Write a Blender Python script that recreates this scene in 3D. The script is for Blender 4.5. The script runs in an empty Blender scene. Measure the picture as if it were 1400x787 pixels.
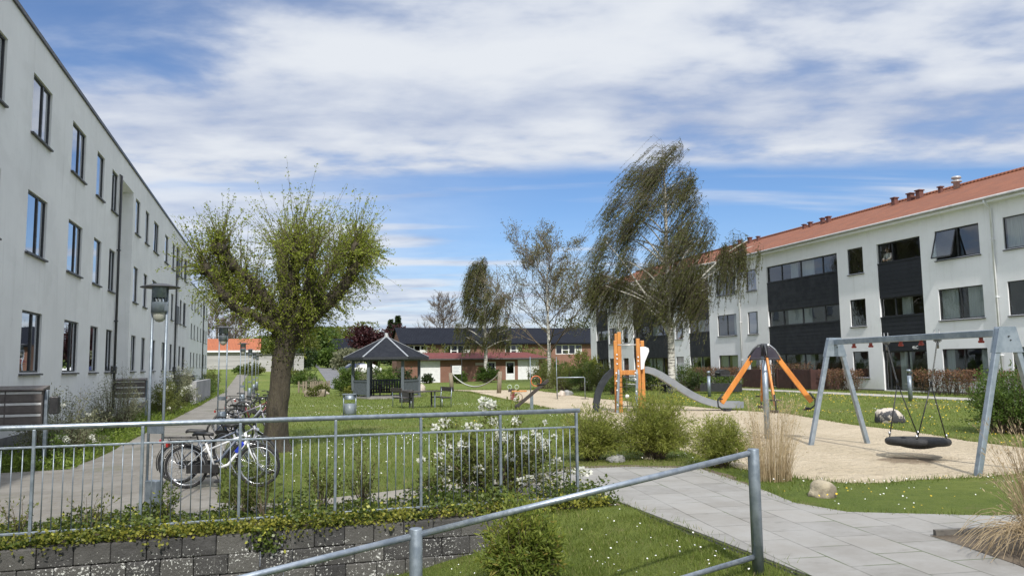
import bpy, bmesh, math, random
import numpy as np
from mathutils import Vector, Matrix
random.seed(7)
rng = np.random.default_rng(11)
SC = bpy.context.scene
COL = SC.collection
H = 1.85
PI = math.pi
R_ = math.radians

# ------------------------------------------------------------------ camera
f_px = 1059.53
CM = Matrix(((0.9563821, -0.2918562, -0.0123798), (-0.0171423, -0.0983789, 0.9950014), (0.2916152, 0.9513893, 0.0990991)))
cam_d = bpy.data.cameras.new('camera')
cam = bpy.data.objects.new('camera', cam_d); COL.objects.link(cam)
cam_d.sensor_width = 36.0; cam_d.lens = f_px / 1400 * 36.0
cam_d.clip_start = 0.05; cam_d.clip_end = 4000
rot = Matrix((CM[0], CM[1], -CM[2])).transposed()
cam.matrix_world = Matrix.Translation((0, 0, H)) @ rot.to_4x4()
SC.camera = cam

def at(px, py, d):                     # survey helper: photo point at a known distance -> world point
    q = CM.transposed() @ Vector(((px - 700) / f_px, -(py - 393.5) / f_px, 1.0))
    return Vector((0, 0, H)) + q * d
def on_ground(px, py, z=0.0):
    q = CM.transposed() @ Vector(((px - 700) / f_px, -(py - 393.5) / f_px, 1.0))
    t = (z - H) / q.z
    return Vector((0, 0, H)) + q * t

# ------------------------------------------------------------------ objects
def setp(o, label=None, cat=None, group=None, kind=None):
    if label: o['label'] = label
    if cat: o['category'] = cat
    if group: o['group'] = group
    if kind: o['kind'] = kind
    return o
def thing(name, label, cat, loc=(0, 0, 0), rz=0.0, group=None, scale=None):
    o = bpy.data.objects.new(name, None); COL.objects.link(o)
    o.empty_display_size = 0.2
    o.location = loc; o.rotation_euler = (0, 0, rz)
    if scale: o.scale = scale
    return setp(o, label, cat, group)
def link_mesh(name, me, mat, parent=None, loc=None, rz=None):
    o = bpy.data.objects.new(name, me); COL.objects.link(o)
    if mat is not None and not me.materials: me.materials.append(mat)
    if parent is not None: o.parent = parent
    if loc is not None: o.location = loc
    if rz is not None: o.rotation_euler = (0, 0, rz)
    return o
def copy_tree(o, parent=None):
    c = o.copy(); COL.objects.link(c)
    if parent is not None: c.parent = parent
    for ch in list(o.children): copy_tree(ch, c)
    return c

class MB:
    """collects boxes, tubes, lathes ... and links them as one mesh"""
    def __init__(s): s.v = []; s.f = []; s.sm = []
    def add(s, vs, fs, smooth=False):
        n = len(s.v); s.v += [tuple(v) for v in vs]
        for f in fs: s.f.append(tuple(i + n for i in f)); s.sm.append(smooth)
        return s
    def box(s, x0, y0, z0, x1, y1, z1):
        return s.add([(x0, y0, z0), (x1, y0, z0), (x1, y1, z0), (x0, y1, z0), (x0, y0, z1), (x1, y0, z1), (x1, y1, z1), (x0, y1, z1)],
                     [(0, 3, 2, 1), (4, 5, 6, 7), (0, 1, 5, 4), (1, 2, 6, 5), (2, 3, 7, 6), (3, 0, 4, 7)])
    def cbox(s, c, sx, sy, sz): return s.box(c[0] - sx / 2, c[1] - sy / 2, c[2] - sz / 2, c[0] + sx / 2, c[1] + sy / 2, c[2] + sz / 2)
    def bar(s, a, b, w, h, up=(0, 0, 1)):
        a = Vector(a); b = Vector(b); d = (b - a).normalized(); up = Vector(up)
        sd = d.cross(up)
        if sd.length < 1e-4: sd = d.cross(Vector((1, 0, 0)))
        sd.normalize(); u = sd.cross(d).normalized()
        vs = [p + sd * (i * w / 2) + u * (j * h / 2) for p in (a, b) for i, j in ((-1, -1), (1, -1), (1, 1), (-1, 1))]
        return s.add(vs, [(0, 1, 2, 3), (7, 6, 5, 4), (0, 4, 5, 1), (1, 5, 6, 2), (2, 6, 7, 3), (3, 7, 4, 0)])
    def tube(s, pts, r, n=8, caps=True):
        pts = [Vector(p) for p in pts]
        rs = r if isinstance(r, (list, tuple)) else [r] * len(pts)
        T = []
        for i in range(len(pts)):
            a = pts[max(i - 1, 0)]; b = pts[min(i + 1, len(pts) - 1)]
            t = (b - a); T.append(t.normalized() if t.length > 1e-9 else Vector((0, 0, 1)))
        ref = Vector((0, 0, 1)) if abs(T[0].z) < .9 else Vector((1, 0, 0))
        nn = T[0].cross(ref).normalized()
        vs = []
        for p, t, q in zip(pts, T, rs):
            nn = (nn - t * nn.dot(t))
            if nn.length < 1e-6: nn = t.cross(Vector((1, 0, 0)))
            nn.normalize(); bb = t.cross(nn)
            vs += [p + nn * (q * math.cos(2 * PI * k / n)) + bb * (q * math.sin(2 * PI * k / n)) for k in range(n)]
        fs = []
        for i in range(len(pts) - 1):
            for k in range(n):
                fs.append((i * n + k, i * n + (k + 1) % n, (i + 1) * n + (k + 1) % n, (i + 1) * n + k))
        s.add(vs, fs, True)
        if caps:
            m = len(s.v) - len(vs)
            s.f.append(tuple(m + k for k in reversed(range(n)))); s.sm.append(False)
            e = m + (len(pts) - 1) * n
            s.f.append(tuple(e + k for k in range(n))); s.sm.append(False)
        return s
    def lathe(s, prof, n=16, c=(0, 0, 0), smooth=True):
        vs = []; fs = []
        for r, z in prof:
            vs += [(c[0] + r * math.cos(2 * PI * k / n), c[1] + r * math.sin(2 * PI * k / n), c[2] + z) for k in range(n)]
        for i in range(len(prof) - 1):
            for k in range(n):
                fs.append((i * n + k, i * n + (k + 1) % n, (i + 1) * n + (k + 1) % n, (i + 1) * n + k))
        return s.add(vs, fs, smooth)
    def ring(s, c, ax, R, r, n=24, m=8):
        ax = Vector(ax).normalized(); a = ax.orthogonal().normalized(); b = ax.cross(a); c = Vector(c)
        vs = []; fs = []
        for i in range(n):
            t = 2 * PI * i / n; d = a * math.cos(t) + b * math.sin(t)
            for j in range(m):
                p = 2 * PI * j / m; vs.append(c + d * (R + r * math.cos(p)) + ax * (r * math.sin(p)))
        for i in range(n):
            for j in range(m):
                fs.append((i * m + j, i * m + (j + 1) % m, ((i + 1) % n) * m + (j + 1) % m, ((i + 1) % n) * m + j))
        return s.add(vs, fs, True)
    def prism(s, poly, z0, z1):
        n = len(poly)
        vs = [(x, y, z0) for x, y in poly] + [(x, y, z1) for x, y in poly]
        fs = [tuple(reversed(range(n))), tuple(range(n, 2 * n))] + [(i, (i + 1) % n, n + (i + 1) % n, n + i) for i in range(n)]
        return s.add(vs, fs)
    def ball(s, c, rx, ry=None, rz=None, n=12, m=8, jit=0.0):
        ry = ry or rx; rz = rz or rx; vs = []; fs = []
        for i in range(m + 1):
            t = PI * i / m
            for k in range(n):
                p = 2 * PI * k / n; j = 1 + random.uniform(-jit, jit)
                vs.append((c[0] + rx * j * math.sin(t) * math.cos(p), c[1] + ry * j * math.sin(t) * math.sin(p), c[2] + rz * j * math.cos(t)))
        for i in range(m):
            for k in range(n):
                fs.append((i * n + k, (i + 1) * n + k, (i + 1) * n + (k + 1) % n, i * n + (k + 1) % n))
        return s.add(vs, fs, True)
    def mesh(s, name, bevel=0.0):
        me = bpy.data.meshes.new(name); me.from_pydata(s.v, [], s.f)
        bm = bmesh.new(); bm.from_mesh(me)
        for f, q in zip(bm.faces, s.sm): f.smooth = q
        bmesh.ops.remove_doubles(bm, verts=bm.verts, dist=1e-5)
        bmesh.ops.recalc_face_normals(bm, faces=bm.faces)
        if bevel > 0:
            es = [e for e in bm.edges if len(e.link_faces) == 2 and not (e.link_faces[0].smooth and e.link_faces[1].smooth) and e.calc_face_angle(0) > .6]
            bmesh.ops.bevel(bm, geom=es, offset=bevel, segments=2, profile=.5, affect='EDGES', clamp_overlap=True)
        bm.to_mesh(me); bm.free(); return me
    def build(s, name, mat, parent=None, bevel=0.0, loc=None, rz=None):
        return link_mesh(name, s.mesh(name, bevel), mat, parent, loc, rz)

def np_mesh(name, V, F, mat, parent=None, smooth=False, loc=None):
    V = np.asarray(V, np.float32); F = np.asarray(F, np.int32)
    me = bpy.data.meshes.new(name)
    me.vertices.add(len(V)); me.vertices.foreach_set('co', V.ravel())
    me.loops.add(F.size); me.loops.foreach_set('vertex_index', F.ravel())
    me.polygons.add(len(F)); me.polygons.foreach_set('loop_start', np.arange(0, F.size, F.shape[1], dtype=np.int32))
    if smooth: me.polygons.foreach_set('use_smooth', np.ones(len(F), bool))
    me.update(calc_edges=True)
    return link_mesh(name, me, mat, parent, loc)
def unit(a): return a / np.maximum(np.linalg.norm(a, axis=1, keepdims=True), 1e-9)
def leaves(P, D, L, W, fold=0.0):
    """diamond leaves: base P, direction D"""
    n = len(P); D = unit(D); S = unit(np.cross(D, rng.normal(size=(n, 3))))
    L = np.broadcast_to(np.asarray(L, float), (n,))[:, None]; W = np.broadcast_to(np.asarray(W, float), (n,))[:, None]
    V = np.stack([P, P + D * L * .5 + S * W * .5, P + D * L, P + D * L * .5 - S * W * .5], 1).reshape(-1, 3)
    F = np.arange(4 * n).reshape(n, 4)
    return V, F
def segs(A, B, ra, rb, m=3):
    A = np.asarray(A, float); B = np.asarray(B, float); n = len(A)
    D = unit(B - A); ref = np.tile([0.13, 0.31, 0.94], (n, 1)); ref[np.abs(D[:, 2]) > .9] = [1, 0, 0]
    X = unit(np.cross(D, ref)); Y = np.cross(D, X)
    ra = np.broadcast_to(np.asarray(ra, float), (n,))[:, None]; rb = np.broadcast_to(np.asarray(rb, float), (n,))[:, None]
    V = []
    for P, r in ((A, ra), (B, rb)):
        for k in range(m):
            a = 2 * PI * k / m; V.append(P + (X * math.cos(a) + Y * math.sin(a)) * r)
    V = np.stack(V, 1).reshape(-1, 3)
    F = []
    base = np.arange(n)[:, None] * 2 * m
    for k in range(m): F.append(base + np.array([[k, (k + 1) % m, m + (k + 1) % m, m + k]]))
    return V, np.concatenate(F, 0)
class Acc:
    def __init__(s): s.V = []; s.F = []; s.n = 0
    def add(s, VF):
        V, F = VF; s.V.append(V); s.F.append(F + s.n); s.n += len(V)
    def build(s, name, mat, parent=None, smooth=False, loc=None):
        return np_mesh(name, np.concatenate(s.V), np.concatenate(s.F), mat, parent, smooth, loc)

# ------------------------------------------------------------------ materials
def new_mat(name):
    m = bpy.data.materials.new(name); m.use_nodes = True; nt = m.node_tree
    return m, nt, nt.nodes['Principled BSDF'], nt.nodes['Material Output']
class NT:
    def __init__(s, nt): s.nt = nt
    def n(s, t, **kw):
        o = s.nt.nodes.new(t)
        for k, v in kw.items(): setattr(o, k, v)
        return o
    def l(s, a, b): s.nt.links.new(a, b)
    def _in(s, sock, v):
        if hasattr(v, 'is_output') or isinstance(v, bpy.types.NodeSocket): s.l(v, sock)
        else: sock.default_value = v
    def m(s, op, a, b=0.0, c=0.0, clamp=False):
        o = s.n('ShaderNodeMath', operation=op, use_clamp=clamp)
        s._in(o.inputs[0], a); s._in(o.inputs[1], b); s._in(o.inputs[2], c); return o.outputs[0]
    def smooth(s, v, a, b, lo=0.0, hi=1.0):
        o = s.n('ShaderNodeMapRange', interpolation_type='SMOOTHSTEP')
        s._in(o.inputs[0], v); s._in(o.inputs[1], a); s._in(o.inputs[2], b); s._in(o.inputs[3], lo); s._in(o.inputs[4], hi); return o.outputs[0]
    def noise(s, vec, scale, detail=5, rough=.55, dist=0.0):
        o = s.n('ShaderNodeTexNoise'); o.inputs['Scale'].default_value = scale; o.inputs['Detail'].default_value = detail
        o.inputs['Roughness'].default_value = rough; o.inputs['Distortion'].default_value = dist
        if vec is not None: s.l(vec, o.inputs['Vector'])
        return o.outputs['Fac']
    def mix(s, fac, a, b, blend='MIX'):
        o = s.n('ShaderNodeMix', data_type='RGBA', blend_type=blend)
        s._in(o.inputs[0], fac)
        for k, v in ((6, a), (7, b)):
            if isinstance(v, (tuple, list)): o.inputs[k].default_value = (*v[:3], 1)
            else: s.l(v, o.inputs[k])
        return o.outputs[2]
    def coord(s, kind='Object'): return s.n('ShaderNodeTexCoord').outputs[kind]
    def wpos(s): return s.n('ShaderNodeNewGeometry').outputs['Position']
    def map(s, vec, scale=(1, 1, 1), rot=(0, 0, 0), loc=(0, 0, 0)):
        o = s.n('ShaderNodeMapping'); s.l(vec, o.inputs[0]); o.inputs['Scale'].default_value = scale; o.inputs['Rotation'].default_value = rot; o.inputs['Location'].default_value = loc
        return o.outputs[0]
    def bump(s, h, strength=.3, dist=.02, normal=None):
        o = s.n('ShaderNodeBump'); s.l(h, o.inputs['Height']); o.inputs['Strength'].default_value = strength; o.inputs['Distance'].default_value = dist
        if normal is not None: s.l(normal, o.inputs['Normal'])
        return o.outputs[0]
def M(name, col, rough=.6, col2=None, scale=4.0, metal=0.0, bump=0.0, bscale=60, bdist=.01, world=False, stretch=(1, 1, 1), lo=.35, hi=.68, spec=.5, grime=None):
    m, nt, b, out = new_mat(name); t = NT(nt)
    vec = t.wpos() if world else t.coord('Object')
    vec = t.map(vec, stretch)
    if col2 is None: col2 = tuple(c * .8 for c in col)
    c = t.mix(t.smooth(t.noise(vec, scale, 7, .6), lo, hi), col, col2)
    if grime: c = t.mix(t.smooth(t.noise(vec, scale * 6, 5, .7), .58, .72), c, grime)
    t.l(c, b.inputs['Base Color'])
    rr = t.smooth(t.noise(vec, scale * 3, 4), .3, .7, max(rough - .1, .02), min(rough + .12, 1)); t.l(rr, b.inputs['Roughness'])
    b.inputs['Metallic'].default_value = metal; b.inputs['Specular IOR Level'].default_value = spec
    if bump: t.l(t.bump(t.noise(vec, bscale, 4, .6), bump, bdist), b.inputs['Normal'])
    return m
def leaf_mat(name, dark, light, trans=.35, rough=.55, pale=None):
    m, nt, b, out = new_mat(name); t = NT(nt)
    g = t.n('ShaderNodeNewGeometry'); r = g.outputs['Random Per Island']
    cl = t.smooth(t.noise(g.outputs['Position'], 1.3, 4), .35, .65)
    k = t.m('ADD', t.m('MULTIPLY', r, .65), t.m('MULTIPLY', cl, .35))
    c = t.mix(k, dark, light)
    if pale: c = t.mix(t.m('GREATER_THAN', r, .93), c, pale)
    t.l(c, b.inputs['Base Color']); b.inputs['Roughness'].default_value = rough; b.inputs['Specular IOR Level'].default_value = .35
    tr = t.n('ShaderNodeBsdfTranslucent'); t.l(c, tr.inputs['Color'])
    mx = t.n('ShaderNodeMixShader'); mx.inputs[0].default_value = trans
    t.l(b.outputs[0], mx.inputs[1]); t.l(tr.outputs[0], mx.inputs[2]); t.l(mx.outputs[0], out.inputs['Surface'])
    return m

GALV = M('galvanised_steel', (.27, .31, .35), .45, (.18, .215, .25), 9, .55, .05, 90, world=True)
GALV_L = M('galvanised_rail', (.37, .41, .45), .38, (.25, .29, .34), 14, .7, .03, 90, world=True)
DARKMETAL = M('dark_metal', (.035, .037, .04), .45, (.05, .05, .055), 6)
BLACKPL = M('black_plastic', (.015, .015, .016), .5, (.03, .03, .03), 8)
RUBBER = M('rubber', (.018, .018, .019), .75, (.03, .03, .032), 15, bump=.1)
CHROME = M('chrome_part', (.62, .63, .65), .25, (.5, .5, .52), 20, .9)
ORANGEW = M('orange_larch_wood', (.56, .24, .055), .55, (.40, .15, .035), 2.2, stretch=(6, 6, .8), bump=.12, bscale=40)
DARKBOARD = M('dark_stained_board', (.035, .028, .024), .7, (.06, .05, .045), 5, stretch=(1, 6, 6), bump=.15, bscale=50)
GREYWOOD = M('grey_painted_wood', (.105, .125, .142), .65, (.08, .096, .112), 4, stretch=(6, 6, 1), bump=.1, bscale=40)
OLDWOOD = M('weathered_wood', (.26, .22, .16), .8, (.16, .13, .09), 3, stretch=(6, 6, .8), bump=.3, bscale=30)
WHITEP = M('white_paint', (.75, .76, .77), .45, (.66, .67, .68), 3)
# ================================================================== WORLD
SUN_EL, SUN_AZ = 46.0, 8.5           # light travels towards +Y, turned AZ degrees towards +X
world = bpy.data.worlds.new('World'); SC.world = world; world.use_nodes = True
wt = NT(world.node_tree); bg = world.node_tree.nodes['Background']
sky = wt.n('ShaderNodeTexSky', sky_type='NISHITA'); sky.sun_disc = False
sky.sun_elevation = R_(SUN_EL); sky.sun_rotation = R_(180 + SUN_AZ); sky.altitude = 20; sky.air_density = 1.0; sky.dust_density = .35; sky.ozone_density = 2.0
dirv = wt.coord('Generated')
sx = wt.n('ShaderNodeSeparateXYZ'); wt.l(dirv, sx.inputs[0])
den = wt.m('ADD', wt.m('MAXIMUM', sx.outputs[2], 0.0), .08)
cu = wt.m('DIVIDE', wt.m('ADD', wt.m('MULTIPLY', sx.outputs[0], .956), wt.m('MULTIPLY', sx.outputs[1], -.293)), den)
cv = wt.m('DIVIDE', wt.m('ADD', wt.m('MULTIPLY', sx.outputs[0], .293), wt.m('MULTIPLY', sx.outputs[1], .956)), den)
def cvec(su, sv, ou=0, ov=0):
    c = wt.n('ShaderNodeCombineXYZ')
    wt.l(wt.m('MULTIPLY_ADD', cu, su, ou), c.inputs[0]); wt.l(wt.m('MULTIPLY_ADD', cv, sv, ov), c.inputs[1]); return c.outputs[0]
big = wt.noise(cvec(.75, 1.05, 3.1, 1.7), 1.1, 7, .53, .2)
mid = wt.noise(cvec(.95, 1.3, 8.2, .4), 2.1, 7, .53, .2)
strk = wt.noise(cvec(.30, 1.5, 1.2, 6.1), 1.3, 6, .5, .2)
fine = wt.noise(cvec(1.5, 2.2, 2.2, 4.4), 3.4, 5, .5, .1)
# the high deck: full overhead, ending along one straight line above the horizon
edge = wt.m('ADD', cv, wt.m('ADD', wt.m('MULTIPLY', wt.m('SUBTRACT', mid, .5), .32), wt.m('MULTIPLY', wt.m('SUBTRACT', big, .5), .30)))
edge = wt.m('ADD', edge, wt.m('MULTIPLY', cu, .09))
deck = wt.smooth(edge, 3.08, 2.84)
thick = wt.smooth(wt.m('ADD', wt.m('MULTIPLY', big, .45), wt.m('ADD', wt.m('MULTIPLY', mid, .35), wt.m('MULTIPLY', fine, .2))), .38, .52, .38, 1.0)
gd = wt.m('SQRT', wt.m('ADD', wt.m('POWER', wt.m('ADD', cu, 1.12), 2.0), wt.m('POWER', wt.m('SUBTRACT', cv, 1.62), 2.0)))
leftgap = wt.smooth(wt.m('ADD', gd, wt.m('MULTIPLY', wt.m('SUBTRACT', mid, .5), .9)), .12, .55, .12, 1.0)
deck = wt.m('MULTIPLY', wt.m('MULTIPLY', deck, thick), leftgap)
# thin streaks below the deck, heavier to the left
sk = wt.smooth(wt.m('ADD', strk, wt.m('MULTIPLY', cu, -.09)), .40, .58)
sk = wt.m('MULTIPLY', sk, wt.smooth(cv, 2.6, 3.2)); sk = wt.m('MULTIPLY', sk, .9)
haze = wt.m('MULTIPLY', wt.smooth(cv, 3.3, 7.0, 0.0, .75), wt.smooth(wt.m('ADD', strk, wt.m('MULTIPLY', cv, .05)), .45, .75, .45, 1.0))
leftveil = wt.m('MULTIPLY', wt.smooth(cu, .3, -1.3), wt.smooth(cv, 2.0, 3.2, .0, .55))
mask = wt.m('MAXIMUM', deck, wt.m('MAXIMUM', sk, wt.m('MAXIMUM', haze, leftveil)), clamp=True)
band = wt.m('SUBTRACT', wt.smooth(cv, 2.0, 2.3), wt.smooth(cv, 2.45, 2.75))
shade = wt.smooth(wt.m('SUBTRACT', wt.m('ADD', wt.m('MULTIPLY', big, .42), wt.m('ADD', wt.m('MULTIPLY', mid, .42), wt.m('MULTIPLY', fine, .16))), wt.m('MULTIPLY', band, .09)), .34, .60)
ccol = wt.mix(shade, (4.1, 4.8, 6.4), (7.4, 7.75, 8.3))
skyc = wt.mix(1.0, sky.outputs[0], (.80, .98, 1.22), 'MULTIPLY')
ovh_fill = wt.smooth(sx.outputs[2], .48, .85, 1.0, 2.1)
oc = wt.n('ShaderNodeVectorMath', operation='SCALE'); wt.l(ccol, oc.inputs[0]); wt.l(ovh_fill, oc.inputs['Scale']); ccol = oc.outputs[0]   # clouds above the frame brightened, as added fill light on the left facade
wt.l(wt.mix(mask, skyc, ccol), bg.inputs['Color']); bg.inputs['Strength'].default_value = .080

sun_d = bpy.data.lights.new('sun', 'SUN'); sun_d.energy = 3.3; sun_d.angle = R_(.9); sun_d.color = (1.0, .955, .89)
sun = bpy.data.objects.new('sun', sun_d); COL.objects.link(sun); sun.location = (-20, -60, 70)
ld = Vector((math.sin(R_(SUN_AZ)) * math.cos(R_(SUN_EL)), math.cos(R_(SUN_AZ)) * math.cos(R_(SUN_EL)), -math.sin(R_(SUN_EL))))
sun.rotation_euler = ld.to_track_quat('-Z', 'Y').to_euler()
SC.view_settings.view_transform = 'Standard'; SC.view_settings.look = 'None'; SC.view_settings.gamma = 1.0
SC.view_settings.exposure = 0.42

# ================================================================== GROUND
def sst(a, b, x):
    t = np.clip((np.asarray(x, float) - a) / (b - a), 0, 1); return t * t * (3 - 2 * t)
def gh(x, y):
    x = np.asarray(x, float); y = np.asarray(y, float)
    st = 74 + 18 * sst(8, 16, x)
    return np.maximum(0, y - st) * .031 + .26 * sst(19, 27, x) * sst(100, 80, y)
def gz(x, y): return float(gh(x, y))
def zlow(x, y):
    x = np.asarray(x, float); y = np.asarray(y, float)
    z = np.interp(x, [-9, -3, 0, 1.7, 2.9, 4.1, 4.45], [-1.15, -1.0, -.75, -.55, -.33, -.06, -.03])
    return z * (1 - sst(8.5, 9.5, y) * sst(2.7, 3.2, x))
def in_poly(x, y, poly):
    x = np.asarray(x, float); y = np.asarray(y, float); ins = np.zeros(x.shape, bool); n = len(poly)
    for i in range(n):
        x1, y1 = poly[i]; x2, y2 = poly[(i + 1) % n]
        if y1 == y2: continue
        c = ((y1 > y) != (y2 > y)) & (x < (x2 - x1) * (y - y1) / (y2 - y1) + x1); ins ^= c
    return ins

PATH = [(-5.5, 10.25), (.3, 10.25), (.08, 11.3), (-.72, 11.7), (-.95, 15.7), (-1.12, 22), (-1.15, 60), (-2.4, 70), (-3.1, 84), (-3.3, 108), (-4.6, 108), (-4.2, 84), (-3.9, 60), (-3.55, 43.8), (-3.55, 18.3), (-3.75, 16.6), (-5.5, 16.4)]
THIN = [(.3, 10.25), (4.46, 10.25), (4.46, 12.75), (3.72, 12.5), (2.4, 12.1), (1.36, 11.7), (.08, 11.3)]
SLAB = [(4.46, 1.0), (4.46, 12.8), (5.19, 13.07), (6.2, 12.92), (7.15, 12.25), (6.76, 9.73), (6.55, 8.87), (6.75, 8.1), (8.15, 7.32), (8.9, 7.2), (16, 6.2), (16, 1.0)]
SOIL = [(6.62, 6.72), (12, 5.9), (12, 3.0), (7.0, 4.0), (6.3, 5.2), (6.55, 6.2)]
SAND = [(13.4, 54.85), (11.83, 38.84), (11.12, 30.3), (9.82, 24), (8.73, 17.58), (8.08, 13.74), (7.8, 12.3), (8.0, 10.7), (8.4, 10.1), (8.93, 9.9), (9.59, 9.97), (10.78, 9.8), (11.9, 9.9), (14.6, 10.3), (15.0, 12.6), (15.2, 14.2), (15.9, 16.5), (16.3, 19.7), (17.6, 23.9), (17.2, 26.9), (16.9, 32.3), (16.7, 38.7), (18.4, 54.8), (14.2, 58.1), (11.2, 61.5)]
FACADEPATH = [(26.1, 5), (27.5, 5), (27.5, 78), (26.1, 78)]
BED = [(4.55, 13.0), (5.15, 13.42), (6.3, 13.25), (7.4, 12.5), (7.0, 10.6), (6.78, 9.8), (6.7, 9.8), (7.1, 12.2), (6.2, 12.88), (5.19, 13.03)]

# grass ground: one sheet to the horizon, with the sunken lawn in front of the wall left open
xs = np.unique(np.concatenate([[-900, -500, -250, -120, -60, -30, -15, -8], np.arange(-6, 4.4, 1.0), [4.44], np.arange(5, 44, 1.0), [50, 60, 80, 120, 250, 500, 900]]))
ys = np.unique(np.concatenate([[-60, -20, -5, 1.0], np.arange(3, 9.5, 1), [9.55], np.arange(10.5, 80, 1.5), np.arange(80, 250, 6), [300, 400, 600, 900, 1500]]))
X, Y = np.meshgrid(xs, ys)
wig = .05 * np.sin(X * .9 + 1.3 * np.sin(Y * .31)) * np.sin(Y * .53) * sst(14, 24, Y) * sst(140, 60, Y) * (1 - sst(16, 22, X)) * 0.6
for poly in (PATH, SAND): wig = wig * (~in_poly(X, Y, poly))
Z = np.minimum(gh(X, Y) - .004, gh(X, Y) - .004 + np.minimum(wig, 0))
V = np.stack([X, Y, Z], -1).reshape(-1, 3); nx = len(xs)
F = []
for j in range(len(ys) - 1):
    for i in range(nx - 1):
        xc = (xs[i] + xs[i + 1]) / 2; yc = (ys[j] + ys[j + 1]) / 2
        if xc < 4.44 and xc > -8 and 1.0 < yc < 9.55: continue
        F.append((j * nx + i, j * nx + i + 1, (j + 1) * nx + i + 1, (j + 1) * nx + i))
def grass_mat(name, soil=False):
    m, nt, b, out = new_mat(name); t = NT(nt); p = t.wpos()
    a = t.smooth(t.noise(p, .35, 6, .6), .36, .64); c2 = t.smooth(t.noise(p, 3.5, 6, .7), .35, .65); n3 = t.noise(t.map(p, (1, 1, 1)), 38, 5, .75)
    c = t.mix(a, (.105, .150, .024), (.175, .205, .042)); c = t.mix(t.m('MULTIPLY', c2, .55), c, (.062, .098, .016))
    c = t.mix(t.smooth(n3, .42, .66), c, (.15, .185, .05))
    c = t.mix(t.smooth(t.noise(p, 1.1, 7, .7), .58, .70, 0, .7), c, (.20, .175, .08)); c = t.mix(t.smooth(t.noise(p, .23, 5, .6), .56, .66, 0, .45), c, (.21, .19, .08))
    if soil: c = t.mix(t.smooth(t.noise(p, 2.2, 5), .62, .72), c, (.10, .075, .045))
    t.l(c, b.inputs['Base Color']); b.inputs['Roughness'].default_value = .85; b.inputs['Specular IOR Level'].default_value = .15
    t.l(t.bump(t.noise(p, 30, 6, .8), .9, .06), b.inputs['Normal']); return m
GRASS = grass_mat('grass_turf')
o = np_mesh('ground', V, np.array(F), GRASS); setp(o, 'wide green lawn ground under the courtyard', 'ground', kind='structure')
xs2 = np.linspace(-8, 4.44, 63); ys2 = np.linspace(1.0, 9.55, 44); X, Y = np.meshgrid(xs2, ys2)
Z = zlow(X, Y) + .018 * np.sin(X * 5 + Y * 3) * np.sin(Y * 4.3 - X)
V = np.stack([X, Y, Z], -1).reshape(-1, 3); n = len(xs2)
F = [(j * n + i, j * n + i + 1, (j + 1) * n + i + 1, (j + 1) * n + i) for j in range(len(ys2) - 1) for i in range(n - 1)]
o = np_mesh('lawn_slope', V, np.array(F), GRASS, smooth=True); setp(o, 'sunken sloping lawn below the retaining wall', 'lawn', kind='structure')

def sheet(name, poly, z, mat, label, cat, sub=1.0, jit=0.06, thick=.1, follow=False):
    """a flat laid area with a skirt; its outline is slightly irregular"""
    pts = []
    for i in range(len(poly)):
        a = Vector(poly[i]); b = Vector(poly[(i + 1) % len(poly)]); k = max(1, int((b - a).length / sub))
        for q in range(k):
            p = a.lerp(b, q / k); j = jit if q else jit * .3
            pts.append((p.x + random.uniform(-j, j), p.y + random.uniform(-j, j)))
    bm = bmesh.new()
    vs = [bm.verts.new((x, y, z + (gz(x, y) if follow else 0))) for x, y in pts]
    f = bm.faces.new(vs); r = bmesh.ops.extrude_face_region(bm, geom=[f])
    low = [v for v in r['geom'] if isinstance(v, bmesh.types.BMVert)]
    for v in low: v.co.z -= thick
    bmesh.ops.triangulate(bm, faces=[q for q in bm.faces if len(q.verts) > 4]); bmesh.ops.recalc_face_normals(bm, faces=bm.faces)
    me = bpy.data.meshes.new(name); bm.to_mesh(me); bm.free()
    return setp(link_mesh(name, me, mat), label, cat, kind='structure')

# old brick path
def path_mat():
    m, nt, b, out = new_mat('old_path_paving'); t = NT(nt); p = t.wpos()
    br = t.n('ShaderNodeTexBrick'); t.l(t.map(p, (1, 1, 1), (0, 0, R_(4))), br.inputs['Vector'])
    br.inputs['Scale'].default_value = 1; br.inputs['Brick Width'].default_value = .30; br.inputs['Row Height'].default_value = .30; br.inputs['Mortar Size'].default_value = .012
    br.inputs['Color1'].default_value = (.195, .182, .16, 1); br.inputs['Color2'].default_value = (.16, .149, .132, 1); br.inputs['Mortar'].default_value = (.17, .15, .11, 1)
    c = t.mix(t.smooth(t.noise(p, .8, 7, .65), .35, .68), br.outputs['Color'], (.225, .21, .185)); c = t.mix(t.smooth(t.noise(p, 2.2, 7, .75), .48, .70, 0, .75), c, (.115, .105, .085)); c = t.mix(t.smooth(t.noise(p, 9, 5, .8), .62, .72, 0, .6), c, (.30, .28, .24)); c = t.mix(t.smooth(t.noise(p, .5, 5, .6), .58, .66, 0, .35), c, (.09, .10, .045))
    t.l(c, b.inputs['Base Color']); b.inputs['Roughness'].default_value = .85
    t.l(t.bump(t.m('ADD', t.noise(p, 60, 4), t.m('MULTIPLY', br.outputs['Fac'], -.8)), .4, .01), b.inputs['Normal']); return m
sheet('brick_path', PATH, .012, path_mat(), 'worn brown path along the left block', 'path', jit=.04, follow=True)
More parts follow.
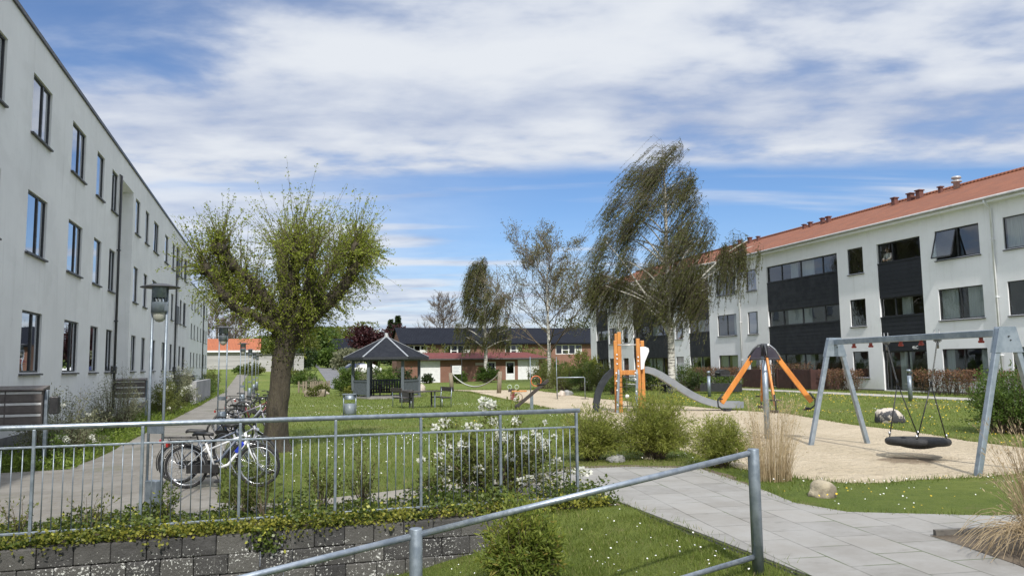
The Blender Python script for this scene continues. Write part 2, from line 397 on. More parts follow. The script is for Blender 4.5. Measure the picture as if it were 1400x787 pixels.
def slab_mat():
    m, nt, b, out = new_mat('concrete_slabs'); t = NT(nt); p = t.wpos(); q = t.map(p, (1, 1, 1), (0, 0, R_(-82)), (.13, .1, 0))
    br = t.n('ShaderNodeTexBrick'); t.l(q, br.inputs['Vector']); br.offset = .5
    br.inputs['Scale'].default_value = 1; br.inputs['Brick Width'].default_value = .75; br.inputs['Row Height'].default_value = .50; br.inputs['Mortar Size'].default_value = .009; br.inputs['Mortar Smooth'].default_value = .3
    br.inputs['Color1'].default_value = (.262, .248, .222, 1); br.inputs['Color2'].default_value = (.188, .178, .16, 1); br.inputs['Mortar'].default_value = (.075, .07, .055, 1)
    c = t.mix(t.smooth(t.noise(p, 1.3, 8, .7), .32, .7, 0, .7), br.outputs['Color'], (.30, .295, .28))
    c = t.mix(t.smooth(t.noise(t.map(p, (1, 2.5, 1), (0, 0, R_(8))), 2.4, 8, .7), .55, .76, 0, .65), c, (.135, .13, .115))
    c = t.mix(t.smooth(t.noise(p, 120, 3, .6), .5, .7, 0, .25), c, (.18, .18, .165)); c = t.mix(t.m('MULTIPLY', t.smooth(t.noise(p, .9, 5, .6), .50, .62), t.smooth(br.outputs['Fac'], .0, .6)), c, (.06, .085, .025)); c = t.mix(t.smooth(t.noise(p, 5.5, 6, .8), .66, .70, 0, .5), c, (.12, .115, .09))
    t.l(c, b.inputs['Base Color']); b.inputs['Roughness'].default_value = .8
    t.l(t.bump(t.m('ADD', t.m('MULTIPLY', t.noise(p, 90, 4), .25), t.m('MULTIPLY', br.outputs['Fac'], -1.0)), .5, .008), b.inputs['Normal']); return m
SLABM = slab_mat()
sheet('paved_path', SLAB, .016, SLABM, 'grey concrete slab path leading to the playground', 'path', jit=.0, thick=.2)
sheet('side_path', THIN, .010, M('gravel_path', (.26, .24, .20), .9, (.20, .185, .155), 2.5, bump=.5, bscale=45, world=True), 'narrow grey path behind the railing', 'path', jit=.05)
SOILM = M('bare_soil', (.16, .125, .085), .95, (.085, .065, .045), 3.5, bump=.9, bscale=28, bdist=.04, world=True)
sheet('planting_soil', SOIL, .021, SOILM, 'bare soil bed cut into the slab path', 'soil', .3, .03, .03)
sheet('shrub_bed_soil', BED, .004, SOILM, 'soil strip under the round shrubs', 'soil', .3, .07, .05)
sheet('facade_path', FACADEPATH, .012, M('pale_path', (.40, .38, .34), .85, (.32, .31, .28), 2, world=True), 'pale path along the right block', 'path', 2, .05, follow=True)
def sand_mat():
    m, nt, b, out = new_mat('play_sand'); t = NT(nt); p = t.wpos()
    c = t.mix(t.smooth(t.noise(p, .5, 7, .65), .35, .65), (.56, .475, .35), (.48, .405, .29)); c = t.mix(t.smooth(t.noise(p, 4.5, 6, .7), .50, .70, 0, .6), c, (.36, .29, .20)); c = t.mix(t.smooth(t.noise(p, 19, 4, .7), .62, .72, 0, .45), c, (.28, .22, .15))
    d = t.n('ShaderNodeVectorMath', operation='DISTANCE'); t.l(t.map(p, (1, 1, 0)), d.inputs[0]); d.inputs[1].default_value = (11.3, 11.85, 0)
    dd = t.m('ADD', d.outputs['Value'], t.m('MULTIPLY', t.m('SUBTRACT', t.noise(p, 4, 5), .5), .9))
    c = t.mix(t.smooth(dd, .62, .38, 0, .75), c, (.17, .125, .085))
    t.l(c, b.inputs['Base Color']); b.inputs['Roughness'].default_value = .95; b.inputs['Specular IOR Level'].default_value = .1
    h = t.m('ADD', t.noise(p, 3.2, 6, .65), t.m('MULTIPLY', t.noise(p, 14, 4, .6), .35))
    t.l(t.bump(h, .9, .24), b.inputs['Normal']); return m
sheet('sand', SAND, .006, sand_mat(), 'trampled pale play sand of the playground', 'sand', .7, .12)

# ---- grass blades, daisies and dandelions
def blades(pts_xyz, hgt, wid):
    n = len(pts_xyz); a = rng.uniform(0, 2 * PI, n); S = np.stack([np.cos(a), np.sin(a), 0 * a], 1)
    lean = rng.normal(size=(n, 3)) * .45; lean[:, 2] = 1; lean = unit(lean)
    V = np.stack([pts_xyz - S * wid[:, None] / 2, pts_xyz + S * wid[:, None] / 2, pts_xyz + lean * hgt[:, None]], 1).reshape(-1, 3)
    return V, np.arange(3 * n).reshape(n, 3)
GRASSBL = leaf_mat('grass_blades', (.072, .112, .014), (.235, .280, .060), .4, .6, pale=(.30, .27, .12))
def sample(n, x0, x1, y0, y1): return rng.uniform(x0, x1, n), rng.uniform(y0, y1, n)
EXC = [PATH, THIN, SLAB, SAND, FACADEPATH, BED]
def lawn_ok(x, y, shrink=True):
    ok = ~((x < 4.44) & (y < 9.6))
    for q in EXC: ok &= ~in_poly(x, y, q)
    ok &= ~((x < 4.4) & (y < 10.4)); ok &= (x > -5.3) & (x < 30.6); return ok
PP = []; HH = []; WW = []
x, y = sample(1100000, -5, 30, 9.6, 60); d = np.hypot(x, y)
k = rng.uniform(size=len(x)) < np.minimum(1, (9.0 / d) ** 1.45) * .62
infr = np.abs(np.arctan2(x, y) - .30) < .64
k &= infr & lawn_ok(x, y); x, y, d = x[k], y[k], d[k]
PP.append(np.stack([x, y, gh(x, y) - .008], 1)); s = (d / 9) ** .55; HH.append(rng.uniform(.03, .075, len(x)) * s ** .6); WW.append(rng.uniform(.006, .011, len(x)) * s * 1.3)
# longer tufts along the edges of paths and sand
for poly in (SLAB, SAND, PATH, THIN):
    E_ = []
    for i in range(len(poly)):
        a = np.array(poly[i]); b = np.array(poly[(i + 1) % len(poly)]); L = np.linalg.norm(b - a); n = int(L * 150)
        if max(a[1], b[1]) > 62: continue
        q = a + (b - a) * rng.uniform(size=(n, 1)) + rng.normal(size=(n, 2)) * .07; E_.append(q)
    q = np.concatenate(E_); k = lawn_ok(q[:, 0], q[:, 1]) | ((rng.uniform(size=len(q)) < .45) & (q[:, 0] > 4.5) & ~((q[:, 0] > 5) & (q[:, 1] < 6.6))); k &= (q[:, 1] > 6.2); q = q[k]; d = np.hypot(q[:, 0], q[:, 1])
    PP.append(np.stack([q[:, 0], q[:, 1], gh(q[:, 0], q[:, 1]) - .005], 1)); HH.append(rng.uniform(.04, .11, len(q))); WW.append(rng.uniform(.007, .012, len(q)) * (d / 9) ** .6)
V, F = blades(np.concatenate(PP), np.concatenate(HH), np.concatenate(WW))
setp(np_mesh('lawn_grass', V, F, GRASSBL), 'short mown grass of the courtyard lawn', 'grass', kind='stuff')
x, y = sample(60000, .2, 4.46, 5.2, 9.5)
k = rng.uniform(size=len(x)) < np.where(y > 9.0, .5, 1); x, y = x[k], y[k]
V, F = blades(np.stack([x, y, zlow(x, y) - .01], 1), rng.uniform(.035, .085, len(x)), rng.uniform(.005, .010, len(x)))
setp(np_mesh('slope_grass', V, F, GRASSBL), 'short grass on the sunken slope in front of the wall', 'grass', kind='stuff')
DAISY = M('daisy_white', (.82, .82, .78), .7, (.7, .7, .66)); DANDE = M('dandelion_yellow', (.78, .56, .03), .7, (.7, .45, .02))
def dots(P, r, mat, name, label, cat):
    n = len(P); V = []; m = 6
    ax = unit(rng.normal(size=(n, 3)) * .35 + [0, -.25, 1]); a = unit(np.cross(ax, [[1, .2, .1]])); b = np.cross(ax, a)
    r = np.broadcast_to(np.asarray(r, float), (n,))[:, None]
    for i in range(m): V.append(P + (a * math.cos(2 * PI * i / m) + b * math.sin(2 * PI * i / m)) * r)
    V.append(P + ax * r * .45)
    V = np.stack(V, 1).reshape(-1, 3); base = np.arange(n)[:, None] * (m + 1)
    F = np.concatenate([base + np.array([[i, (i + 1) % m, m]]) for i in range(m)])
    return setp(np_mesh(name, V, F, mat), label, cat, kind='stuff')
def clump_field(n, x0, x1, y0, y1, seed):
    r2 = np.random.default_rng(seed); c = np.stack([r2.uniform(x0, x1, n // 9), r2.uniform(y0, y1, n // 9)], 1)
    q = c[r2.integers(0, len(c), n)] + r2.normal(size=(n, 2)) * np.array([.55, .7]); return q[:, 0], q[:, 1]
P = []; Rr = []
for (n, x0, x1, y0, y1, sd) in ((330, -.5, 8, 11.5, 22, 1), (300, 1, 12, 18, 40, 2), (80, 6, 12, 8, 11, 3), (160, 14, 26, 12, 34, 4)):
    x, y = clump_field(n, x0, x1, y0, y1, sd); k = lawn_ok(x, y); x, y = x[k], y[k]; d = np.hypot(x, y)
    P.append(np.stack([x, y, gh(x, y) + .055], 1)); Rr.append(rng.uniform(.007, .013, len(x)) * (d / 10) ** .3)
x, y = clump_field(150, 1.0, 4.3, 5.6, 9.2, 9); k = (x < 4.4) & (y < 9.4); P.append(np.stack([x[k], y[k], zlow(x[k], y[k]) + .055], 1)); Rr.append(rng.uniform(.006, .011, k.sum()))
dots(np.concatenate(P), np.concatenate(Rr), DAISY, 'daisies', 'small white daisies scattered over the lawn', 'flowers')
P = []; Rr = []
for (n, x0, x1, y0, y1, sd) in ((1300, 15, 27, 12, 40, 14), (40, 7, 12, 8, 10, 15), (40, 2, 9, 14, 30, 16)):
    x, y = clump_field(n, x0, x1, y0, y1, sd); k = lawn_ok(x, y); x, y = x[k], y[k]; d = np.hypot(x, y)
    P.append(np.stack([x, y, gh(x, y) + .06], 1)); Rr.append(rng.uniform(.009, .015, len(x)) * (d / 10) ** .35)
dots(np.concatenate(P), np.concatenate(Rr), DANDE, 'dandelions', 'yellow dandelions dotting the lawn', 'flowers')
# ================================================================== BUILDINGS
def on_terrain(px, py, tmax=400):
    q = CM.transposed() @ Vector(((px - 700) / f_px, -(py - 393.5) / f_px, 1.0)); t = 3.0
    while t < tmax:
        p = Vector((0, 0, H)) + q * t
        if p.z <= gz(p.x, p.y): return p
        t *= 1.004
    return Vector((0, 0, H)) + q * tmax
def facade(mb, pos, a0, a1, z0, z1, ops):
    """wall sheet with openings (a0,a1,z0,z1,depth); pos(a,z,d) -> point; every opening gets its reveals"""
    A = sorted({a0, a1, *[q for o in ops for q in o[:2]]}); Zs = sorted({z0, z1, *[q for o in ops for q in o[2:4]]})
    for i in range(len(A) - 1):
        for j in range(len(Zs) - 1):
            ac = (A[i] + A[i + 1]) / 2; zc = (Zs[j] + Zs[j + 1]) / 2
            if any(o[0] < ac < o[1] and o[2] < zc < o[3] for o in ops): continue
            mb.add([pos(A[i], Zs[j], 0), pos(A[i + 1], Zs[j], 0), pos(A[i + 1], Zs[j + 1], 0), pos(A[i], Zs[j + 1], 0)], [(0, 1, 2, 3)])
    for (p0, p1, q0, q1, d) in ops:
        c = [(p0, q0), (p1, q0), (p1, q1), (p0, q1)]
        for k in range(4):
            (u, v), (u2, v2) = c[k], c[(k + 1) % 4]
            if k == 0 and q0 <= z0 + .01: continue
            mb.add([pos(u, v, 0), pos(u2, v2, 0), pos(u2, v2, d), pos(u, v, d)], [(0, 1, 2, 3)])
def plaster(name, col, col2, dirt, sill0=1.75, pitch=2.85):
    m, nt, b, out = new_mat(name); t = NT(nt); p = t.wpos()
    c = t.mix(t.smooth(t.noise(p, .35, 7, .65), .3, .7), col, col2)
    st = t.noise(t.map(p, (3.2, 3.2, .16)), 1.0, 7, .75)
    sz = t.n('ShaderNodeSeparateXYZ'); t.l(p, sz.inputs[0]); below = t.smooth(t.m('FRACT', t.m('MULTIPLY_ADD', sz.outputs[2], 1 / pitch, 10 - sill0 / pitch)), .40, 1.0, .35, 1.0); c = t.mix(t.m('MULTIPLY', t.smooth(st, .51, .72, 0, .5), below), c, dirt); c = t.mix(t.smooth(t.noise(t.map(p, (.5, .5, .9)), 1.0, 5, .6), .50, .60, 0, .13), c, dirt); c = t.mix(t.smooth(t.m('ADD', sz.outputs[2], t.m('MULTIPLY', t.noise(p, 1.2, 6, .7), 1.6)), 1.9, .9, 0, .55), c, dirt); c = t.mix(t.smooth(t.noise(p, 2.6, 7, .75), .60, .75, 0, .3), c, dirt)
    t.l(c, b.inputs['Base Color']); b.inputs['Roughness'].default_value = .9; b.inputs['Specular IOR Level'].default_value = .2
    t.l(t.bump(t.noise(p, 45, 4, .7), .25, .01), b.inputs['Normal']); return m
GREYPL = plaster('grey_white_render', (.78, .785, .79), (.70, .705, .71), (.50, .50, .495))
WHITEPL = plaster('white_render', (.84, .85, .865), (.79, .80, .815), (.60, .60, .595), .85, 2.9)
PLINTH = M('plinth_grey', (.11, .11, .115), .85, (.16, .16, .16), 3, world=True)
FRAME = M('black_window_frame', (.022, .024, .027), .4, (.035, .037, .04), 5)
WHITEFR = M('white_window_frame', (.72, .72, .71), .5, (.62, .62, .61), 5)
SILLM = M('dark_slate_sill', (.06, .06, .065), .6, (.1, .1, .1), 8)
INTER = M('interior_wall', (.20, .19, .18), .9, (.26, .25, .23), 1, world=True)
CURT = M('curtain_cloth', (.66, .66, .63), .9, (.48, .48, .46), 3, stretch=(14, 14, .4))
BLACKPAN = M('black_facade_board', (.010, .013, .019), .6, (.014, .017, .024), .8, world=True)
def glass_mat(name, tint=(.62, .68, .68), boost=.13, power=4.0):
    m, nt, b, out = new_mat(name); t = NT(nt); nt.nodes.remove(b)
    g = t.n('ShaderNodeBsdfGlossy'); g.inputs['Roughness'].default_value = .015; g.inputs['Color'].default_value = (.92, .95, 1, 1)
    tr = t.n('ShaderNodeBsdfTransparent'); tr.inputs[0].default_value = (*tint, 1)
    ge = t.n('ShaderNodeNewGeometry'); dt = t.n('ShaderNodeVectorMath', operation='DOT_PRODUCT'); t.l(ge.outputs['Incoming'], dt.inputs[0]); t.l(ge.outputs['True Normal'], dt.inputs[1])
    sch = t.m('MULTIPLY_ADD', t.m('POWER', t.m('SUBTRACT', 1.0, t.m('ABSOLUTE', dt.outputs['Value'])), power), 1 - boost, boost)
    nb = t.bump(t.noise(t.wpos(), .9, 2, .4), .06, .06); t.l(nb, g.inputs['Normal'])
    mx = t.n('ShaderNodeMixShader'); t.l(sch, mx.inputs[0])
    t.l(tr.outputs[0], mx.inputs[1]); t.l(g.outputs[0], mx.inputs[2]); t.l(mx.outputs[0], out.inputs['Surface']); return m
GLASS = glass_mat('window_glass')
GLASS_D = glass_mat('dark_window_glass', (.35, .38, .40), .06)
GLASS_L = glass_mat('mirror_like_window_glass', (.40, .44, .45), .16, 2.1)
_wc = {}
def win_meshes(w, h, mull, fr=.045, white=False):
    k = (round(w, 2), round(h, 2), tuple(mull), white)
    if k in _wc: return _wc[k]
    m = MB(); y0, y1 = -.11, -.05
    m.box(-w / 2, y0, -h / 2, -w / 2 + fr, y1, h / 2); m.box(w / 2 - fr, y0, -h / 2, w / 2, y1, h / 2)
    m.box(-w / 2 + fr, y0, h / 2 - fr, w / 2 - fr, y1, h / 2); m.box(-w / 2 + fr, y0, -h / 2, w / 2 - fr, y1, -h / 2 + fr)
    for q in mull: x = -w / 2 + w * q; m.box(x - .04, y0 + .004, -h / 2 + fr, x + .04, y1 + .006, h / 2 - fr)
    f = m.mesh('window', .004); f.materials.append(WHITEFR if white else FRAME)
    m = MB(); m.add([(-w / 2 + .01, -.075, -h / 2 + .01), (w / 2 - .01, -.075, -h / 2 + .01), (w / 2 - .01, -.075, h / 2 - .01), (-w / 2 + .01, -.075, h / 2 - .01)], [(0, 1, 2, 3)])
    g = m.mesh('pane'); g.materials.append(GLASS_L if mull != (.5,) and not (mull == () and w in (1.2, 1.15)) else GLASS)
    m = MB(); m.add([(-w / 2 - .05, -.10, -h / 2 - .012), (w / 2 + .05, -.10, -h / 2 - .012), (w / 2 + .05, .07, -h / 2 - .03), (-w / 2 - .05, .07, -h / 2 - .03),
                     (-w / 2 - .05, -.10, -h / 2 - .07), (w / 2 + .05, -.10, -h / 2 - .07), (w / 2 + .05, .07, -h / 2 - .07), (-w / 2 - .05, .07, -h / 2 - .07)],
                    [(0, 1, 2, 3), (7, 6, 5, 4), (0, 4, 5, 1), (1, 5, 6, 2), (2, 6, 7, 3), (3, 7, 4, 0)])
    s = m.mesh('sill'); s.materials.append(SILLM)
    _wc[k] = (f, g, s); return _wc[k]
def curtain(parent, x0, x1, z0, z1, y=-.22):
    n = max(6, int((x1 - x0) / .03)); vs = []; fs = []
    for i in range(n + 1):
        x = x0 + (x1 - x0) * i / n; yy = y + .03 * math.sin(i * 1.9) + .015 * math.sin(i * .7)
        vs += [(x, yy, z0), (x, yy, z1)]
    for i in range(n): fs.append((2 * i, 2 * i + 2, 2 * i + 3, 2 * i + 1))
    return MB().add(vs, fs, True).build('curtain', CURT, parent)
def window(root, wx, wy, wz, rz, w, h, mull=(), sill=True, curt=0.0, white=False):
    f, g, s = win_meshes(w, h, mull, white=white); L = root.location
    o = link_mesh('window', f, None, root, (wx - L.x, wy - L.y, wz - L.z), rz)
    link_mesh('pane', g, None, o)
    if sill: link_mesh('sill', s, None, o)
    if random.random() < curt:
        side = random.choice((0, 1, 2)); c = random.uniform(.16, .42) * w
        if side in (0, 2): curtain(o, -w / 2 + .03, -w / 2 + .03 + c, -h / 2, h / 2)
        if side in (1, 2): curtain(o, w / 2 - .03 - c, w / 2 - .03, -h / 2, h / 2)
    return o
def part(mb, name, mat, root, bevel=0.0): return mb.build(name, mat, root, bevel, loc=-root.location)

# ---------------- left block: grey-white render, flat roof
LX = -5.6
lb = thing('apartment_building', 'long grey rendered three storey block with flat roof and narrow dark windows', 'building', (LX, 30, 0))
rows = [(7.52, 8.95), (4.66, 6.11), (1.82, 3.27)]
colsL = [(5.5, 7.1, 2), (9.2, 10.8, 2), (12.9, 14.5, 2), (16.95, 18.5, 2), (20.42, 22.05, 2), (24.2, 25.85, 2), (27.42, 28.55, 1), (29.85, 30.95, 1),
         (34.8, 35.9, 1), (37.35, 38.4, 1), (39.9, 41.5, 2), (43.8, 45.2, 1), (47.0, 48.1, 1), (51.2, 52.3, 1), (53.1, 54.7, 2)]
posL = lambda a, z, d: (LX - d, a, z)
ops = [(a, b, z0, z1, .15) for a, b, _ in colsL for z0, z1 in rows]
notch = [(31.25, 34.2, 0, 9.02, .5), (48.9, 50.6, 0, 9.02, .5)]
w_ = MB(); facade(w_, posL, -4, 57.1, 0, 9.9, ops + notch)
for (a, b, z0, z1, d) in notch: w_.add([posL(a, z0, d), posL(b, z0, d), posL(b, z1, d), posL(a, z1, d)], [(0, 1, 2, 3)])
w_.add([(LX, 57.1, 0), (LX - 11, 57.1, 0), (LX - 11, 57.1, 9.9), (LX, 57.1, 9.9)], [(0, 1, 2, 3)])
w_.add([(LX, -4, 0), (LX - 11, -4, 0), (LX - 11, -4, 9.9), (LX, -4, 9.9)], [(0, 1, 2, 3)])
w_.add([(LX - 11, -4, 0), (LX - 11, 57.1, 0), (LX - 11, 57.1, 9.9), (LX - 11, -4, 9.9)], [(0, 1, 2, 3)])
w_.add([(LX, -4, 9.9), (LX - 11, -4, 9.9), (LX - 11, 57.1, 9.9), (LX, 57.1, 9.9)], [(0, 1, 2, 3)])
part(w_, 'wall', GREYPL, lb)
m = MB(); m.box(LX - 11.05, -4.05, 9.902, LX + .05, 57.15, 10.0); part(m, 'roof_edge', DARKMETAL, lb)
for ya, yb in ((-4, 31.2), (34.25, 48.85), (50.65, 57.1)): m = MB(); m.box(LX - .02, ya, -.3, LX + .012, yb, .42); part(m, 'plinth', PLINTH, lb)
m = MB()
for z in (1.0, 3.85, 6.7): m.box(LX - 10.8, -3.8, z - .25, LX - .56, 56.9, z)
m.box(LX - 4.6, -3.8, .5, LX - 4.5, 56.9, 9.7)
for y in (8.3, 15.7, 23.2, 31.22, 34.3, 42.6, 48.85, 50.8): m.box(LX - 4.5, y - .05, .5, LX - .52, y + .05, 9.7)
part(m, 'interior_wall', INTER, lb)
for a, b, n in colsL:
    for z0, z1 in rows: window(lb, LX, (a + b) / 2, (z0 + z1) / 2, -PI / 2, b - a, z1 - z0, (.40,) if n == 2 else (), curt=.45)
m = MB(); m.tube([(LX + .07, 31.15, .3), (LX + .07, 31.15, 9.0), (LX - .1, 31.2, 9.1)], .045, 8)
for z in (1.2, 3.6, 6.2): m.box(LX, 31.09, z, LX + .13, 31.21, z + .05)
part(m, 'downpipe', DARKMETAL, lb)
m = MB(); m.tube([(LX + .07, 48.8, .3), (LX + .07, 48.8, 9.0)], .045, 8); part(m, 'downpipe', DARKMETAL, lb)
for y in (31.0, 48.65):
    m = MB(); m.box(LX + .0, y - .13, 1.72, LX + .16, y + .13, 2.0); part(m, 'wall_lamp', DARKMETAL, lb, .02)
m = MB(); m.box(LX - .48, 48.95, 4.55, LX + .05, 50.55, 4.65); m.box(LX + .0, 48.95, 4.65, LX + .05, 50.55, 5.6); m.box(LX - .48, 48.95, 7.4, LX + .05, 50.55, 7.5); m.box(LX + .0, 48.95, 7.5, LX + .05, 50.55, 8.4)
part(m, 'balcony', SILLM, lb)

# ---------------- far left block
BX = -7.9
bb = thing('apartment_building', 'far pale block standing behind the end of the long grey block', 'building', (BX, 87, 0))
posB = lambda a, z, d: (BX - d, a, z)
colsB = [(61.5, 62.7), (64.5, 65.7), (67.5, 68.7), (70.5, 71.7), (73.5, 74.7), (76, 77.2), (79.0, 80.2), (82, 83.2), (85, 86.2), (88.5, 89.7), (92, 93.2), (96.5, 97.7), (99.2, 100.4)]
rowsB = [(z + .25, t + .25) for z, t in rows]
w_ = MB(); facade(w_, posB, 60, 102.1, 0, 10.2, [(a, b, z0, z1, .15) for a, b in colsB for z0, z1 in rowsB])
w_.add([(BX, 60, 0), (BX - 11, 60, 0), (BX - 11, 60, 10.2), (BX, 60, 10.2)], [(0, 1, 2, 3)]); w_.add([(BX, 102.1, 0), (BX - 11, 102.1, 0), (BX - 11, 102.1, 10.2), (BX, 102.1, 10.2)], [(0, 1, 2, 3)])
w_.add([(BX, 60, 10.2), (BX - 11, 60, 10.2), (BX - 11, 102.1, 10.2), (BX, 102.1, 10.2)], [(0, 1, 2, 3)]); w_.add([(BX - 11, 60, 0), (BX - 11, 102.1, 0), (BX - 11, 102.1, 10.2), (BX - 11, 60, 10.2)], [(0, 1, 2, 3)])
part(w_, 'wall', GREYPL, bb)
m = MB(); m.box(BX - 11.05, 59.95, 10.202, BX + .05, 102.15, 10.3); part(m, 'roof_edge', DARKMETAL, bb)
m = MB(); m.box(BX - 4.2, 60.2, .3, BX - 4.1, 101.9, 10)
for z in (1.2, 4.05, 6.9): m.box(BX - 4.1, 60.2, z - .25, BX - .17, 101.9, z)
part(m, 'interior_wall', INTER, bb)
for a, b in colsB:
    for z0, z1 in rowsB: window(bb, BX, (a + b) / 2, (z0 + z1) / 2, -PI / 2, b - a, z1 - z0, curt=.3)
m = MB(); m.tube([(BX + .07, 95.0, .3), (BX + .07, 95.0, 10.1)], .06, 8); part(m, 'downpipe', SILLM, bb)

# ---------------- right block: white render, black balcony fronts, red tile roof
RX = 31.0
rb = thing('apartment_building', 'white three storey block with black balcony fronts and red tiled roof', 'building', (RX, 40, .2))
posR = lambda a, z, d: (RX + d, a, z)
rowsR = [(6.70, 8.13), (3.77, 5.26), (.95, 2.37)]
pairs = [(23.75, 26.25), (27.5, 30.0), (47.43, 49.85), (67.45, 69.2)]
smalls = [(34.92, 36.12), (44.9, 46.05), (54.95, 56.15), (65.0, 66.15)]
balc = [(19.5, 22.6), (30.93, 33.88), (36.98, 43.74), (51.0, 54.0), (57.1, 63.9), (69.45, 72.3)]
ops = [(a, b, z0, z1, .15) for a, b in pairs + smalls for z0, z1 in rowsR if not ((a in (44.9, 65.0)) and z0 < 1)]
ops += [(a, b, .30, 2.37, .15) for a, b in smalls if a in (44.9, 65.0)]
ops += [(a, b, .30, 8.08, .22) for a, b in balc]
w_ = MB(); facade(w_, posR, 6, 73.8, -.2, 9.05, ops)
w_.add([(RX, 6, -.2), (RX + 11, 6, -.2), (RX + 11, 6, 9.05), (RX + 5.5, 6, 11.3), (RX, 6, 9.05)], [(0, 1, 2, 3, 4)]); w_.add([(RX, 73.8, -.2), (RX + 11, 73.8, -.2), (RX + 11, 73.8, 9.05), (RX + 5.5, 73.8, 11.3), (RX, 73.8, 9.05)], [(0, 1, 2, 3, 4)])
w_.add([(RX + 11, 6, -.2), (RX + 11, 73.8, -.2), (RX + 11, 73.8, 9.05), (RX + 11, 6, 9.05)], [(0, 1, 2, 3)])
part(w_, 'wall', WHITEPL, rb)
def tile_mat(name, c1, c2, dirs=(0, 1)):
    m, nt, b, out = new_mat(name); t = NT(nt); p = t.wpos(); s = t.n('ShaderNodeSeparateXYZ'); t.l(p, s.inputs[0])
    wv = t.m('SINE', t.m('MULTIPLY', s.outputs[dirs[1]], 2 * PI / .23)); rw = t.m('FRACT', t.m('MULTIPLY', s.outputs[dirs[0]], 1 / .31))
    c = t.mix(t.smooth(t.noise(p, 1.0, 7, .7), .3, .7), c1, c2); c = t.mix(t.smooth(wv, -.2, -1.0, 0, .55), c, tuple(q * .45 for q in c1)); c = t.mix(t.smooth(rw, .9, 1.0, 0, .5), c, tuple(q * .4 for q in c1))
    t.l(c, b.inputs['Base Color']); b.inputs['Roughness'].default_value = .75
    t.l(t.bump(t.m('ADD', t.m('MULTIPLY', wv, .5), t.m('MULTIPLY', rw, -.6)), .8, .04), b.inputs['Normal']); return m
REDTILE = tile_mat('red_clay_tiles', (.27, .105, .058), (.195, .08, .050)); REDTILE.node_tree.nodes['Principled BSDF'].inputs['Specular IOR Level'].default_value = .2
m = MB(); s = 2.35 / 5.85
for sg in (0, 1):
    xa = RX - .38 if sg == 0 else RX + 11.38; xb = RX + 5.5; z0 = 9.14; z1 = 11.5
    vs = [(xa, 5.8, z0), (xa, 74.0, z0), (xb, 74.0, z1), (xb, 5.8, z1), (xa, 5.8, z0 - .06), (xa, 74.0, z0 - .06), (xb, 74.0, z1 - .1), (xb, 5.8, z1 - .1)]
    m.add(vs, [(0, 1, 2, 3), (7, 6, 5, 4), (0, 4, 5, 1), (1, 5, 6, 2), (3, 2, 6, 7), (0, 3, 7, 4)])
m.tube([(RX + 5.5, 5.8, 11.5), (RX + 5.5, 74, 11.5)], .13, 8)
roof = part(m, 'roof', REDTILE, rb)
m = MB(); m.box(RX - .36, 5.9, 8.90, RX + .02, 73.9, 9.06); part(m, 'fascia', WHITEPL, rb)
m = MB(); m.tube([(RX - .43, 5.8, 9.08), (RX - .43, 74, 9.08)], .075, 10); part(m, 'gutter', M('grey_gutter', (.42, .42, .42), .5, (.33, .33, .33), 4), rb)
for y in (26.75, 46.85, 66.9):
    m = MB(); m.tube([(RX - .43, y, 9.02), (RX - .40, y, 8.86), (RX - .08, y, 8.62), (RX - .08, y, .25)], .05, 8)
    for z in (2.0, 4.6, 7.2): m.box(RX - .15, y - .065, z, RX + .01, y + .065, z + .05)
    part(m, 'downpipe', WHITEP, rb)
STEELS_R = M('vent_steel', (.5, .5, .5), .4, (.4, .4, .4), 4, .4)
CHIM = M('chimney_brown', (.16, .065, .05), .8, (.11, .05, .042), 4, world=True)
for i, (y, hh, w2) in enumerate([(45.98, .45, .32), (45.32, .5, .38), (44.02, .55, .42), (43.43, .55, .42), (37.52, .6, .5), (36.27, .6, .55), (35.61, .65, .55), (34.11, .5, .34), (54.0, .6, .45), (52.6, .6, .45), (51.5, .5, .35), (26.2, .5, .5)]):
    m = MB(); x = RX + 4.9; z = 11.12; w2 *= .55; hh *= .85
    m.box(x - w2 / 2, y - w2 / 2, z - .3, x + w2 / 2, y + w2 / 2, z + hh); m.box(x - w2 / 2 - .05, y - w2 / 2 - .05, z + hh, x + w2 / 2 + .05, y + w2 / 2 + .05, z + hh + .07)
    m.build('chimney', CHIM, roof, .01)
m = MB(); m.lathe([(.0, -.1), (.22, -.1), (.22, .5), (.36, .52), (.36, .62), (.2, .66), (.2, .74), (.34, .78), (.3, .92), (0, .95)], 14, (RX + 4.8, 32.93, 11.15)); m.v = [((x - RX - 4.8) * .75 + RX + 4.8, (y - 32.93) * .75 + 32.93, (z - 11.15) * .8 + 11.15) for x, y, z in m.v]; m.build('vent_cowl', STEELS_R, roof)
for ya, yb in ((6, 19.45), (22.65, 30.9), (33.9, 36.95), (43.78, 50.95), (54.05, 57.05), (63.95, 69.4), (72.35, 73.8)): m = MB(); m.box(RX - .015, ya, -.25, RX + .02, yb, .33); part(m, 'plinth', PLINTH, rb)
m = MB(); m.box(RX + 4.0, 6.2, .3, RX + 4.1, 73.6, 9.0)
for z in (.3, 3.2, 6.1, 9.0): m.box(RX + .24, 6.2, z - .25, RX + 4, 73.6, z)
for y in (22.9, 26.7, 30.5, 34.3, 36.5, 44.3, 46.8, 50.4, 54.5, 56.7, 64.4, 66.8, 69.3, 72.4): m.box(RX + .24, y - .05, .3, RX + 4, y + .05, 8.75)
part(m, 'interior_wall', INTER, rb)
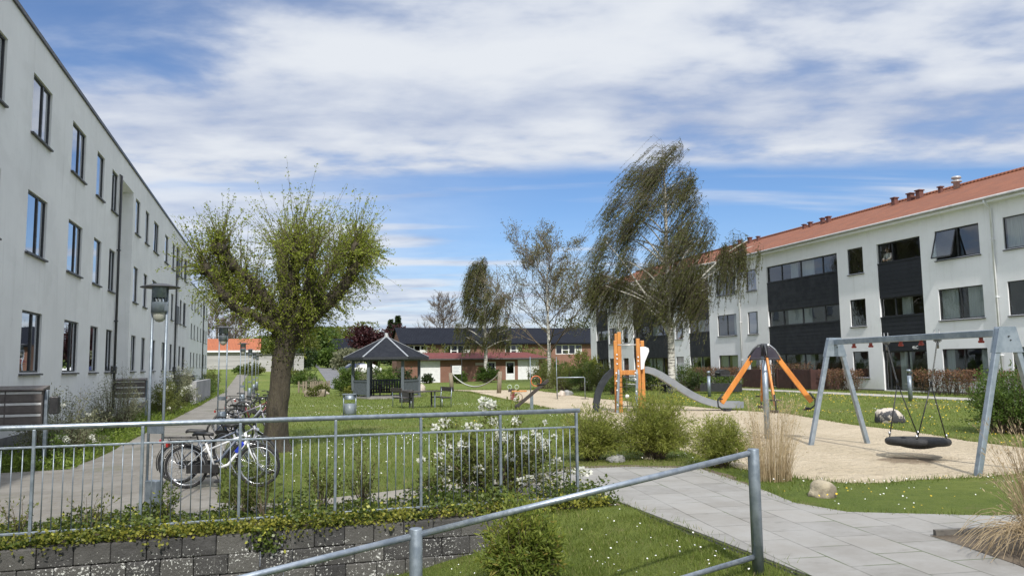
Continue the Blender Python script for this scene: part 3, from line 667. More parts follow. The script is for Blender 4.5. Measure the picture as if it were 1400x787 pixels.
for a, b in pairs:
    for z0, z1 in rowsR:
        if a == 27.5 and z0 > 6:
            o = window(rb, RX, (a + b) / 2, (z0 + z1) / 2, PI / 2, b - a, z1 - z0, (.5,), curt=0)
            # the far half is a top-hung sash pushed open
            pn = [c for c in o.children if c.name.startswith('pane')][0]; pn.data = MB().add([(-1.24 + .01, -.125, -.70), (0, -.125, -.70), (0, -.125, .70), (-1.24, -.125, .70)], [(0, 1, 2, 3)]).mesh('pane'); pn.data.materials.append(GLASS)
            s_ = MB(); w2, h2 = 1.2, 1.40
            for (x0, x1, zz0, zz1) in ((0, w2, -.05, 0), (0, w2, -h2, -h2 + .05), (0, .05, -h2, 0), (w2 - .05, w2, -h2, 0)): s_.box(x0, -.03, zz0, x1, .02, zz1)
            sash = s_.build('open_sash', FRAME, o, loc=(.03, -.07, .70)); sash.rotation_euler = (R_(17), 0, 0)
            g_ = MB(); g_.box(.045, -.006, -h2 + .045, w2 - .045, .006, -.045)
            sg_ = g_.build('sash_pane', GLASS, o, loc=(.03, -.07, .70)); sg_.rotation_euler = (R_(17), 0, 0)
        else: window(rb, RX, (a + b) / 2, (z0 + z1) / 2, PI / 2, b - a, z1 - z0, (.5,), curt=.95)
for a, b in smalls:
    for z0, z1 in rowsR:
        if z0 < 1 and a in (44.9, 65.0): z0 = .30
        window(rb, RX, (a + b) / 2, (z0 + z1) / 2, PI / 2, b - a, z1 - z0, (), sill=z0 > .5, curt=.85)
for bi, (a, b) in enumerate(balc):
    nn = 3 if b - a < 4 else 4
    for (z0, z1) in ((5.16, 6.97), (2.35, 4.10)):
        m = MB(); m.box(RX + .02, a + .01, z0, RX + .10, b - .01, z1)
        for k in range(1, 8): z = z0 + (z1 - z0) * k / 8; m.box(RX + .012, a + .01, z - .008, RX + .02, b - .01, z + .008)
        m.box(RX - .015, a - .0, z1, RX + .16, b, z1 + .05)
        p_ = part(m, 'balcony_front', BLACKPAN, rb)
        if bi == 1 and z0 < 3:
            cv_ = bpy.data.curves.new('house_number', 'FONT'); cv_.body = '46C'; cv_.size = .23; cv_.extrude = .006
            tmp = bpy.data.objects.new('tmp_text', cv_); me_ = bpy.data.meshes.new_from_object(tmp); me_.name = 'house_number'; bpy.data.objects.remove(tmp)
            hn = link_mesh('house_number', me_, WHITEP, p_, (RX - .002, 31.85, 2.42)); hn.rotation_euler = (PI / 2, 0, -PI / 2)
    for zi, (z0, z1) in enumerate(((7.02, 8.08), (4.15, 5.16), (.30, 2.35))):
        m = MB(); W = b - a
        us = [0, .34, 1] if nn == 3 else [0, .22, .5, .8, 1]
        if nn == 3 and zi == 2: us = [0, .12, .55, 1]
        for u in us:
            y = b - W * u; y0 = min(max(y - .035, a), b - .07); m.box(RX + .10, y0, z0, RX + .18, y0 + .07, z1)
        m.box(RX + .10, a + .07, z1 - .07, RX + .18, b - .07, z1); m.box(RX + .10, a + .07, z0, RX + .18, b - .07, z0 + .06)
        fr = part(m, 'balcony_glazing', FRAME, rb)
        g = MB(); open_bay = (bi == 1 and zi == 0)
        for u0, u1 in zip(us[:-1], us[1:]):
            y1_, y0_ = b - W * u0, b - W * u1
            if open_bay and u0 == 0:
                y0_ = y1_ - .78
            if open_bay and u0 > 0: y1_ = y1_ - .28
            g.add([(RX + .14, y0_, z0), (RX + .14, y1_, z0), (RX + .14, y1_, z1), (RX + .14, y0_, z1)], [(0, 1, 2, 3)])
        g.build('pane', GLASS, fr, loc=Vector((0, 0, 0)))
        for _k in range(0 if open_bay else 2):
            c = MB(); yc = a + W * random.uniform(.2, .6); c.box(RX + .32 + .05 * _k, yc, z0 + .02, RX + .35 + .05 * _k, yc + W * random.uniform(.10, .26), z1); c.build('curtain', CURT, fr)

# ---------------- brick garage row and terrace houses behind
def brick_mat(name, c1, c2, mort):
    m, nt, b, out = new_mat(name); t = NT(nt); p = t.wpos(); s = t.n('ShaderNodeSeparateXYZ'); t.l(p, s.inputs[0]); cb = t.n('ShaderNodeCombineXYZ')
    t.l(t.m('ADD', s.outputs[0], s.outputs[1]), cb.inputs[0]); t.l(s.outputs[2], cb.inputs[1])
    br = t.n('ShaderNodeTexBrick'); t.l(cb.outputs[0], br.inputs['Vector']); br.inputs['Scale'].default_value = 1; br.inputs['Brick Width'].default_value = .24; br.inputs['Row Height'].default_value = .068; br.inputs['Mortar Size'].default_value = .008
    br.inputs['Color1'].default_value = (*c1, 1); br.inputs['Color2'].default_value = (*c2, 1); br.inputs['Mortar'].default_value = (*mort, 1)
    c = t.mix(t.smooth(t.noise(p, .7, 6, .7), .35, .7, 0, .4), br.outputs['Color'], tuple(q * .6 for q in c1)); t.l(c, b.inputs['Base Color']); b.inputs['Roughness'].default_value = .9; return m
BRICK = brick_mat('red_brick', (.25, .105, .068), (.20, .083, .056), (.26, .22, .18))
BLACKTILE = tile_mat('black_roof_tiles', (.010, .012, .019), (.014, .017, .025), (1, 0)); BLACKTILE.node_tree.nodes['Principled BSDF'].inputs['Specular IOR Level'].default_value = .12
REDROOF = M('red_felt_roof', (.155, .050, .045), .9, (.115, .040, .038), 1.5, world=True, spec=.15)
GY = 88.0
gx0, gx1 = at(553, 500, 90).x, at(746, 500, 93).x
xp = lambda px, yy=GY: (lambda q: q.x / q.y * yy)(at(px, 500, 50))
gar = thing('garage_building', 'low red brick garage with white doors and flat red roof', 'garage', ((gx0 + gx1) / 2, GY + 3, 0))
m = MB(); posG = lambda a, z, d: (a, GY + d, z)
gops = [(xp(573), xp(602), 0, 2.45, .12), (xp(666.5), xp(678), .9, 2.3, .12), (xp(691.5), xp(704), 0, 2.3, .12), (xp(708), xp(737), 0, 2.5, .12)]
facade(m, posG, xp(553), xp(745), -.2, 2.62, gops)
for (xa, xb) in ((xp(553), None), (xp(745), None)): m.add([(xa, GY, -.2), (xa, GY + 6, -.2), (xa, GY + 6, 2.62), (xa, GY, 2.62)], [(0, 1, 2, 3)])
m.add([(xp(553), GY + 6, -.2), (xp(745), GY + 6, -.2), (xp(745), GY + 6, 2.62), (xp(553), GY + 6, 2.62)], [(0, 1, 2, 3)])
part(m, 'wall', BRICK, gar)
m = MB(); xa, xb = xp(550), xp(750)
m.add([(xa, GY - .7, 2.70), (xb, GY - .7, 2.70), (xb - 1.5, GY + 4, 3.45), (xa + .5, GY + 4, 3.45), (xb, GY + 7, 2.8), (xa, GY + 7, 2.8)], [(0, 1, 2, 3), (3, 2, 4, 5), (0, 3, 5), (1, 4, 2)])
part(m, 'roof', REDROOF, gar)
m = MB(); m.box(xa, GY - .75, 2.56, xb, GY - .69, 2.70); m.box(xa, GY - .69, 2.6, xb, GY + 6.5, 2.64); part(m, 'roof_edge', SILLM, gar)
for (a, b, z0, z1, d) in (gops[0], gops[3]):
    m = MB(); m.box(a, GY + .07, 0, (a + b) / 2 - .03, GY + .11, z1); m.box((a + b) / 2 + .03, GY + .07, 0, b, GY + .11, z1)
    if a == gops[0][0]: m.box((a + b) / 2 - .03, GY + .08, 0, (a + b) / 2 + .03, GY + .10, z1)
    dr = part(m, 'garage_door', WHITEP, gar)
    m = MB(); m.box((a + b) / 2 - .10, GY + .05, .05, (a + b) / 2 + .10, GY + .068, 1.0); m.build('post', SILLM, dr, loc=Vector((0,0,0)))
for (a, b, z0, z1, d) in (gops[1], gops[2]):
    m = MB(); m.box(a, GY + .06, z0, a + .14, GY + .11, z1); m.box(b - .14, GY + .06, z0, b, GY + .11, z1); m.box(a + .14, GY + .06, z1 - .14, b - .14, GY + .11, z1); m.box(a + .14, GY + .06, z0, b - .14, GY + .11, z0 + (.14 if z0 > .5 else .9))
    dr = part(m, 'door' if z0 < .5 else 'window', WHITEP, gar)
    m = MB(); m.box(a + .14, GY + .08, z0 + .1, b - .14, GY + .10, z1 - .14); m.build('pane', GLASS_D, dr)
m = MB(); m.box(xp(573) - .2, GY + 2.5, 0, xp(745) - .3, GY + 2.6, 2.4); part(m, 'interior_wall', INTER, gar)
m = MB(); m.box(xp(650), GY - .04, 1.9, xp(664), GY + .005, 2.2); part(m, 'name_plate', M('plate_pink_grey', (.5, .42, .38), .6), gar)
HY = 106.0
hb = thing('terraced_house', 'red brick terrace with long black tiled roof and white framed windows', 'house', (xp(680, HY), HY + 4, 0))
hx0, hx1 = xp(549, HY), xp(840, HY)
wins = [(557, 584, 3), (608, 643, 4), (691, 714, 3), (760, 796, 4)]
posH = lambda a, z, d: (a, HY + d, z)
hops = [(xp(p, HY), xp(q, HY), 3.35, 4.75, .12) for p, q, _ in wins]
m = MB(); facade(m, posH, hx0, hx1, -.2, 5.0, hops)
for xx in (hx0, hx1): m.add([(xx, HY, -.2), (xx, HY + 9, -.2), (xx, HY + 9, 5.0), (xx, HY + 4.5, 7.2), (xx, HY, 5.0)], [(0, 1, 2, 3, 4)])
m.add([(hx0, HY + 9, -.2), (hx1, HY + 9, -.2), (hx1, HY + 9, 5), (hx0, HY + 9, 5)], [(0, 1, 2, 3)]); part(m, 'wall', BRICK, hb)
m = MB()
for sg in (0, 1):
    ya = HY - .6 if sg == 0 else HY + 9.6
    m.add([(hx0 - .3, ya, 4.95), (hx1 + .3, ya, 4.95), (hx1 + .3, HY + 4.5, 7.38), (hx0 - .3, HY + 4.5, 7.38)], [(0, 1, 2, 3)])
m.box(hx0 - .3, HY - .62, 4.8, hx1 + .3, HY - .58, 4.98); part(m, 'roof', BLACKTILE, hb)
for (a, b, z0, z1, d), (_, _, k) in zip(hops, wins):
    m = MB(); W = b - a
    m.box(a, HY + .04, z1 - .1, b, HY + .1, z1); m.box(a, HY + .04, z0, b, HY + .1, z0 + .1)
    for i in range(k + 1): x = a + W * i / k; m.box(max(a, x - .10), HY + .03, z0, min(b, x + .10), HY + .105, z1)
    m.box(a + W / k + .05, HY + .035, z0 + .55, a + 2 * W / k - .05, HY + .10, z0 + .65)
    m.box(a + W * (k - 1) / k, HY + .05, z0, b, HY + .09, z0 + .8)
    o = part(m, 'window', WHITEFR, hb); m = MB(); m.box(a + .02, HY + .07, z0 + .02, b - .02, HY + .08, z1 - .02); m.build('pane', GLASS_D, o)
m = MB(); m.box(hx0 + .3, HY + 3.0, .2, hx1 - .3, HY + 3.1, 4.9); part(m, 'interior_wall', INTER, hb)
# low house left of it, further up the road
p0, p1 = at(442, 476, 150), at(500, 476, 150); gz0 = gz(p0.x, p0.y)
lh = thing('bungalow', 'distant low house with dark roof beside the road', 'house', ((p0.x + p1.x) / 2, p0.y, gz0))
zt = at(470, 476, 150).z; zr = at(470, 462, 152).z
m = MB(); m.box(p0.x + .4, p0.y, gz0 - .3, p1.x - .4, p0.y + 7, zt); part(m, 'wall', BRICK, lh)
m = MB()
for ya in (p0.y - .6, p0.y + 7.6): m.add([(p0.x, ya, zt - .1), (p1.x, ya, zt - .1), (p1.x, p0.y + 3.5, zr), (p0.x, p0.y + 3.5, zr)], [(0, 1, 2, 3)])
part(m, 'roof', BLACKTILE, lh)
for k in (.2, .6):
    m = MB(); x = p0.x + (p1.x - p0.x) * k; m.box(x, p0.y - .04, zt - 1.7, x + 1.6, p0.y + .01, zt - .5); part(m, 'window', WHITEFR, lh)
# clad hall with orange roof at the end of the path
p0, p1 = at(276, 503, 122), at(352, 503, 122); z0 = gz(-4, 122); zt = at(315, 478.5, 122).z; zr = at(315, 462, 125).z
oh = thing('hall_building', 'low grey clad hall with bright orange tiled roof at the path end', 'building', ((p0.x + p1.x) / 2, p0.y, z0))
CLAD = M('grey_cladding', (.42, .41, .40), .7, (.30, .295, .29), .5, world=True, stretch=(.2, .2, 9))
m = MB(); m.box(p0.x - 4, p0.y, z0 - .4, p1.x, p0.y + 8, zt); part(m, 'wall', CLAD, oh)
m = MB(); ORANGETILE = tile_mat('orange_tiles', (.40, .125, .05), (.33, .10, .042), (1, 0))
for ya in (p0.y - .5, p0.y + 8.5): m.add([(p0.x - 4.4, ya, zt - .05), (p1.x + .4, ya, zt - .05), (p1.x + .4, p0.y + 4, zr), (p0.x - 4.4, p0.y + 4, zr)], [(0, 1, 2, 3)])
part(m, 'roof', ORANGETILE, oh)
m = MB(); m.box(p0.x - 4.4, p0.y - .52, zt - .3, p1.x + .4, p0.y - .46, zt); part(m, 'gutter', WHITEP, oh)
p0, p1 = at(352, 503, 112), at(416, 503, 112); z0 = gz(-1, 112); zt = at(400, 484, 112).z
sh = thing('shed', 'small grey clad shed with flat roof beyond the lawn', 'shed', ((p0.x + p1.x) / 2, p0.y, z0))
m = MB(); m.box(p0.x, p0.y, z0 - .4, p1.x, p0.y + 5, zt); part(m, 'wall', CLAD, sh)
m = MB(); m.box(p0.x - .2, p0.y - .2, zt + .002, p1.x + .2, p0.y + 5.2, zt + .14); part(m, 'roof', SILLM, sh)
m = MB(); m.box(p1.x - 2.4, p0.y - .03, z0, p1.x - 1.4, p0.y + .01, z0 + 1.9); part(m, 'door', SILLM, sh)
# road up the hill
rl = [on_terrain(*q) for q in ((453, 531), (447, 522), (440, 512), (434, 504), (428, 497), (424, 492.5), (420, 489))]
rr = [on_terrain(*q) for q in ((468, 532), (466, 522), (464, 511), (460, 504), (457, 498), (462, 493), (475, 489))]
bm = bmesh.new(); A_ = [bm.verts.new((p.x, p.y, gz(p.x, p.y) + .03)) for p in rl]; B_ = [bm.verts.new((p.x, p.y, gz(p.x, p.y) + .03)) for p in rr]
for i in range(len(A_) - 1): bm.faces.new((A_[i], B_[i], B_[i + 1], A_[i + 1]))
me = bpy.data.meshes.new('road'); bm.to_mesh(me); bm.free()
setp(link_mesh('road', me, M('asphalt', (.16, .16, .165), .9, (.12, .12, .125), .4, world=True)), 'grey road climbing away past the gazebo', 'road', kind='structure')
# concrete wall beside the path
m = MB(); m.box(-4.15, 43.6, -.2, -3.85, 53, 1.22); cw = m.build('concrete_wall', M('cast_concrete', (.33, .33, .33), .85, (.25, .25, .255), .9, world=True), None, .01)
setp(cw, 'short plain concrete wall beside the brown path', 'wall')
# ================================================================== FOREGROUND STEELWORK AND WALL
# retaining wall of dark split blocks
def block_mat():
    m, nt, b, out = new_mat('dark_block_stone'); t = NT(nt); p = t.wpos(); r = t.n('ShaderNodeNewGeometry').outputs['Random Per Island']
    c = t.mix(t.smooth(t.noise(p, 3.2, 8, .75), .33, .68), (.026, .025, .026), (.070, .068, .067)); c = t.mix(t.m('MULTIPLY', r, .75), c, (.12, .115, .105))
    c = t.mix(t.smooth(t.noise(t.map(p, (5, 5, .8)), 1.2, 6, .7), .56, .70, 0, .6), c, (.17, .165, .155))
    n1 = t.noise(p, 38, 4, .70); n2 = t.noise(t.map(p, (1, 1, 1), (0, 0, 0), (5, 2, 1)), 2.0, 4, .6); s = t.n('ShaderNodeSeparateXYZ'); t.l(p, s.inputs[0])
    lich = t.smooth(t.m('ADD', n1, t.m('ADD', t.m('MULTIPLY', n2, .34), t.smooth(s.outputs[2], .02, -.25, -.06, .045))), .815, .84)
    c = t.mix(lich, c, (.60, .60, .57)); c = t.mix(t.smooth(t.noise(p, 1.7, 6, .7), .64, .74, 0, .5), c, (.06, .075, .03))
    t.l(c, b.inputs['Base Color']); b.inputs['Roughness'].default_value = .92
    t.l(t.bump(t.m('ADD', t.noise(p, 9, 6, .7), t.m('MULTIPLY', t.noise(p, 55, 4, .7), .35)), .8, .03), b.inputs['Normal']); return m
m = MB(); rs = random.Random(3)
for c in range(6):
    z1 = -.212 * c - .002; z0 = z1 - .206; x = -7.9 + (.175 if c % 2 else 0)
    while x < 2.93:
        L = .348 + rs.uniform(-.012, .012); xe = min(x + L - .006, 2.95)
        if xe - x > .08:
            dy = rs.uniform(-.012, .012) + .012 * c * -1; tz = rs.uniform(-.004, .004)
            m.box(x, 9.46 + dy, z0 + tz, xe, 9.70, z1 + tz)
        x += L
wall = m.build('retaining_wall', block_mat(), None, .012); setp(wall, 'dark concrete block retaining wall with white lichen spots', 'wall')
# galvanised railing on the wall
FY_ = 9.8
fx = [-8.1, -7.05, -6.0, -4.95, -3.75, -2.51, -1.42, -.37, .73, 1.78, 2.82, 3.88]
fen = thing('railing', 'long galvanised steel railing with thin upright bars above the block wall', 'railing', (-1, FY_, 0))
m = MB(); m.tube([(-8.2, FY_, 1.235), (3.93, FY_, 1.235)], .030, 12); part(m, 'handrail', GALV_L, fen)
for z, r_ in ((1.02, .0135), (.105, .015)):
    m = MB(); m.box(-8.2, FY_ - r_ * 1.3, z - r_ * .8, 3.88, FY_ + r_ * 1.3, z + r_ * .8); part(m, 'rail', GALV, fen, .003)
for x in fx:
    m = MB(); m.box(x - .016, FY_ - .022, -.1, x + .016, FY_ + .022, 1.21); part(m, 'post', GALV, fen, .004)
nb = 0; bal0 = None
for a, b in zip(fx[3:-1], fx[4:]):
    k = max(1, round((b - a) / .1))
    for i in range(1, k):
        x = a + (b - a) * i / k
        if bal0 is None:
            mm = MB(); mm.tube([(0, 0, .105), (0, 0, 1.02)], .0065, 6); bal0 = mm.mesh('baluster')
        o = link_mesh('baluster', bal0, GALV, fen, (x + 1, 0, 0)); nb += 1
# stair handrail in front
hr = thing('handrail', 'thick galvanised tube handrail sloping down beside the sunken lawn', 'handrail', (4.23, 6.28, 0))
for (x, zt, zb) in ((4.225, 1.06, -.1), (1.1, .57, -1.0)):
    m = MB(); m.tube([(x, 6.28, zb), (x, 6.28, zt - .008), (x, 6.28, zt)], [.052, .052, .047], 24); part(m, 'post', GALV, hr)
sl = (1.02 - .515) / (4.18 - 1.1)
for dz, x1 in ((0, -2.2), (-.925, -2.2)):
    m = MB()
    seg = ((4.19, 1.135), (1.065, x1))
    for xa, xb in seg: m.tube([(xa, 6.28, 1.02 + dz - sl * (4.18 - xa)), (xb, 6.28, 1.02 + dz - sl * (4.18 - xb))], .027 if dz == 0 else .024, 16)
    part(m, 'rail', GALV_L, hr)
# kerb of the planting pocket
m = MB(); m.bar((6.66, 6.70, .03), (9.6, 6.28, .03), .05, .10); setp(m.build('edging_kerb', M('dark_edging', (.11, .10, .09), .9, (.16, .15, .13), 6), None, .006), 'low dark edging strip along the bare soil pocket', 'kerb')

# ================================================================== LAMPS
LAMPG = M('lamp_glass', (.42, .42, .36), .25, (.36, .36, .32), 6)
def lamp(loc, rz, label, tall=.72, box=False):
    t = thing('path_lamp', label, 'lamp', loc, rz, 'path lamps beside the brown path')
    for s in (-1, 1):
        m = MB(); m.tube([(s * .095, s * .03, 0), (s * .095, s * .03, 2.93)], .0175, 10); m.build('pole', GALV, t)
    m = MB(); m.lathe([(0, 2.99), (.10, 2.985), (.245, 2.945), (.25, 2.935), (.10, 2.94), (0, 2.94)], 24); m.build('lamp_shade', DARKMETAL, t)
    m = MB(); m.lathe([(.10, 2.94), (.105, 2.80), (.085, 2.79), (.085, 2.94)], 20)
    for k in range(14):
        a = 2 * PI * k / 14; m.tube([(.095 * math.cos(a), .095 * math.sin(a), 2.74), (.095 * math.cos(a), .095 * math.sin(a), 2.80)], .006, 5)
    m.lathe([(.108, 2.74), (.108, 2.60), (.09, 2.60), (.09, 2.74)], 20); m.box(-.13, -.02, 2.62, .13, .02, 2.72); m.build('lamp_housing', GALV, t)
    m = MB(); m.lathe([(.088, 2.74), (.088, 2.58), (.075, 2.52), (.04, 2.485), (0, 2.475)], 16); m.build('lantern_glass', LAMPG, t)
    m = MB(); m.box(-.11, -.035, 1.02, .11, .035, 1.12); m.build('bracket', GALV, t)
    m = MB()
    if box: m.box(-.095, -.065, 0, .095, .065, .42)
    else: m.tube([(0, 0, 0), (0, 0, tall - .01), (0, 0, tall)], [.105, .105, .095], 20)
    m.build('base_box', GALV, t, .008 if box else 0)
    return t
l0 = lamp((-1.47, 11.2, 0), R_(-40), 'nearest twin pole lamp with flat dark hood, rising behind the railing', .44, True)
labs = ['second twin pole lamp, behind the front bicycles', 'third twin pole lamp, among the farther parked bicycles', 'fourth twin pole lamp far down the path, left of the tree trunk', 'fifth twin pole lamp far down the path', 'sixth and farthest twin pole lamp, near the path end']
for i, y in enumerate((22.2, 36.5, 48.0, 59, 70)): lamp((-1.32 - .02 * i, y, 0), R_(-15), labs[i])

# ================================================================== MAILBOXES
BOXBR = M('mailbox_brown', (.095, .08, .075), .5, (.13, .115, .105), 5)
STEELS = M('brushed_steel', (.60, .60, .59), .35, (.50, .50, .50), 9, .35, stretch=(.3, 4, 12))
FLAP = M('steel_flap', (.62, .62, .60), .45, (.52, .52, .51), 8)
def mailboxes(loc, w, h, cols, rows_, label, rz=0):
    t = thing('mailbox_bank', label, 'mailboxes', loc, rz, 'mailbox banks along the left block')
    m = MB(); m.box(-w, 0, .84, 0, .34, .84 + h); m.build('cabinet', BOXBR, t, .006)
    m = MB(); m.add([(-w - .03, -.08, .84 + h + .004), (.03, -.08, .84 + h + .004), (.03, .38, .84 + h + .004), (-w - .03, .38, .84 + h + .004), (-w - .03, -.08, .84 + h + .03), (.03, -.08, .84 + h + .03), (.03, .38, .84 + h + .09), (-w - .03, .38, .84 + h + .09)],
                    [(0, 3, 2, 1), (4, 5, 6, 7), (0, 1, 5, 4), (1, 2, 6, 5), (2, 3, 7, 6), (3, 0, 4, 7)]); m.build('lid', BOXBR, t)
    for r in range(rows_):
        for c in range(cols):
            x0 = -w + w * c / cols + .012; x1 = -w + w * (c + 1) / cols - .012; z0 = .84 + h * r / rows_ + .012; z1 = .84 + h * (r + 1) / rows_ - .012
            m = MB(); m.box(x0, -.014, z0, x1, -.002, z1 - .055); d = m.build('mailbox_door', BOXBR, t, .003)
            m = MB(); m.box(x0, -.022, z1 - .05, x1, -.002, z1 - .005); m.build('slot_flap', FLAP, d, .003)
            if (r * 3 + c * 2) % 5 == 1:
                m = MB(); m.box((x0 + x1) / 2 - .05, -.0165, z0 + .02, (x0 + x1) / 2 + .03, -.0145, z0 + .09); m.build('sticker', M('sticker', (.55, .62, .68) if c else (.7, .55, .3), .6), d)
    for x in (.04, -w - .04):
        m = MB(); m.box(x - .03, .1, -.05, x + .03, .2, .84 + h); m.build('post', GALV, t, .006)
    return t
mb1 = mailboxes((-4.25, 17.0, 0), 1.24, .64, 2, 3, 'nearest brown mailbox bank with steel flaps, at the left picture edge')
m = MB(); m.box(.10, .06, 1.02, .26, .24, 1.36); m.build('paper_box', BLACKPL, mb1, .02)
mailboxes((-4.55, 31.5, 0), 1.5, .62, 3, 3, 'second brown mailbox bank, half behind the round bushes by the wall')
mailboxes((-4.6, 50.0, 0), 1.2, .6, 2, 3, 'farthest brown mailbox bank, near the concrete wall')

# ================================================================== BICYCLES
PAINTS = {}
def paint(c):
    if c not in PAINTS: PAINTS[c] = M('bicycle_paint', c, .3, tuple(q * .8 for q in c), 12)
    return PAINTS[c]
def bicycle(loc, rz, col, label, lean=0.0, rack=True, basket=False, child=False, bag=False, bottle=False):
    sc = .72 if child else 1.0
    t = thing('bicycle', label, 'bicycle', loc, rz, 'bicycles parked beside the tree')
    t.rotation_euler = (lean, 0, rz); t.scale = (sc,) * 3
    P = paint(col); R = .335
    for x in (-.54, .56):
        w2 = MB(); w2.ring((0, 0, 0), (0, 1, 0), R - .05, .013, 36, 6)
        for k in range(18):
            a = 2 * PI * k / 18; w2.tube([(0, .02 if k % 2 else -.02, 0), ((R - .055) * math.cos(a), 0, (R - .055) * math.sin(a))], .0022, 4, False)
        w2.tube([(0, -.05, 0), (0, .05, 0)], .022, 8); w = w2.build('wheel', CHROME, t, loc=(x, 0, R))
        w2 = MB(); w2.ring((0, 0, 0), (0, 1, 0), R - .02, .021, 36, 8); w2.build('tyre', RUBBER, w)
    m = MB(); bb_ = (-.10, 0, .29); seat = (-.24, 0, .70); head_t = (.36, 0, .86); head_b = (.40, 0, .68); rear = (-.54, 0, R)
    m.tube([bb_, seat], .019, 8); m.tube([head_t, head_b], .022, 8); m.tube([(.385, 0, .72), (.10, 0, .36), bb_], .024, 8); m.tube([(.365, 0, .82), (-.19, 0, .60)], .017, 8)
    for s in (-1, 1): m.tube([bb_, (-.30, s * .05, .30), (rear[0], s * .06, R)], .011, 6); m.tube([(-.22, 0, .64), (rear[0], s * .06, R)], .009, 6)
    m.build('frame', P, t)
    m = MB()
    for s in (-1, 1): m.tube([(.40, 0, .68), (.42, s * .055, .66), (.47, s * .055, .52), (.56, s * .055, R)], [.02, .015, .014, .010], 7)
    m.build('fork', P, t)
    m = MB(); m.tube([(.355, 0, .86), (.33, 0, .98), (.37, 0, 1.0)], .014, 8); pts = [(.22, -.29, 1.02), (.34, -.22, 1.03), (.39, 0, 1.0), (.34, .22, 1.03), (.22, .29, 1.02)]; m.tube(pts, .012, 8)
    for s in (-1, 1): m.tube([(.20, s * .30, 1.015), (.30, s * .25, 1.03)], .018, 8); m.tube([(.35, s * .2, 1.02), (.41, s * .16, .97)], .007, 5)
    m.build('handlebar', BLACKPL, t)
    m = MB(); m.tube([seat, (-.275, 0, .82)], .013, 8)
    prof = [(-.42, .085, .87), (-.36, .095, .885), (-.27, .06, .875), (-.17, .028, .87), (-.12, .02, .86)]; vs = []
    for x, w2, z in prof: vs += [(x, -w2, z - .02), (x, 0, z), (x, w2, z - .02), (x, w2 * .6, z - .05), (x, -w2 * .6, z - .05)]
    fs = [(i * 5 + k, i * 5 + (k + 1) % 5, (i + 1) * 5 + (k + 1) % 5, (i + 1) * 5 + k) for i in range(4) for k in range(5)] + [(0, 1, 2, 3, 4), (24, 23, 22, 21, 20)]
    m.add(vs, fs, True); m.build('saddle', BLACKPL, t)
    for x, a0, a1 in ((-.54, 20, 200), (.56, 55, 200)):
        m = MB(); n = 16; vs = []
        for i in range(n + 1):
            a = R_(a0 + (a1 - a0) * i / n); rr = R + .025
            for s, q in ((-.028, -.008), (0, 0), (.028, -.008)): vs.append((x + (rr + q) * math.cos(a), s, R + (rr + q) * math.sin(a)))
        m.add(vs, [(i * 3 + k, i * 3 + k + 1, (i + 1) * 3 + k + 1, (i + 1) * 3 + k) for i in range(n) for k in range(2)], True); m.build('mudguard', BLACKPL, t)
    if rack:
        m = MB()
        for s in (-1, 1): m.tube([(-.25, s * .05, .74), (-.80, s * .05, .75)], .007, 6); m.tube([(-.70, s * .05, .75), (-.55, s * .07, R)], .006, 6)
        for x in (-.35, -.5, -.65, -.8): m.tube([(x, -.05, .745), (x, .05, .745)], .006, 5)
        m.build('luggage_rack', BLACKPL, t); m = MB(); m.box(-.83, -.05, .66, -.80, .05, .72); m.build('rear_light', M('red_reflector', (.4, .02, .02), .3), t)
    m = MB(); m.lathe([(0, -.012), (.085, -.012), (.09, 0), (.085, .012), (0, .012)], 22); v0 = m.v; m.v = [(x + bb_[0], z - .05, y + bb_[2]) for x, y, z in v0]
    m.bar((-.10, -.07, .29), (-.03, -.07, .14), .02, .012); m.bar((-.10, .07, .29), (-.17, .07, .44), .02, .012); m.cbox((-.03, -.12, .135), .09, .09, .025); m.cbox((-.17, .12, .445), .09, .09, .025)
    m.box(-.52, -.075, .25, -.03, -.055, .38); m.build('crankset', BLACKPL, t, .004)
    m = MB(); m.tube([(.40, 0, .78), (.45, 0, .80)], .03, 10); m.build('front_light', CHROME, t)
    if bottle: m = MB(); m.bar((.22, 0, .55), (.34, 0, .70), .06, .06); m.build('frame_lock', M('blue_lock', (.02, .05, .55), .4), t, .012)
    if basket:
        m = MB(); x0, x1, y0, y1, z0, z1 = .42, .72, -.19, .19, .76, 1.0
        for k in range(6):
            z = z0 + (z1 - z0) * k / 5; m.tube([(x0, y0, z), (x1, y0, z), (x1, y1, z), (x0, y1, z), (x0, y0, z)], .006, 4)
        for k in range(8):
            y = y0 + (y1 - y0) * k / 7; m.tube([(x0, y, z1), (x0, y, z0), (x1, y, z0), (x1, y, z1)], .005, 4)
        m.build('basket', BLACKPL, t)
    if bag:
        m = MB(); m.ball((-.25, 0, .72), .62, .24, .36, 16, 10, .05); m.ball((.38, 0, .86), .3, .3, .26, 12, 8, .06); m.build('rain_cover', M('bag_cloth', (.02, .025, .03), .6, (.04, .045, .05), 6), t)
    return t
b1 = on_ground(297, 672)
bicycle((b1.x + .05, 13.1, 0.012), R_(-14), (.78, .79, .80), 'white step-through bicycle with black rear rack, nearest the railing', R_(7), bottle=True)
bicycle((b1.x - .12, 13.75, .012), R_(-10), (.10, .12, .16), 'dark grey bicycle right behind the nearest white bicycle', R_(6))
bicycle((-.42, 14.9, .012), R_(-50), (.34, .35, .38), 'silver grey bicycle standing askew right in front of the tree trunk', R_(12), rack=False)
p = on_ground(339, 578); bicycle((p.x + .1, 22.6, .012), R_(-8), (.72, .71, .74), 'white bicycle with red trim standing in the middle group left of the trunk', R_(-6))
bicycle((-1.05, 21.5, .012), R_(-25), (.03, .05, .16), 'small blue child bicycle in front of the middle group', R_(8), rack=False, child=True)
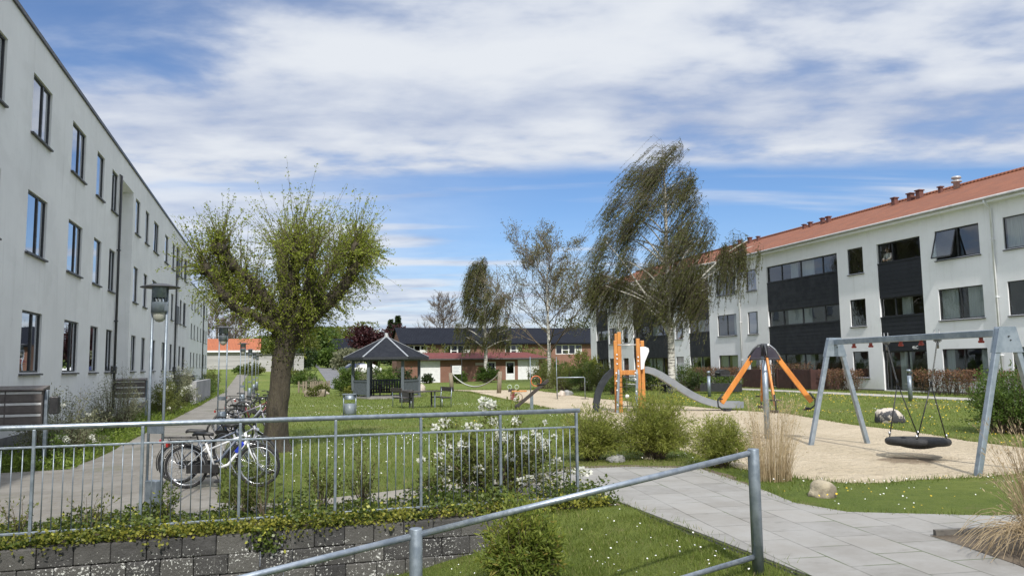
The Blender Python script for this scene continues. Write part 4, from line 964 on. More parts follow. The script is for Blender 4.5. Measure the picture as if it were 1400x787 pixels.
bicycle((-.55, 24.6, .012), R_(-12), (.16, .03, .04), 'dark red bicycle behind the middle white bicycle', R_(5), basket=True)
bicycle((-.55, 29.5, .012), R_(-16), (.03, .03, .035), 'black bicycle beside the trunk, farther than the dark red one', R_(-5), basket=True)
bicycle((-1.0, 33.5, .012), R_(-6), (.05, .06, .07), 'dark bicycle standing alone by the third lamp, farthest of the row', R_(4))

# ================================================================== SWING
def local_frame(px, d):   # ground point + rotation so that local x runs to the right of the photo
    p = at(px, 500, d); return p
YAW = -R_(17.04)
A0 = Vector((12.13, 14.71, 0)); B0 = Vector((11.45, 9.80, 0)); ZB = 2.30
ax = (B0 - A0).normalized(); pr = Vector((-ax.y, ax.x, 0)); 
if pr.x < 0: pr = -pr
sw = thing('basket_swing', 'galvanised swing frame with round black basket seat on the sand', 'swing', A0, 0)
L_ = (B0 - A0).length
loc = lambda u, v, z: tuple(ax * u + pr * v + Vector((0, 0, z)))
STEELSW = M('swing_galvanised', (.36, .41, .46), .42, (.24, .29, .34), 5, .6, .06, 60, world=True)
m = MB(); m.bar(loc(-.02, 0, ZB - .02), loc(L_ + .02, 0, ZB - .02), .10, .12); m.build('crossbar', STEELSW, sw, .01)
for u in (0, L_):
    for s in (-1, 1):
        m = MB(); m.bar(loc(u, s * .70, -.05), loc(u, s * .10, ZB + .05), .095, .095, up=ax); m.build('leg', STEELSW, sw, .012)
    m = MB(); off = .055
    for du in (-off, off):
        q = [loc(u + du, -.15, ZB + .08), loc(u + du, .15, ZB + .08), loc(u + du, .26, ZB - .34), loc(u + du, -.26, ZB - .34)]
        q2 = [tuple(Vector(a) + ax * .008) for a in q]
        m.add(q + q2, [(0, 1, 2, 3), (7, 6, 5, 4), (0, 4, 5, 1), (1, 5, 6, 2), (2, 6, 7, 3), (3, 7, 4, 0)])
    pl = m.build('gusset_plate', STEELSW, sw)
    m = MB(); m.tube([loc(u - .08, 0, ZB - .08), loc(u + .08, 0, ZB - .08)], .012, 8); m.tube([loc(u - .08, .03, ZB - .14), loc(u + .08, .03, ZB - .14)], .012, 8); m.build('bolt', DARKMETAL, pl)
REDH = M('red_hanger', (.36, .05, .035), .45, (.24, .04, .03), 8)
def px_u(px):      # parameter along the beam seen at a photo column
    best = min((abs((lambda w: (CM @ (w - Vector((0, 0, H)))))(A0 + ax * (L_ * k / 400) + Vector((0, 0, ZB))).x / (CM @ (A0 + ax * (L_ * k / 400) + Vector((0, 0, ZB - H)))).z * f_px + 700 - px), L_ * k / 400) for k in range(401)); return best[1]
for px in (1167, 1190, 1231, 1259, 1341):
    u = px_u(px); m = MB(); m.cbox(loc(u, 0, ZB - .105), .05, .05, .05); m.tube([loc(u, 0, ZB - .12), loc(u, 0, ZB - .17)], .028, 8); m.tube([loc(u, -.05, ZB - .15), loc(u, .05, ZB - .15)], .022, 8); m.build('spare_hanger', REDH, sw, .006)
uh = (px_u(1211.5), px_u(1281)); um = sum(uh) / 2; SR = .50; SZ = .31
cen = Vector(loc(um + .02, 0, SZ))
m = MB(); m.ring(cen, (0.02, .03, 1), SR, .072, 40, 12); m.build('seat_ring', RUBBER, sw)
m = MB(); n = 14
for k in range(-6, 7):
    y = k * SR / 7; h_ = math.sqrt(max(SR * SR - y * y, 0))
    for flip in (0, 1):
        pts = []
        for i in range(9):
            x = -h_ + 2 * h_ * i / 8; z = -.13 * (1 - (x * x + y * y) / (SR * SR)); pts.append(cen + (Vector((x, y, z)) if flip == 0 else Vector((y, x, z))))
        m.tube(pts, .013, 5, False)
m.build('seat_net', BLACKPL, sw)
CHAIN = M('chain_steel', (.30, .30, .30), .4, (.2, .2, .2), 20, .8)
for hi, u in enumerate(uh):
    top = Vector(loc(u, 0, ZB - .08)); sgn = -1 if hi == 0 else 1
    m = MB(); m.cbox(top, .07, .12, .06); m.tube([top + Vector((0, 0, -.02)), top + Vector((0, 0, -.16))], .02, 8)
    for s in (-.05, .05): m.tube([top + Vector((0, s, -.05)), top + Vector((0, s, .19))], .009, 6)
    m.build('hanger', CHAIN, sw)
    mid_ = top.lerp(cen + Vector((ax * sgn * .25).to_tuple()) + Vector((0, 0, .35)), .52)
    m = MB(); nl = 26
    for k in range(nl):
        p = top.lerp(mid_, (k + .5) / nl) + Vector((0, 0, -.0)); d = (mid_ - top).normalized(); p = p + d * .0
        side = Vector((1, 0, 0)) if k % 2 else Vector((0, 1, 0)); h_ = (mid_ - top).length / nl * .72
        m.tube([p - d * h_ + side * .0, p - d * h_ * .6 + side * .011, p + d * h_ * .6 + side * .011, p + d * h_, p + d * h_ * .6 - side * .011, p - d * h_ * .6 - side * .011, p - d * h_], .0048, 4, False)
    m.build('chain', CHAIN, sw)
    m = MB(); ends = []
    for s in (-1, 1):
        e = cen + ax * (sgn * SR * .80) + pr * (s * SR * .62); e = cen + (e - cen).normalized() * SR + Vector((0, 0, .06)); ends.append(e)
        m.tube([mid_, e], .011, 6)
    m.tube([mid_ + Vector((0, 0, .05)), mid_ - Vector((0, 0, .05))], .022, 8); m.build('rope', BLACKPL, sw)
    m = MB()
    for e in ends: m.tube([e + Vector((0, 0, .04)), e + Vector((0, 0, .10))], .02, 8)
    m.build('rope_clamp', CHROME, sw)

# ================================================================== CAROUSEL
sp = thing('carousel_spinner', 'playground carousel with four orange slanting arms on a steel pole', 'carousel', (11.42, 16.35, 0), YAW)
m = MB(); m.tube([(0, 0, -.1), (0, 0, 2.1)], .068, 20); m.build('pole', STEELSW, sp)
m = MB(); m.lathe([(0, 2.30), (.07, 2.30), (.09, 2.26), (.09, 2.02), (.07, 2.0), (0, 2.0)], 16); m.build('hub', DARKMETAL, sp)
ORP = M('orange_arm', (.62, .24, .045), .5, (.50, .17, .03), 2.5, stretch=(3, 3, 1), bump=.08)
for k, a in enumerate((R_(183), R_(262), R_(0), R_(78))):
    c, s = math.cos(a), math.sin(a); q = lambda r, z, w=0: (r * c - w * s, r * s + w * c, z)
    arm = MB(); arm.bar(q(.30, 1.98), q(1.10, .88), .05, .125, up=(c, s, .8)); a_ = arm.build('arm', ORP, sp, .012)
    if k in (1,):
        pass
    m = MB(); pts = []
    for i in range(8):
        u = i / 7; pts.append(q(.05 + .30 * u, 2.24 - .22 * u * u))
    for w in (-.034, .034):
        m.add([q(.05, 2.24, w), q(.20, 2.20, w), q(.34, 2.02, w), q(.40, 1.90, w), q(.10, 1.90, w)], [(0, 1, 2, 3, 4)])
    m.build('shoulder_plate', M('dark_hood', (.035, .03, .045), .4, (.05, .045, .06), 5), a_)
    m = MB(); m.tube([q(.03, 2.27), q(.14, 2.26), q(.26, 2.16), q(.40, 1.96)], .022, 8); m.build('bent_tube', CHROME if k == 2 else DARKMETAL, a_)
    m = MB(); tip = Vector(q(1.10, .86)); m.tube([q(1.06, 1.10), q(1.19, .95), q(1.18, .80), q(1.05, .70), q(.88, .70)], .020, 8); m.tube([q(1.0, .72, -.10), q(1.0, .72, .10)], .035, 8); m.tube([q(1.12, .98, -.14), q(1.12, .98, .14)], .016, 8); m.build('foot_grip', RUBBER, a_)
m = MB(); m.tube([(.36 * math.cos(2 * PI * i / 24), .36 * math.sin(2 * PI * i / 24), 1.93) for i in range(25)], .016, 6); m.build('ring', DARKMETAL, sp)

# ================================================================== CLIMBING TOWER WITH SLIDE
T0 = at(862, 560, 29.8); T0.z = 0
tw = thing('climbing_tower', 'orange post climbing tower with grey slide and white side panel', 'play tower', T0, YAW)
PX = 1 / 35.6
ux = lambda px: (px - 862) * PX
for (x, y, h_) in ((ux(843.5), .0, 2.75), (ux(849), .05, 3.08), (ux(849), .85, 3.05), (ux(874.5), .0, 2.82), (ux(881), .12, 2.74), (ux(880), .85, 2.74)):
    m = MB(); m.box(x - .072, y - .072, -.05, x + .072, y + .072, h_); m.build('post', ORANGEW, tw, .015)
m = MB(); m.box(ux(845), -.03, 1.42, ux(877), .9, 1.60); m.build('platform', ORANGEW, tw, .012)
m = MB(); m.tube([(ux(846), -.02, 2.58), (ux(878), -.02, 2.58)], .025, 10); m.build('grab_rail', STEELS, tw)
LAD = M('ladder_grey', (.20, .235, .26), .45, (.15, .18, .2), 6)
for (xt, xb) in ((ux(846.5), ux(842)), (ux(871.5), ux(867.5))):
    m = MB(); m.bar((xt, -.08, 1.62), (xt - .01, -.2, 1.42), .07, .07); m.bar((xt - .005, -.18, 1.46), (xb, -.45, -.05), .09, .07); m.build('ladder_stile', LAD, tw, .01)
m = MB()
for k in range(4):
    z = .25 + k * .36; y = -.45 + .27 * z / 1.46; m.tube([(ux(844), y, z), (ux(869), y, z + .02)], .016, 6)
m.tube([(ux(856), -.40, .2), (ux(857), -.1, 1.45)], .013, 6); m.build('climbing_net', BLACKPL, tw)
m = MB()
for x, zz in ((ux(843), (.3, .85, 1.2, 1.5)), (ux(869), (.3, .8, 1.25, 1.5)), (ux(845), (1.85, 2.05, 2.2)), (ux(874), (1.75, 1.95, 2.1))):
    for z in zz: m.ball((x, -.46 + .27 * min(z, 1.46) / 1.46 if z < 1.6 else -.08, z), .035, n=8, m=6)
m.ball((ux(856), -.38, .62), .08, n=10, m=7); m.build('rope_ball', WHITEP, tw)
m = MB(); prof = [(ux(877), 1.62), (ux(877), 2.50), (ux(884), 2.50), (ux(888.5), 2.44), (ux(889), 2.32), (ux(886), 2.12), (ux(882.5), 1.90), (ux(881.5), 1.66)]
for y in (-.10,):
    vs = [(x, y, z) for x, z in prof] + [(x, y - .03, z) for x, z in prof]; n = len(prof)
    m.add(vs, [tuple(range(n)), tuple(reversed(range(n, 2 * n)))] + [(i, (i + 1) % n, n + (i + 1) % n, n + i) for i in range(n)])
m.build('side_panel', WHITEP, tw)
m = MB(); vs = [(x, .86, z) for x, z in prof] + [(x, .89, z) for x, z in prof]; m.add(vs, [tuple(range(n)), tuple(reversed(range(n, 2 * n)))] + [(i, (i + 1) % n, n + (i + 1) % n, n + i) for i in range(n)]); m.build('side_panel', WHITEP, tw)
# slide trough
SLIDE = M('slide_grey', (.235, .25, .27), .4, (.19, .205, .225), 2)
cps = [(879, 1.66), (887, 1.66), (895, 1.60), (905, 1.46), (918, 1.22), (932, .95), (946, .70), (960, .50), (974, .36), (986, .29), (1000, .27), (1019, .27)]
path = [Vector((ux(x) * (1 if x < 990 else 1.0), .42, z - .12)) for x, z in cps]
sec = [(-.27, .20), (-.24, .20), (-.23, .03), (-.15, 0), (.15, 0), (.23, .03), (.24, .20), (.27, .20), (.27, -.05), (-.27, -.05)]
m = MB(); vs = []; K = len(sec)
for i, p in enumerate(path):
    t_ = (path[min(i + 1, len(path) - 1)] - path[max(i - 1, 0)]).normalized(); nrm = Vector((-t_.z, 0, t_.x))
    if nrm.z < 0: nrm = -nrm
    vs += [p + Vector((0, a, 0)) + nrm * b_ for a, b_ in sec]
fs = [(i * K + k, i * K + (k + 1) % K, (i + 1) * K + (k + 1) % K, (i + 1) * K + k) for i in range(len(path) - 1) for k in range(K)] + [tuple(range(K)), tuple(reversed(range((len(path) - 1) * K, len(path) * K)))]
m.add(vs, fs); m.build('slide', SLIDE, tw)
m = MB(); m.box(ux(1001), .36, -.05, ux(1004), .48, .14); m.build('slide_foot', STEELSW, tw)
# curved climbing beam on the left
m = MB(); pts = [(845, 1.60), (838, 1.52), (831, 1.34), (824, 1.05), (819, .72), (816.5, .38), (815.5, -.05)]
m2 = []
for x, z in pts: m2.append((ux(x), .25, z))
for i in range(len(m2) - 1): pass
vs = []; 
for i, p in enumerate(m2):
    a_ = Vector(m2[max(i - 1, 0)]); b_ = Vector(m2[min(i + 1, len(m2) - 1)]); t_ = (b_ - a_).normalized(); nr = Vector((-t_.z, 0, t_.x)); p = Vector(p)
    wz = .12
    vs += [p - nr * wz + Vector((0, -.16, 0)), p + nr * wz + Vector((0, -.16, 0)), p + nr * wz + Vector((0, .16, 0)), p - nr * wz + Vector((0, .16, 0))]
m.add(vs, [(i * 4 + k, i * 4 + (k + 1) % 4, (i + 1) * 4 + (k + 1) % 4, (i + 1) * 4 + k) for i in range(len(m2) - 1) for k in range(4)] + [(0, 1, 2, 3), (27, 26, 25, 24)]); m.build('curved_climber', M('climber_grey', (.030, .034, .040), .8, (.045, .05, .056), 4, spec=.2), tw)

# ================================================================== SEESAW, SPRING RIDER, GOAL, POLES, HAMMOCK
p = at(727, 555, 33.0); ss = thing('seesaw', 'dark seesaw tilted up to the right with orange ring handle', 'seesaw', (p.x, p.y, 0), YAW)
m = MB(); tl = R_(39); u = lambda x, w=0, y=0: (x * math.cos(tl) - w * math.sin(tl), y, .62 + x * math.sin(tl) + w * math.cos(tl))
m.bar(u(-.80), u(.92), .18, .14); m.build('beam', DARKBOARD, ss, .012)
m = MB(); m.bar((0, 0, -.1), (0, 0, .62), .14, .14); m.build('pivot_post', GALV, ss, .01)
m = MB(); m.ring(Vector(u(.50, .30)), (.0, 1, 0), .215, .022, 26, 8); m.build('ring_handle', M('handle_orange', (.62, .16, .05), .4), ss)
m = MB(); m.box(*(u(.55, .06)[0] - .14, -.13, u(.55, .06)[2]), u(.55, .06)[0] + .25, .13, u(.55, .06)[2] + .05); m.build('seat', RUBBER, ss, .01)
m = MB(); m.ring(Vector(u(-.50, .24)), (.6, 1, 0), .17, .022, 22, 8); m.build('ring_handle', M('handle_pale', (.30, .22, .16), .5), ss)
m = MB(); m.ball(u(-.80, -.02), .13, .13, .10, 10, 7); m.build('bumper', RUBBER, ss)
p = on_ground(701, 547); sr = thing('spring_rider', 'small spring rider with red coil and pale ring handles', 'spring rider', (p.x, p.y, 0), YAW)
m = MB(); m.tube([(.12 * math.cos(a), .12 * math.sin(a), .02 + .40 * a / 34) for a in np.linspace(0, 34, 90)], .022, 6); m.build('spring', M('spring_red', (.25, .05, .04), .5), sr)
m = MB(); m.box(-.05, -.14, .44, .75, .14, .52); m.build('seat', ORANGEW, sr, .03)
m = MB(); m.add([(-.25, -.03, .45), (.12, -.03, .45), (.12, -.03, .60), (-.20, -.03, .62), (-.25, .03, .45), (.12, .03, .45), (.12, .03, .60), (-.20, .03, .62)], [(0, 1, 2, 3), (7, 6, 5, 4), (0, 4, 5, 1), (1, 5, 6, 2), (2, 6, 7, 3), (3, 7, 4, 0)]); m.build('side_board', DARKBOARD, sr, .008)
for x in (-.16, .22):
    m = MB(); m.ring((x, 0, .70), (0.2, 1, 0), .105, .026, 20, 8); m.build('ring_handle', M('handle_white_green', (.38, .46, .34), .5), sr)
p = on_ground(800, 545); q0 = at(763, 543, 42.5); gl = thing('play_goal', 'low thin steel goal frame at the back of the sand', 'goal', (p.x, p.y, 0), YAW)
m = MB(); w_g = (801 - 763) / f_px * 41.7
m.tube([(0, 0, -.05), (0, 0, 1.12), (-.04, 0, 1.16), (-w_g + .04, 0, 1.16), (-w_g, 0, 1.12), (-w_g, 0, -.05)], .024, 8); m.build('goal_frame', GALV_L, gl)
m = MB(); m.lathe([(.22, 0.007), (.22, .02), (0, .02)], 12); m.build('base_plate', DARKBOARD, gl)
for (px, dd, top, lb_) in ((725.5, 33.6, 488, 'thin steel pole standing right by the seesaw'), (761.5, 42.3, 488, 'thin steel pole standing left of the low goal')):
    p = at(px, 540, dd); m = MB(); zt = at(px, top, dd).z; m.tube([(0, 0, -.1), (0, 0, zt)], .019, 8); m.ball((0, 0, zt), .024, n=8, m=6)
    setp(m.build('steel_pole', GALV, None, loc=(p.x, p.y, 0)), lb_, 'pole')
HA = at(618, 531, 57); HB = at(682, 537, 52)
hm = thing('hammock', 'rope hammock slung between two round timber posts', 'hammock', (HA.x, HA.y, 0))
d = Vector((HB.x - HA.x, HB.y - HA.y, 0))
for v, h_, ln in ((Vector((0, 0, 0)), 1.35, -.1), (d, 1.45, .1)):
    m = MB(); m.tube([v + Vector((0, 0, -.1)), v + Vector((ln, 0, h_))], [.16, .14], 12); m.build('post', OLDWOOD, hm)
m = MB(); n = 16
def hp(u_, w_):
    sag = 1.25 - 3.6 * u_ * (1 - u_); wid = .5 * math.sin(PI * min(max((u_ - .02) / .96, 0), 1)) ** .7
    return d * u_ + Vector((0, 0, sag + abs(w_) * .05)) + Vector((.3, 1, 0)).normalized() * (w_ * wid)
for k in range(7):
    w_2 = -1 + 2 * k / 6; m.tube([hp(i / n, w_2) for i in range(n + 1)], .022, 4, False)
for i in range(3, n - 2):
    m.tube([hp(i / n, -1 + 2 * k / 6) for k in range(7)], .018, 4, False)
m.build('net', M('rope_pale', (.40, .40, .36), .9), hm)

# ================================================================== GAZEBO AND ITS SURROUNDINGS
gp = at(528, 540, 47.0); gzb = thing('gazebo', 'grey wooden six sided gazebo with dark felt roof and silver ridges', 'gazebo', (gp.x, gp.y, 0), YAW)
RR, PR_ = 2.58, 1.98; angs = [R_(8 + 60 * k) for k in range(6)]
apex = (0, 0, 3.68); cor = [(RR * math.cos(a), RR * math.sin(a), 2.42) for a in angs]
FELT = M('dark_roof_felt', (.016, .018, .024), .9, (.024, .027, .033), 2, bump=.15, spec=.12)
m = MB()
for k in range(6):
    a, b = Vector(cor[k]), Vector(cor[(k + 1) % 6]); m.add([a, b, Vector(apex)], [(0, 1, 2)])
rf = m.build('roof', FELT, gzb)
m = MB()
for k in range(6):
    a, b = Vector(cor[k]), Vector(cor[(k + 1) % 6]); dn = Vector((0, 0, -.14)); m.add([a, b, b + dn, a + dn], [(0, 1, 2, 3)])
    a2, b2 = a * .97, b * .97; a2.z = b2.z = 2.40; m.add([a2, b2, b2 + dn, a2 + dn], [(0, 1, 2, 3)]); m.add([a + dn, b + dn, b2 + dn, a2 + dn], [(0, 1, 2, 3)])
m.build('fascia', M('fascia_dark', (.03, .034, .04), .7), rf)
for k in range(6):
    m = MB(); a = Vector(cor[k]); e = Vector(apex); m.bar(a + Vector((0, 0, .02)), e + Vector((0, 0, .02)), .10, .03); m.build('ridge_strip', M('ridge_silver', (.30, .32, .34), .5, (.25, .27, .29), 4) if k == 0 else bpy.data.materials['ridge_silver'], rf)
m = MB(); m.lathe([(.13, 3.60), (.13, 3.74), (.10, 3.78), (.10, 3.86), (.06, 3.9), (0, 3.91)], 12); m.build('finial', M('finial_grey', (.35, .36, .36), .5), rf)
pc = [(PR_ * math.cos(a), PR_ * math.sin(a)) for a in angs]
for x, y in pc:
    m = MB(); m.box(x - .085, y - .085, .0, x + .085, y + .085, 2.36); m.build('post', GREYWOOD, gzb, .01)
m = MB(); m.prism([(1.06 * x, 1.06 * y) for x, y in pc], -.05, .10); m.build('floor', M('gazebo_floor', (.28, .27, .25), .8, (.2, .19, .18), 3), gzb)
for k in range(6):
    a = Vector((*pc[k], 0)); b = Vector((*pc[(k + 1) % 6], 0))
    m = MB(); m.bar(a + Vector((0, 0, 2.28)), b + Vector((0, 0, 2.28)), .06, .16)
    m.build('beam', GREYWOOD, gzb)
    if k == 4: continue
    dd = (b - a).normalized(); a2, b2 = a + dd * .09, b - dd * .09
    m = MB(); m.bar(a2 + Vector((0, 0, 1.02)), b2 + Vector((0, 0, 1.02)), .07, .10); m.bar(a2 + Vector((0, 0, .26)), b2 + Vector((0, 0, .26)), .06, .09); nn = 11
    for i in range(nn): q = a2.lerp(b2, (i + .5) / nn); m.bar(q + Vector((0, 0, .305)), q + Vector((0, 0, .97)), .028, .105, up=dd)
    m.build('balustrade', GREYWOOD, gzb)
    if k in (0, 1, 2):
        inn = lambda v, f_: Vector((v.x * f_, v.y * f_, 0))
        m = MB(); m.add([inn(a, .93) + Vector((0, 0, .5)), inn(b, .93) + Vector((0, 0, .5)), inn(b, .70) + Vector((0, 0, .5)), inn(a, .70) + Vector((0, 0, .5)), inn(a, .93) + Vector((0, 0, .45)), inn(b, .93) + Vector((0, 0, .45)), inn(b, .70) + Vector((0, 0, .45)), inn(a, .70) + Vector((0, 0, .45))], [(0, 1, 2, 3), (7, 6, 5, 4), (0, 4, 5, 1), (1, 5, 6, 2), (2, 6, 7, 3), (3, 7, 4, 0)])
        m.bar(inn(a, .8) + Vector((0, 0, .1)), inn(a, .8) + Vector((0, 0, .45)), .07, .07); m.build('bench', DARKBOARD, gzb)
m = MB(); m.box(-.5, -.4, .78, .5, .4, .83); m.box(-.4, -.04, .1, -.32, .04, .78); m.box(.32, -.04, .1, .40, .04, .78); setp(m.build('garden_table', DARKBOARD, None, .008, loc=(gp.x, gp.y + .1, .0)), 'dark wooden table standing inside the gazebo', 'table')
# litter bin
p = on_ground(478, 568); bn = thing('litter_bin', 'round grey steel litter bin hung in a frame on the lawn', 'bin', (p.x, p.y, 0), YAW)
m = MB()
for s in (-1, 1): m.tube([(s * .235, 0, -.05), (s * .235, 0, .80)], .026, 8)
m.box(-.26, -.14, .80, .26, .14, .84); m.build('frame', GALV, bn)
m = MB(); m.lathe([(0, .06), (.19, .06), (.20, .08), (.20, .47), (.185, .47), (.185, .10), (0, .10)], 18); m.build('bucket', M('bin_grey', (.17, .20, .225), .45, (.14, .165, .185), 5), bn)
m = MB(); m.lathe([(.20, .62), (.20, .78), (.19, .78), (.19, .62)], 18); m.build('hood_band', GALV, bn)
# picnic set
p = at(578, 556, 35.0); pt = thing('picnic_table', 'dark plank outdoor table on steel legs beside the gazebo', 'table', (p.x, p.y, 0), YAW + R_(28))
m = MB()
for k in range(4): m.box(-.80, -.36 + k * .185, .70, .80, -.36 + k * .185 + .17, .745)
m.build('tabletop', DARKBOARD, pt, .006)
for x in (-.55, .5):
    for y in (-.2, .2): m = MB(); m.bar((x, y, -.05), (x, y, .70), .06, .06); m.build('leg', GALV if (x > 0 and y < 0) else DARKMETAL, pt, .005)
def bench(loc_, rz, label):
    t = thing('park_bench', label, 'bench', loc_, rz, 'benches at the outdoor table')
    m = MB()
    for k in range(3): m.box(-.72, -.22 + k * .15, .42, .72, -.22 + k * .15 + .13, .46)
    m.build('seat', DARKBOARD, t, .006)
    m = MB(); m.box(-.72, .27, .70, .72, .31, .90); m.build('backrest', DARKBOARD, t, .006)
    for x in (-.6, .6):
        m = MB(); m.tube([(x, -.2, -.05), (x, -.2, .42)], .022, 8); m.tube([(x, .24, -.05), (x, .24, .42), (x, .29, .9)], .022, 8); m.tube([(x, -.2, .41), (x, .24, .41)], .02, 8); m.build('leg', GALV_L, t)
    return t
bench((*at(603, 556, 35.6).xy, 0), YAW + R_(-62), 'dark plank bench right of the outdoor table')
bench((*at(550, 556, 35.2).xy, 0), YAW + R_(118), 'dark plank bench left of the outdoor table, backed on the gazebo')
m = MB(); m.cbox((0, 0, .30), .7, .5, .60); m.cbox((0, 0, .62), .74, .54, .05); p = at(556, 545, 40.5); setp(m.build('storage_box', BLACKPL, None, .03, loc=(p.x, p.y, 0), rz=YAW), 'black storage box behind the left bench', 'box')
# log planter
p = at(431, 541, 49.8); lp = thing('log_planter', 'hollowed pale log planter with green plants on the lawn', 'planter', (p.x, p.y, 0), YAW)
m = MB(); m.tube([(-.68, 0, .2), (.66, 0, .22)], [.22, .25], 12); m.box(-.6, -.26, -.02, .6, .26, .30); m.build('log', OLDWOOD, lp, .03)
# picket fence pieces by the road
p = at(437, 527, 58); pf = thing('picket_fence', 'short pale picket fence near the road end', 'fence', (p.x, p.y, 0), YAW)
m = MB()
for k in range(9): x = -.72 + k * .17; m.box(x, -.02, 0, x + .12, .02, .82 + .03 * (k % 3))
m.box(-.75, .022, .2, .8, .05, .28); m.box(-.75, .022, .55, .8, .05, .63); m.build('pickets', OLDWOOD, pf)
p = at(412, 527, 58); pf = thing('picket_fence', 'low weathered fence stub left of the pale picket fence', 'fence', (p.x, p.y, 0), YAW)
m = MB()
for x in (-.25, .1, .3): m.box(x, -.04, 0, x + .12, .04, .85)
m.box(-.25, .042, .5, .42, .07, .6); m.build('pickets', OLDWOOD, pf)
# notice board
p = at(624.5, 520, 80); nbd = thing('notice_board', 'white notice board on a dark stand in front of the brick garage', 'sign', (p.x, p.y, 0))
m = MB(); m.box(-.62, 0, 0, -.54, .08, 2.0); m.box(.50, 0, 0, .56, .06, 2.6); m.build('stand', DARKMETAL, nbd)
m = MB(); m.box(-.48, -.05, 1.02, .46, -.01, 1.88); m.build('board', WHITEP, nbd)
m = MB()
for k in range(5): m.box(-.38, -.054, 1.75 - k * .14, .36 - .1 * (k % 2), -.0505, 1.79 - k * .14)
m.build('print', M('grey_print', (.25, .28, .34), .8), nbd)
p = on_terrain(430, 497); rs_ = thing('road_sign', 'small white road sign at the foot of the hill road', 'sign', (p.x, p.y, p.z))
k = (p.y) / f_px
m = MB(); m.tube([(0, 0, -.1), (0, 0, 9 * k)], .04, 8); m.build('pole', GALV, rs_); m = MB(); m.box(-2.6 * k, -.08, 2.5 * k, 2.6 * k, -.045, 9 * k); m.build('plate', WHITEP, rs_, .01)
m = MB(); m.box(-1.2 * k, -.09, 4.5 * k, 1.2 * k, -.082, 7 * k); m.build('symbol', M('sign_grey', (.3, .32, .36), .6), rs_)

# rocks
def rock_mat(name, a, b_): return M(name, a, .9, b_, 3.5, bump=.7, bscale=9, bdist=.05, world=False, lo=.42, hi=.58)
def rock(loc_, sx, sy, sz, mat, label, seed):
    r3 = random.Random(seed); m = MB(); n, k = 18, 12; ph = [r3.uniform(0, 6) for _ in range(9)]
    vs = []; fs = []
    for i in range(k + 1):
        t_ = PI * i / k
        for j in range(n):
            p_ = 2 * PI * j / n; x, y, z = math.sin(t_) * math.cos(p_), math.sin(t_) * math.sin(p_), math.cos(t_)
            q = 1 + .13 * math.sin(3 * x + ph[0]) + .11 * math.sin(4 * y + ph[1]) + .10 * math.sin(4 * z + ph[2] + 2 * x) + .05 * math.sin(9 * x + 7 * y + ph[3]) + .04 * math.sin(11 * z + 8 * y + ph[4])
            vs.append((x * sx * q, y * sy * q, max(z, -.35) * sz * q + sz * .15))
    fs = [(i * n + j, (i + 1) * n + j, (i + 1) * n + (j + 1) % n, i * n + (j + 1) % n) for i in range(k) for j in range(n)]
    m.add(vs, fs, True); return setp(m.build('boulder', mat, None, loc=loc_), label, 'rock', 'boulders around the playground')
RK1 = rock_mat('boulder_tan', (.36, .31, .22), (.20, .17, .125)); RK2 = rock_mat('boulder_light', (.50, .44, .37), (.35, .29, .24)); RK3 = rock_mat('boulder_grey', (.30, .30, .29), (.2, .2, .19))
p = on_ground(1130, 679); rock((p.x, p.y + .1, 0), .19, .17, .17, RK1, 'small tan boulder on the grass edge beside the slab path', 1)
def spotted():
    m, nt, b, out = new_mat('boulder_spotted'); t = NT(nt); p = t.coord('Object')
    c = t.mix(t.smooth(t.noise(t.map(p, (1, 1, 1), (0, 0, 0), (.4, .2, .1)), 2.6, 6, .6), .47, .53), (.46, .41, .35), (.05, .05, .055)); t.l(c, b.inputs['Base Color']); b.inputs['Roughness'].default_value = .9; t.l(t.bump(t.noise(p, 9, 5), .6, .05), b.inputs['Normal']); return m
p = on_ground(1215, 577, .0); rock((p.x, p.y, .0), .40, .35, .42, spotted(), 'pale boulder with a black patch behind the basket swing', 2)
p = at(576, 532, 56); rock((p.x, p.y, 0), .36, .3, .45, RK2, 'pinkish boulder at the right side of the gazebo', 3)
p = on_ground(768, 541); rock((p.x, p.y, 0), .30, .25, .24, RK2, 'pale boulder left of a pair at the sand edge', 4)
p = on_ground(776.5, 540); rock((p.x, p.y, 0), .32, .25, .27, RK3, 'grey boulder right of a pair at the sand edge', 5)
p = on_ground(846, 631); rock((p.x, p.y + .1, 0), .17, .13, .12, RK3, 'grey stone between two round shrubs at the slab path', 6)
p = on_ground(922, 628); rock((p.x - .35, p.y + .35, 0), .15, .12, .10, RK1, 'flat brown stone under the largest round shrub', 7)
p = at(446, 533, 54); rock((p.x, p.y, 0), .25, .2, .16, RK2, 'light stone right of the log planter', 8)

# terrace things along the right block
def bollard(px, py, z, label):
    p = on_ground(px, py, z); t = thing('bollard_lamp', label, 'bollard', (p.x, p.y, z), 0, 'bollard lamps on the pale path')
    m = MB(); m.tube([(0, 0, -.05), (0, 0, .98)], .085, 16); m.build('post', GALV, t)
    m = MB(); m.tube([(0, 0, .98), (0, 0, 1.10)], .07, 16); m.build('lens', DARKMETAL, t); m = MB(); m.tube([(0, 0, 1.10), (0, 0, 1.2), (0, 0, 1.22)], [.09, .09, .07], 16); m.build('cap', GALV_L, t); return t
bollard(1245, 546, .26, 'grey bollard lamp in front of the glass entrance'); bollard(970, 541, .22, 'grey bollard lamp in front of the barbecue terrace')
SCREEN = M('red_brown_screen', (.065, .028, .024), .7, (.045, .02, .018), 1.5, world=True)
scr = thing('terrace_screen', 'low dark red board screen around a terrace behind the carousel', 'screen', (29.2, 40, .26))
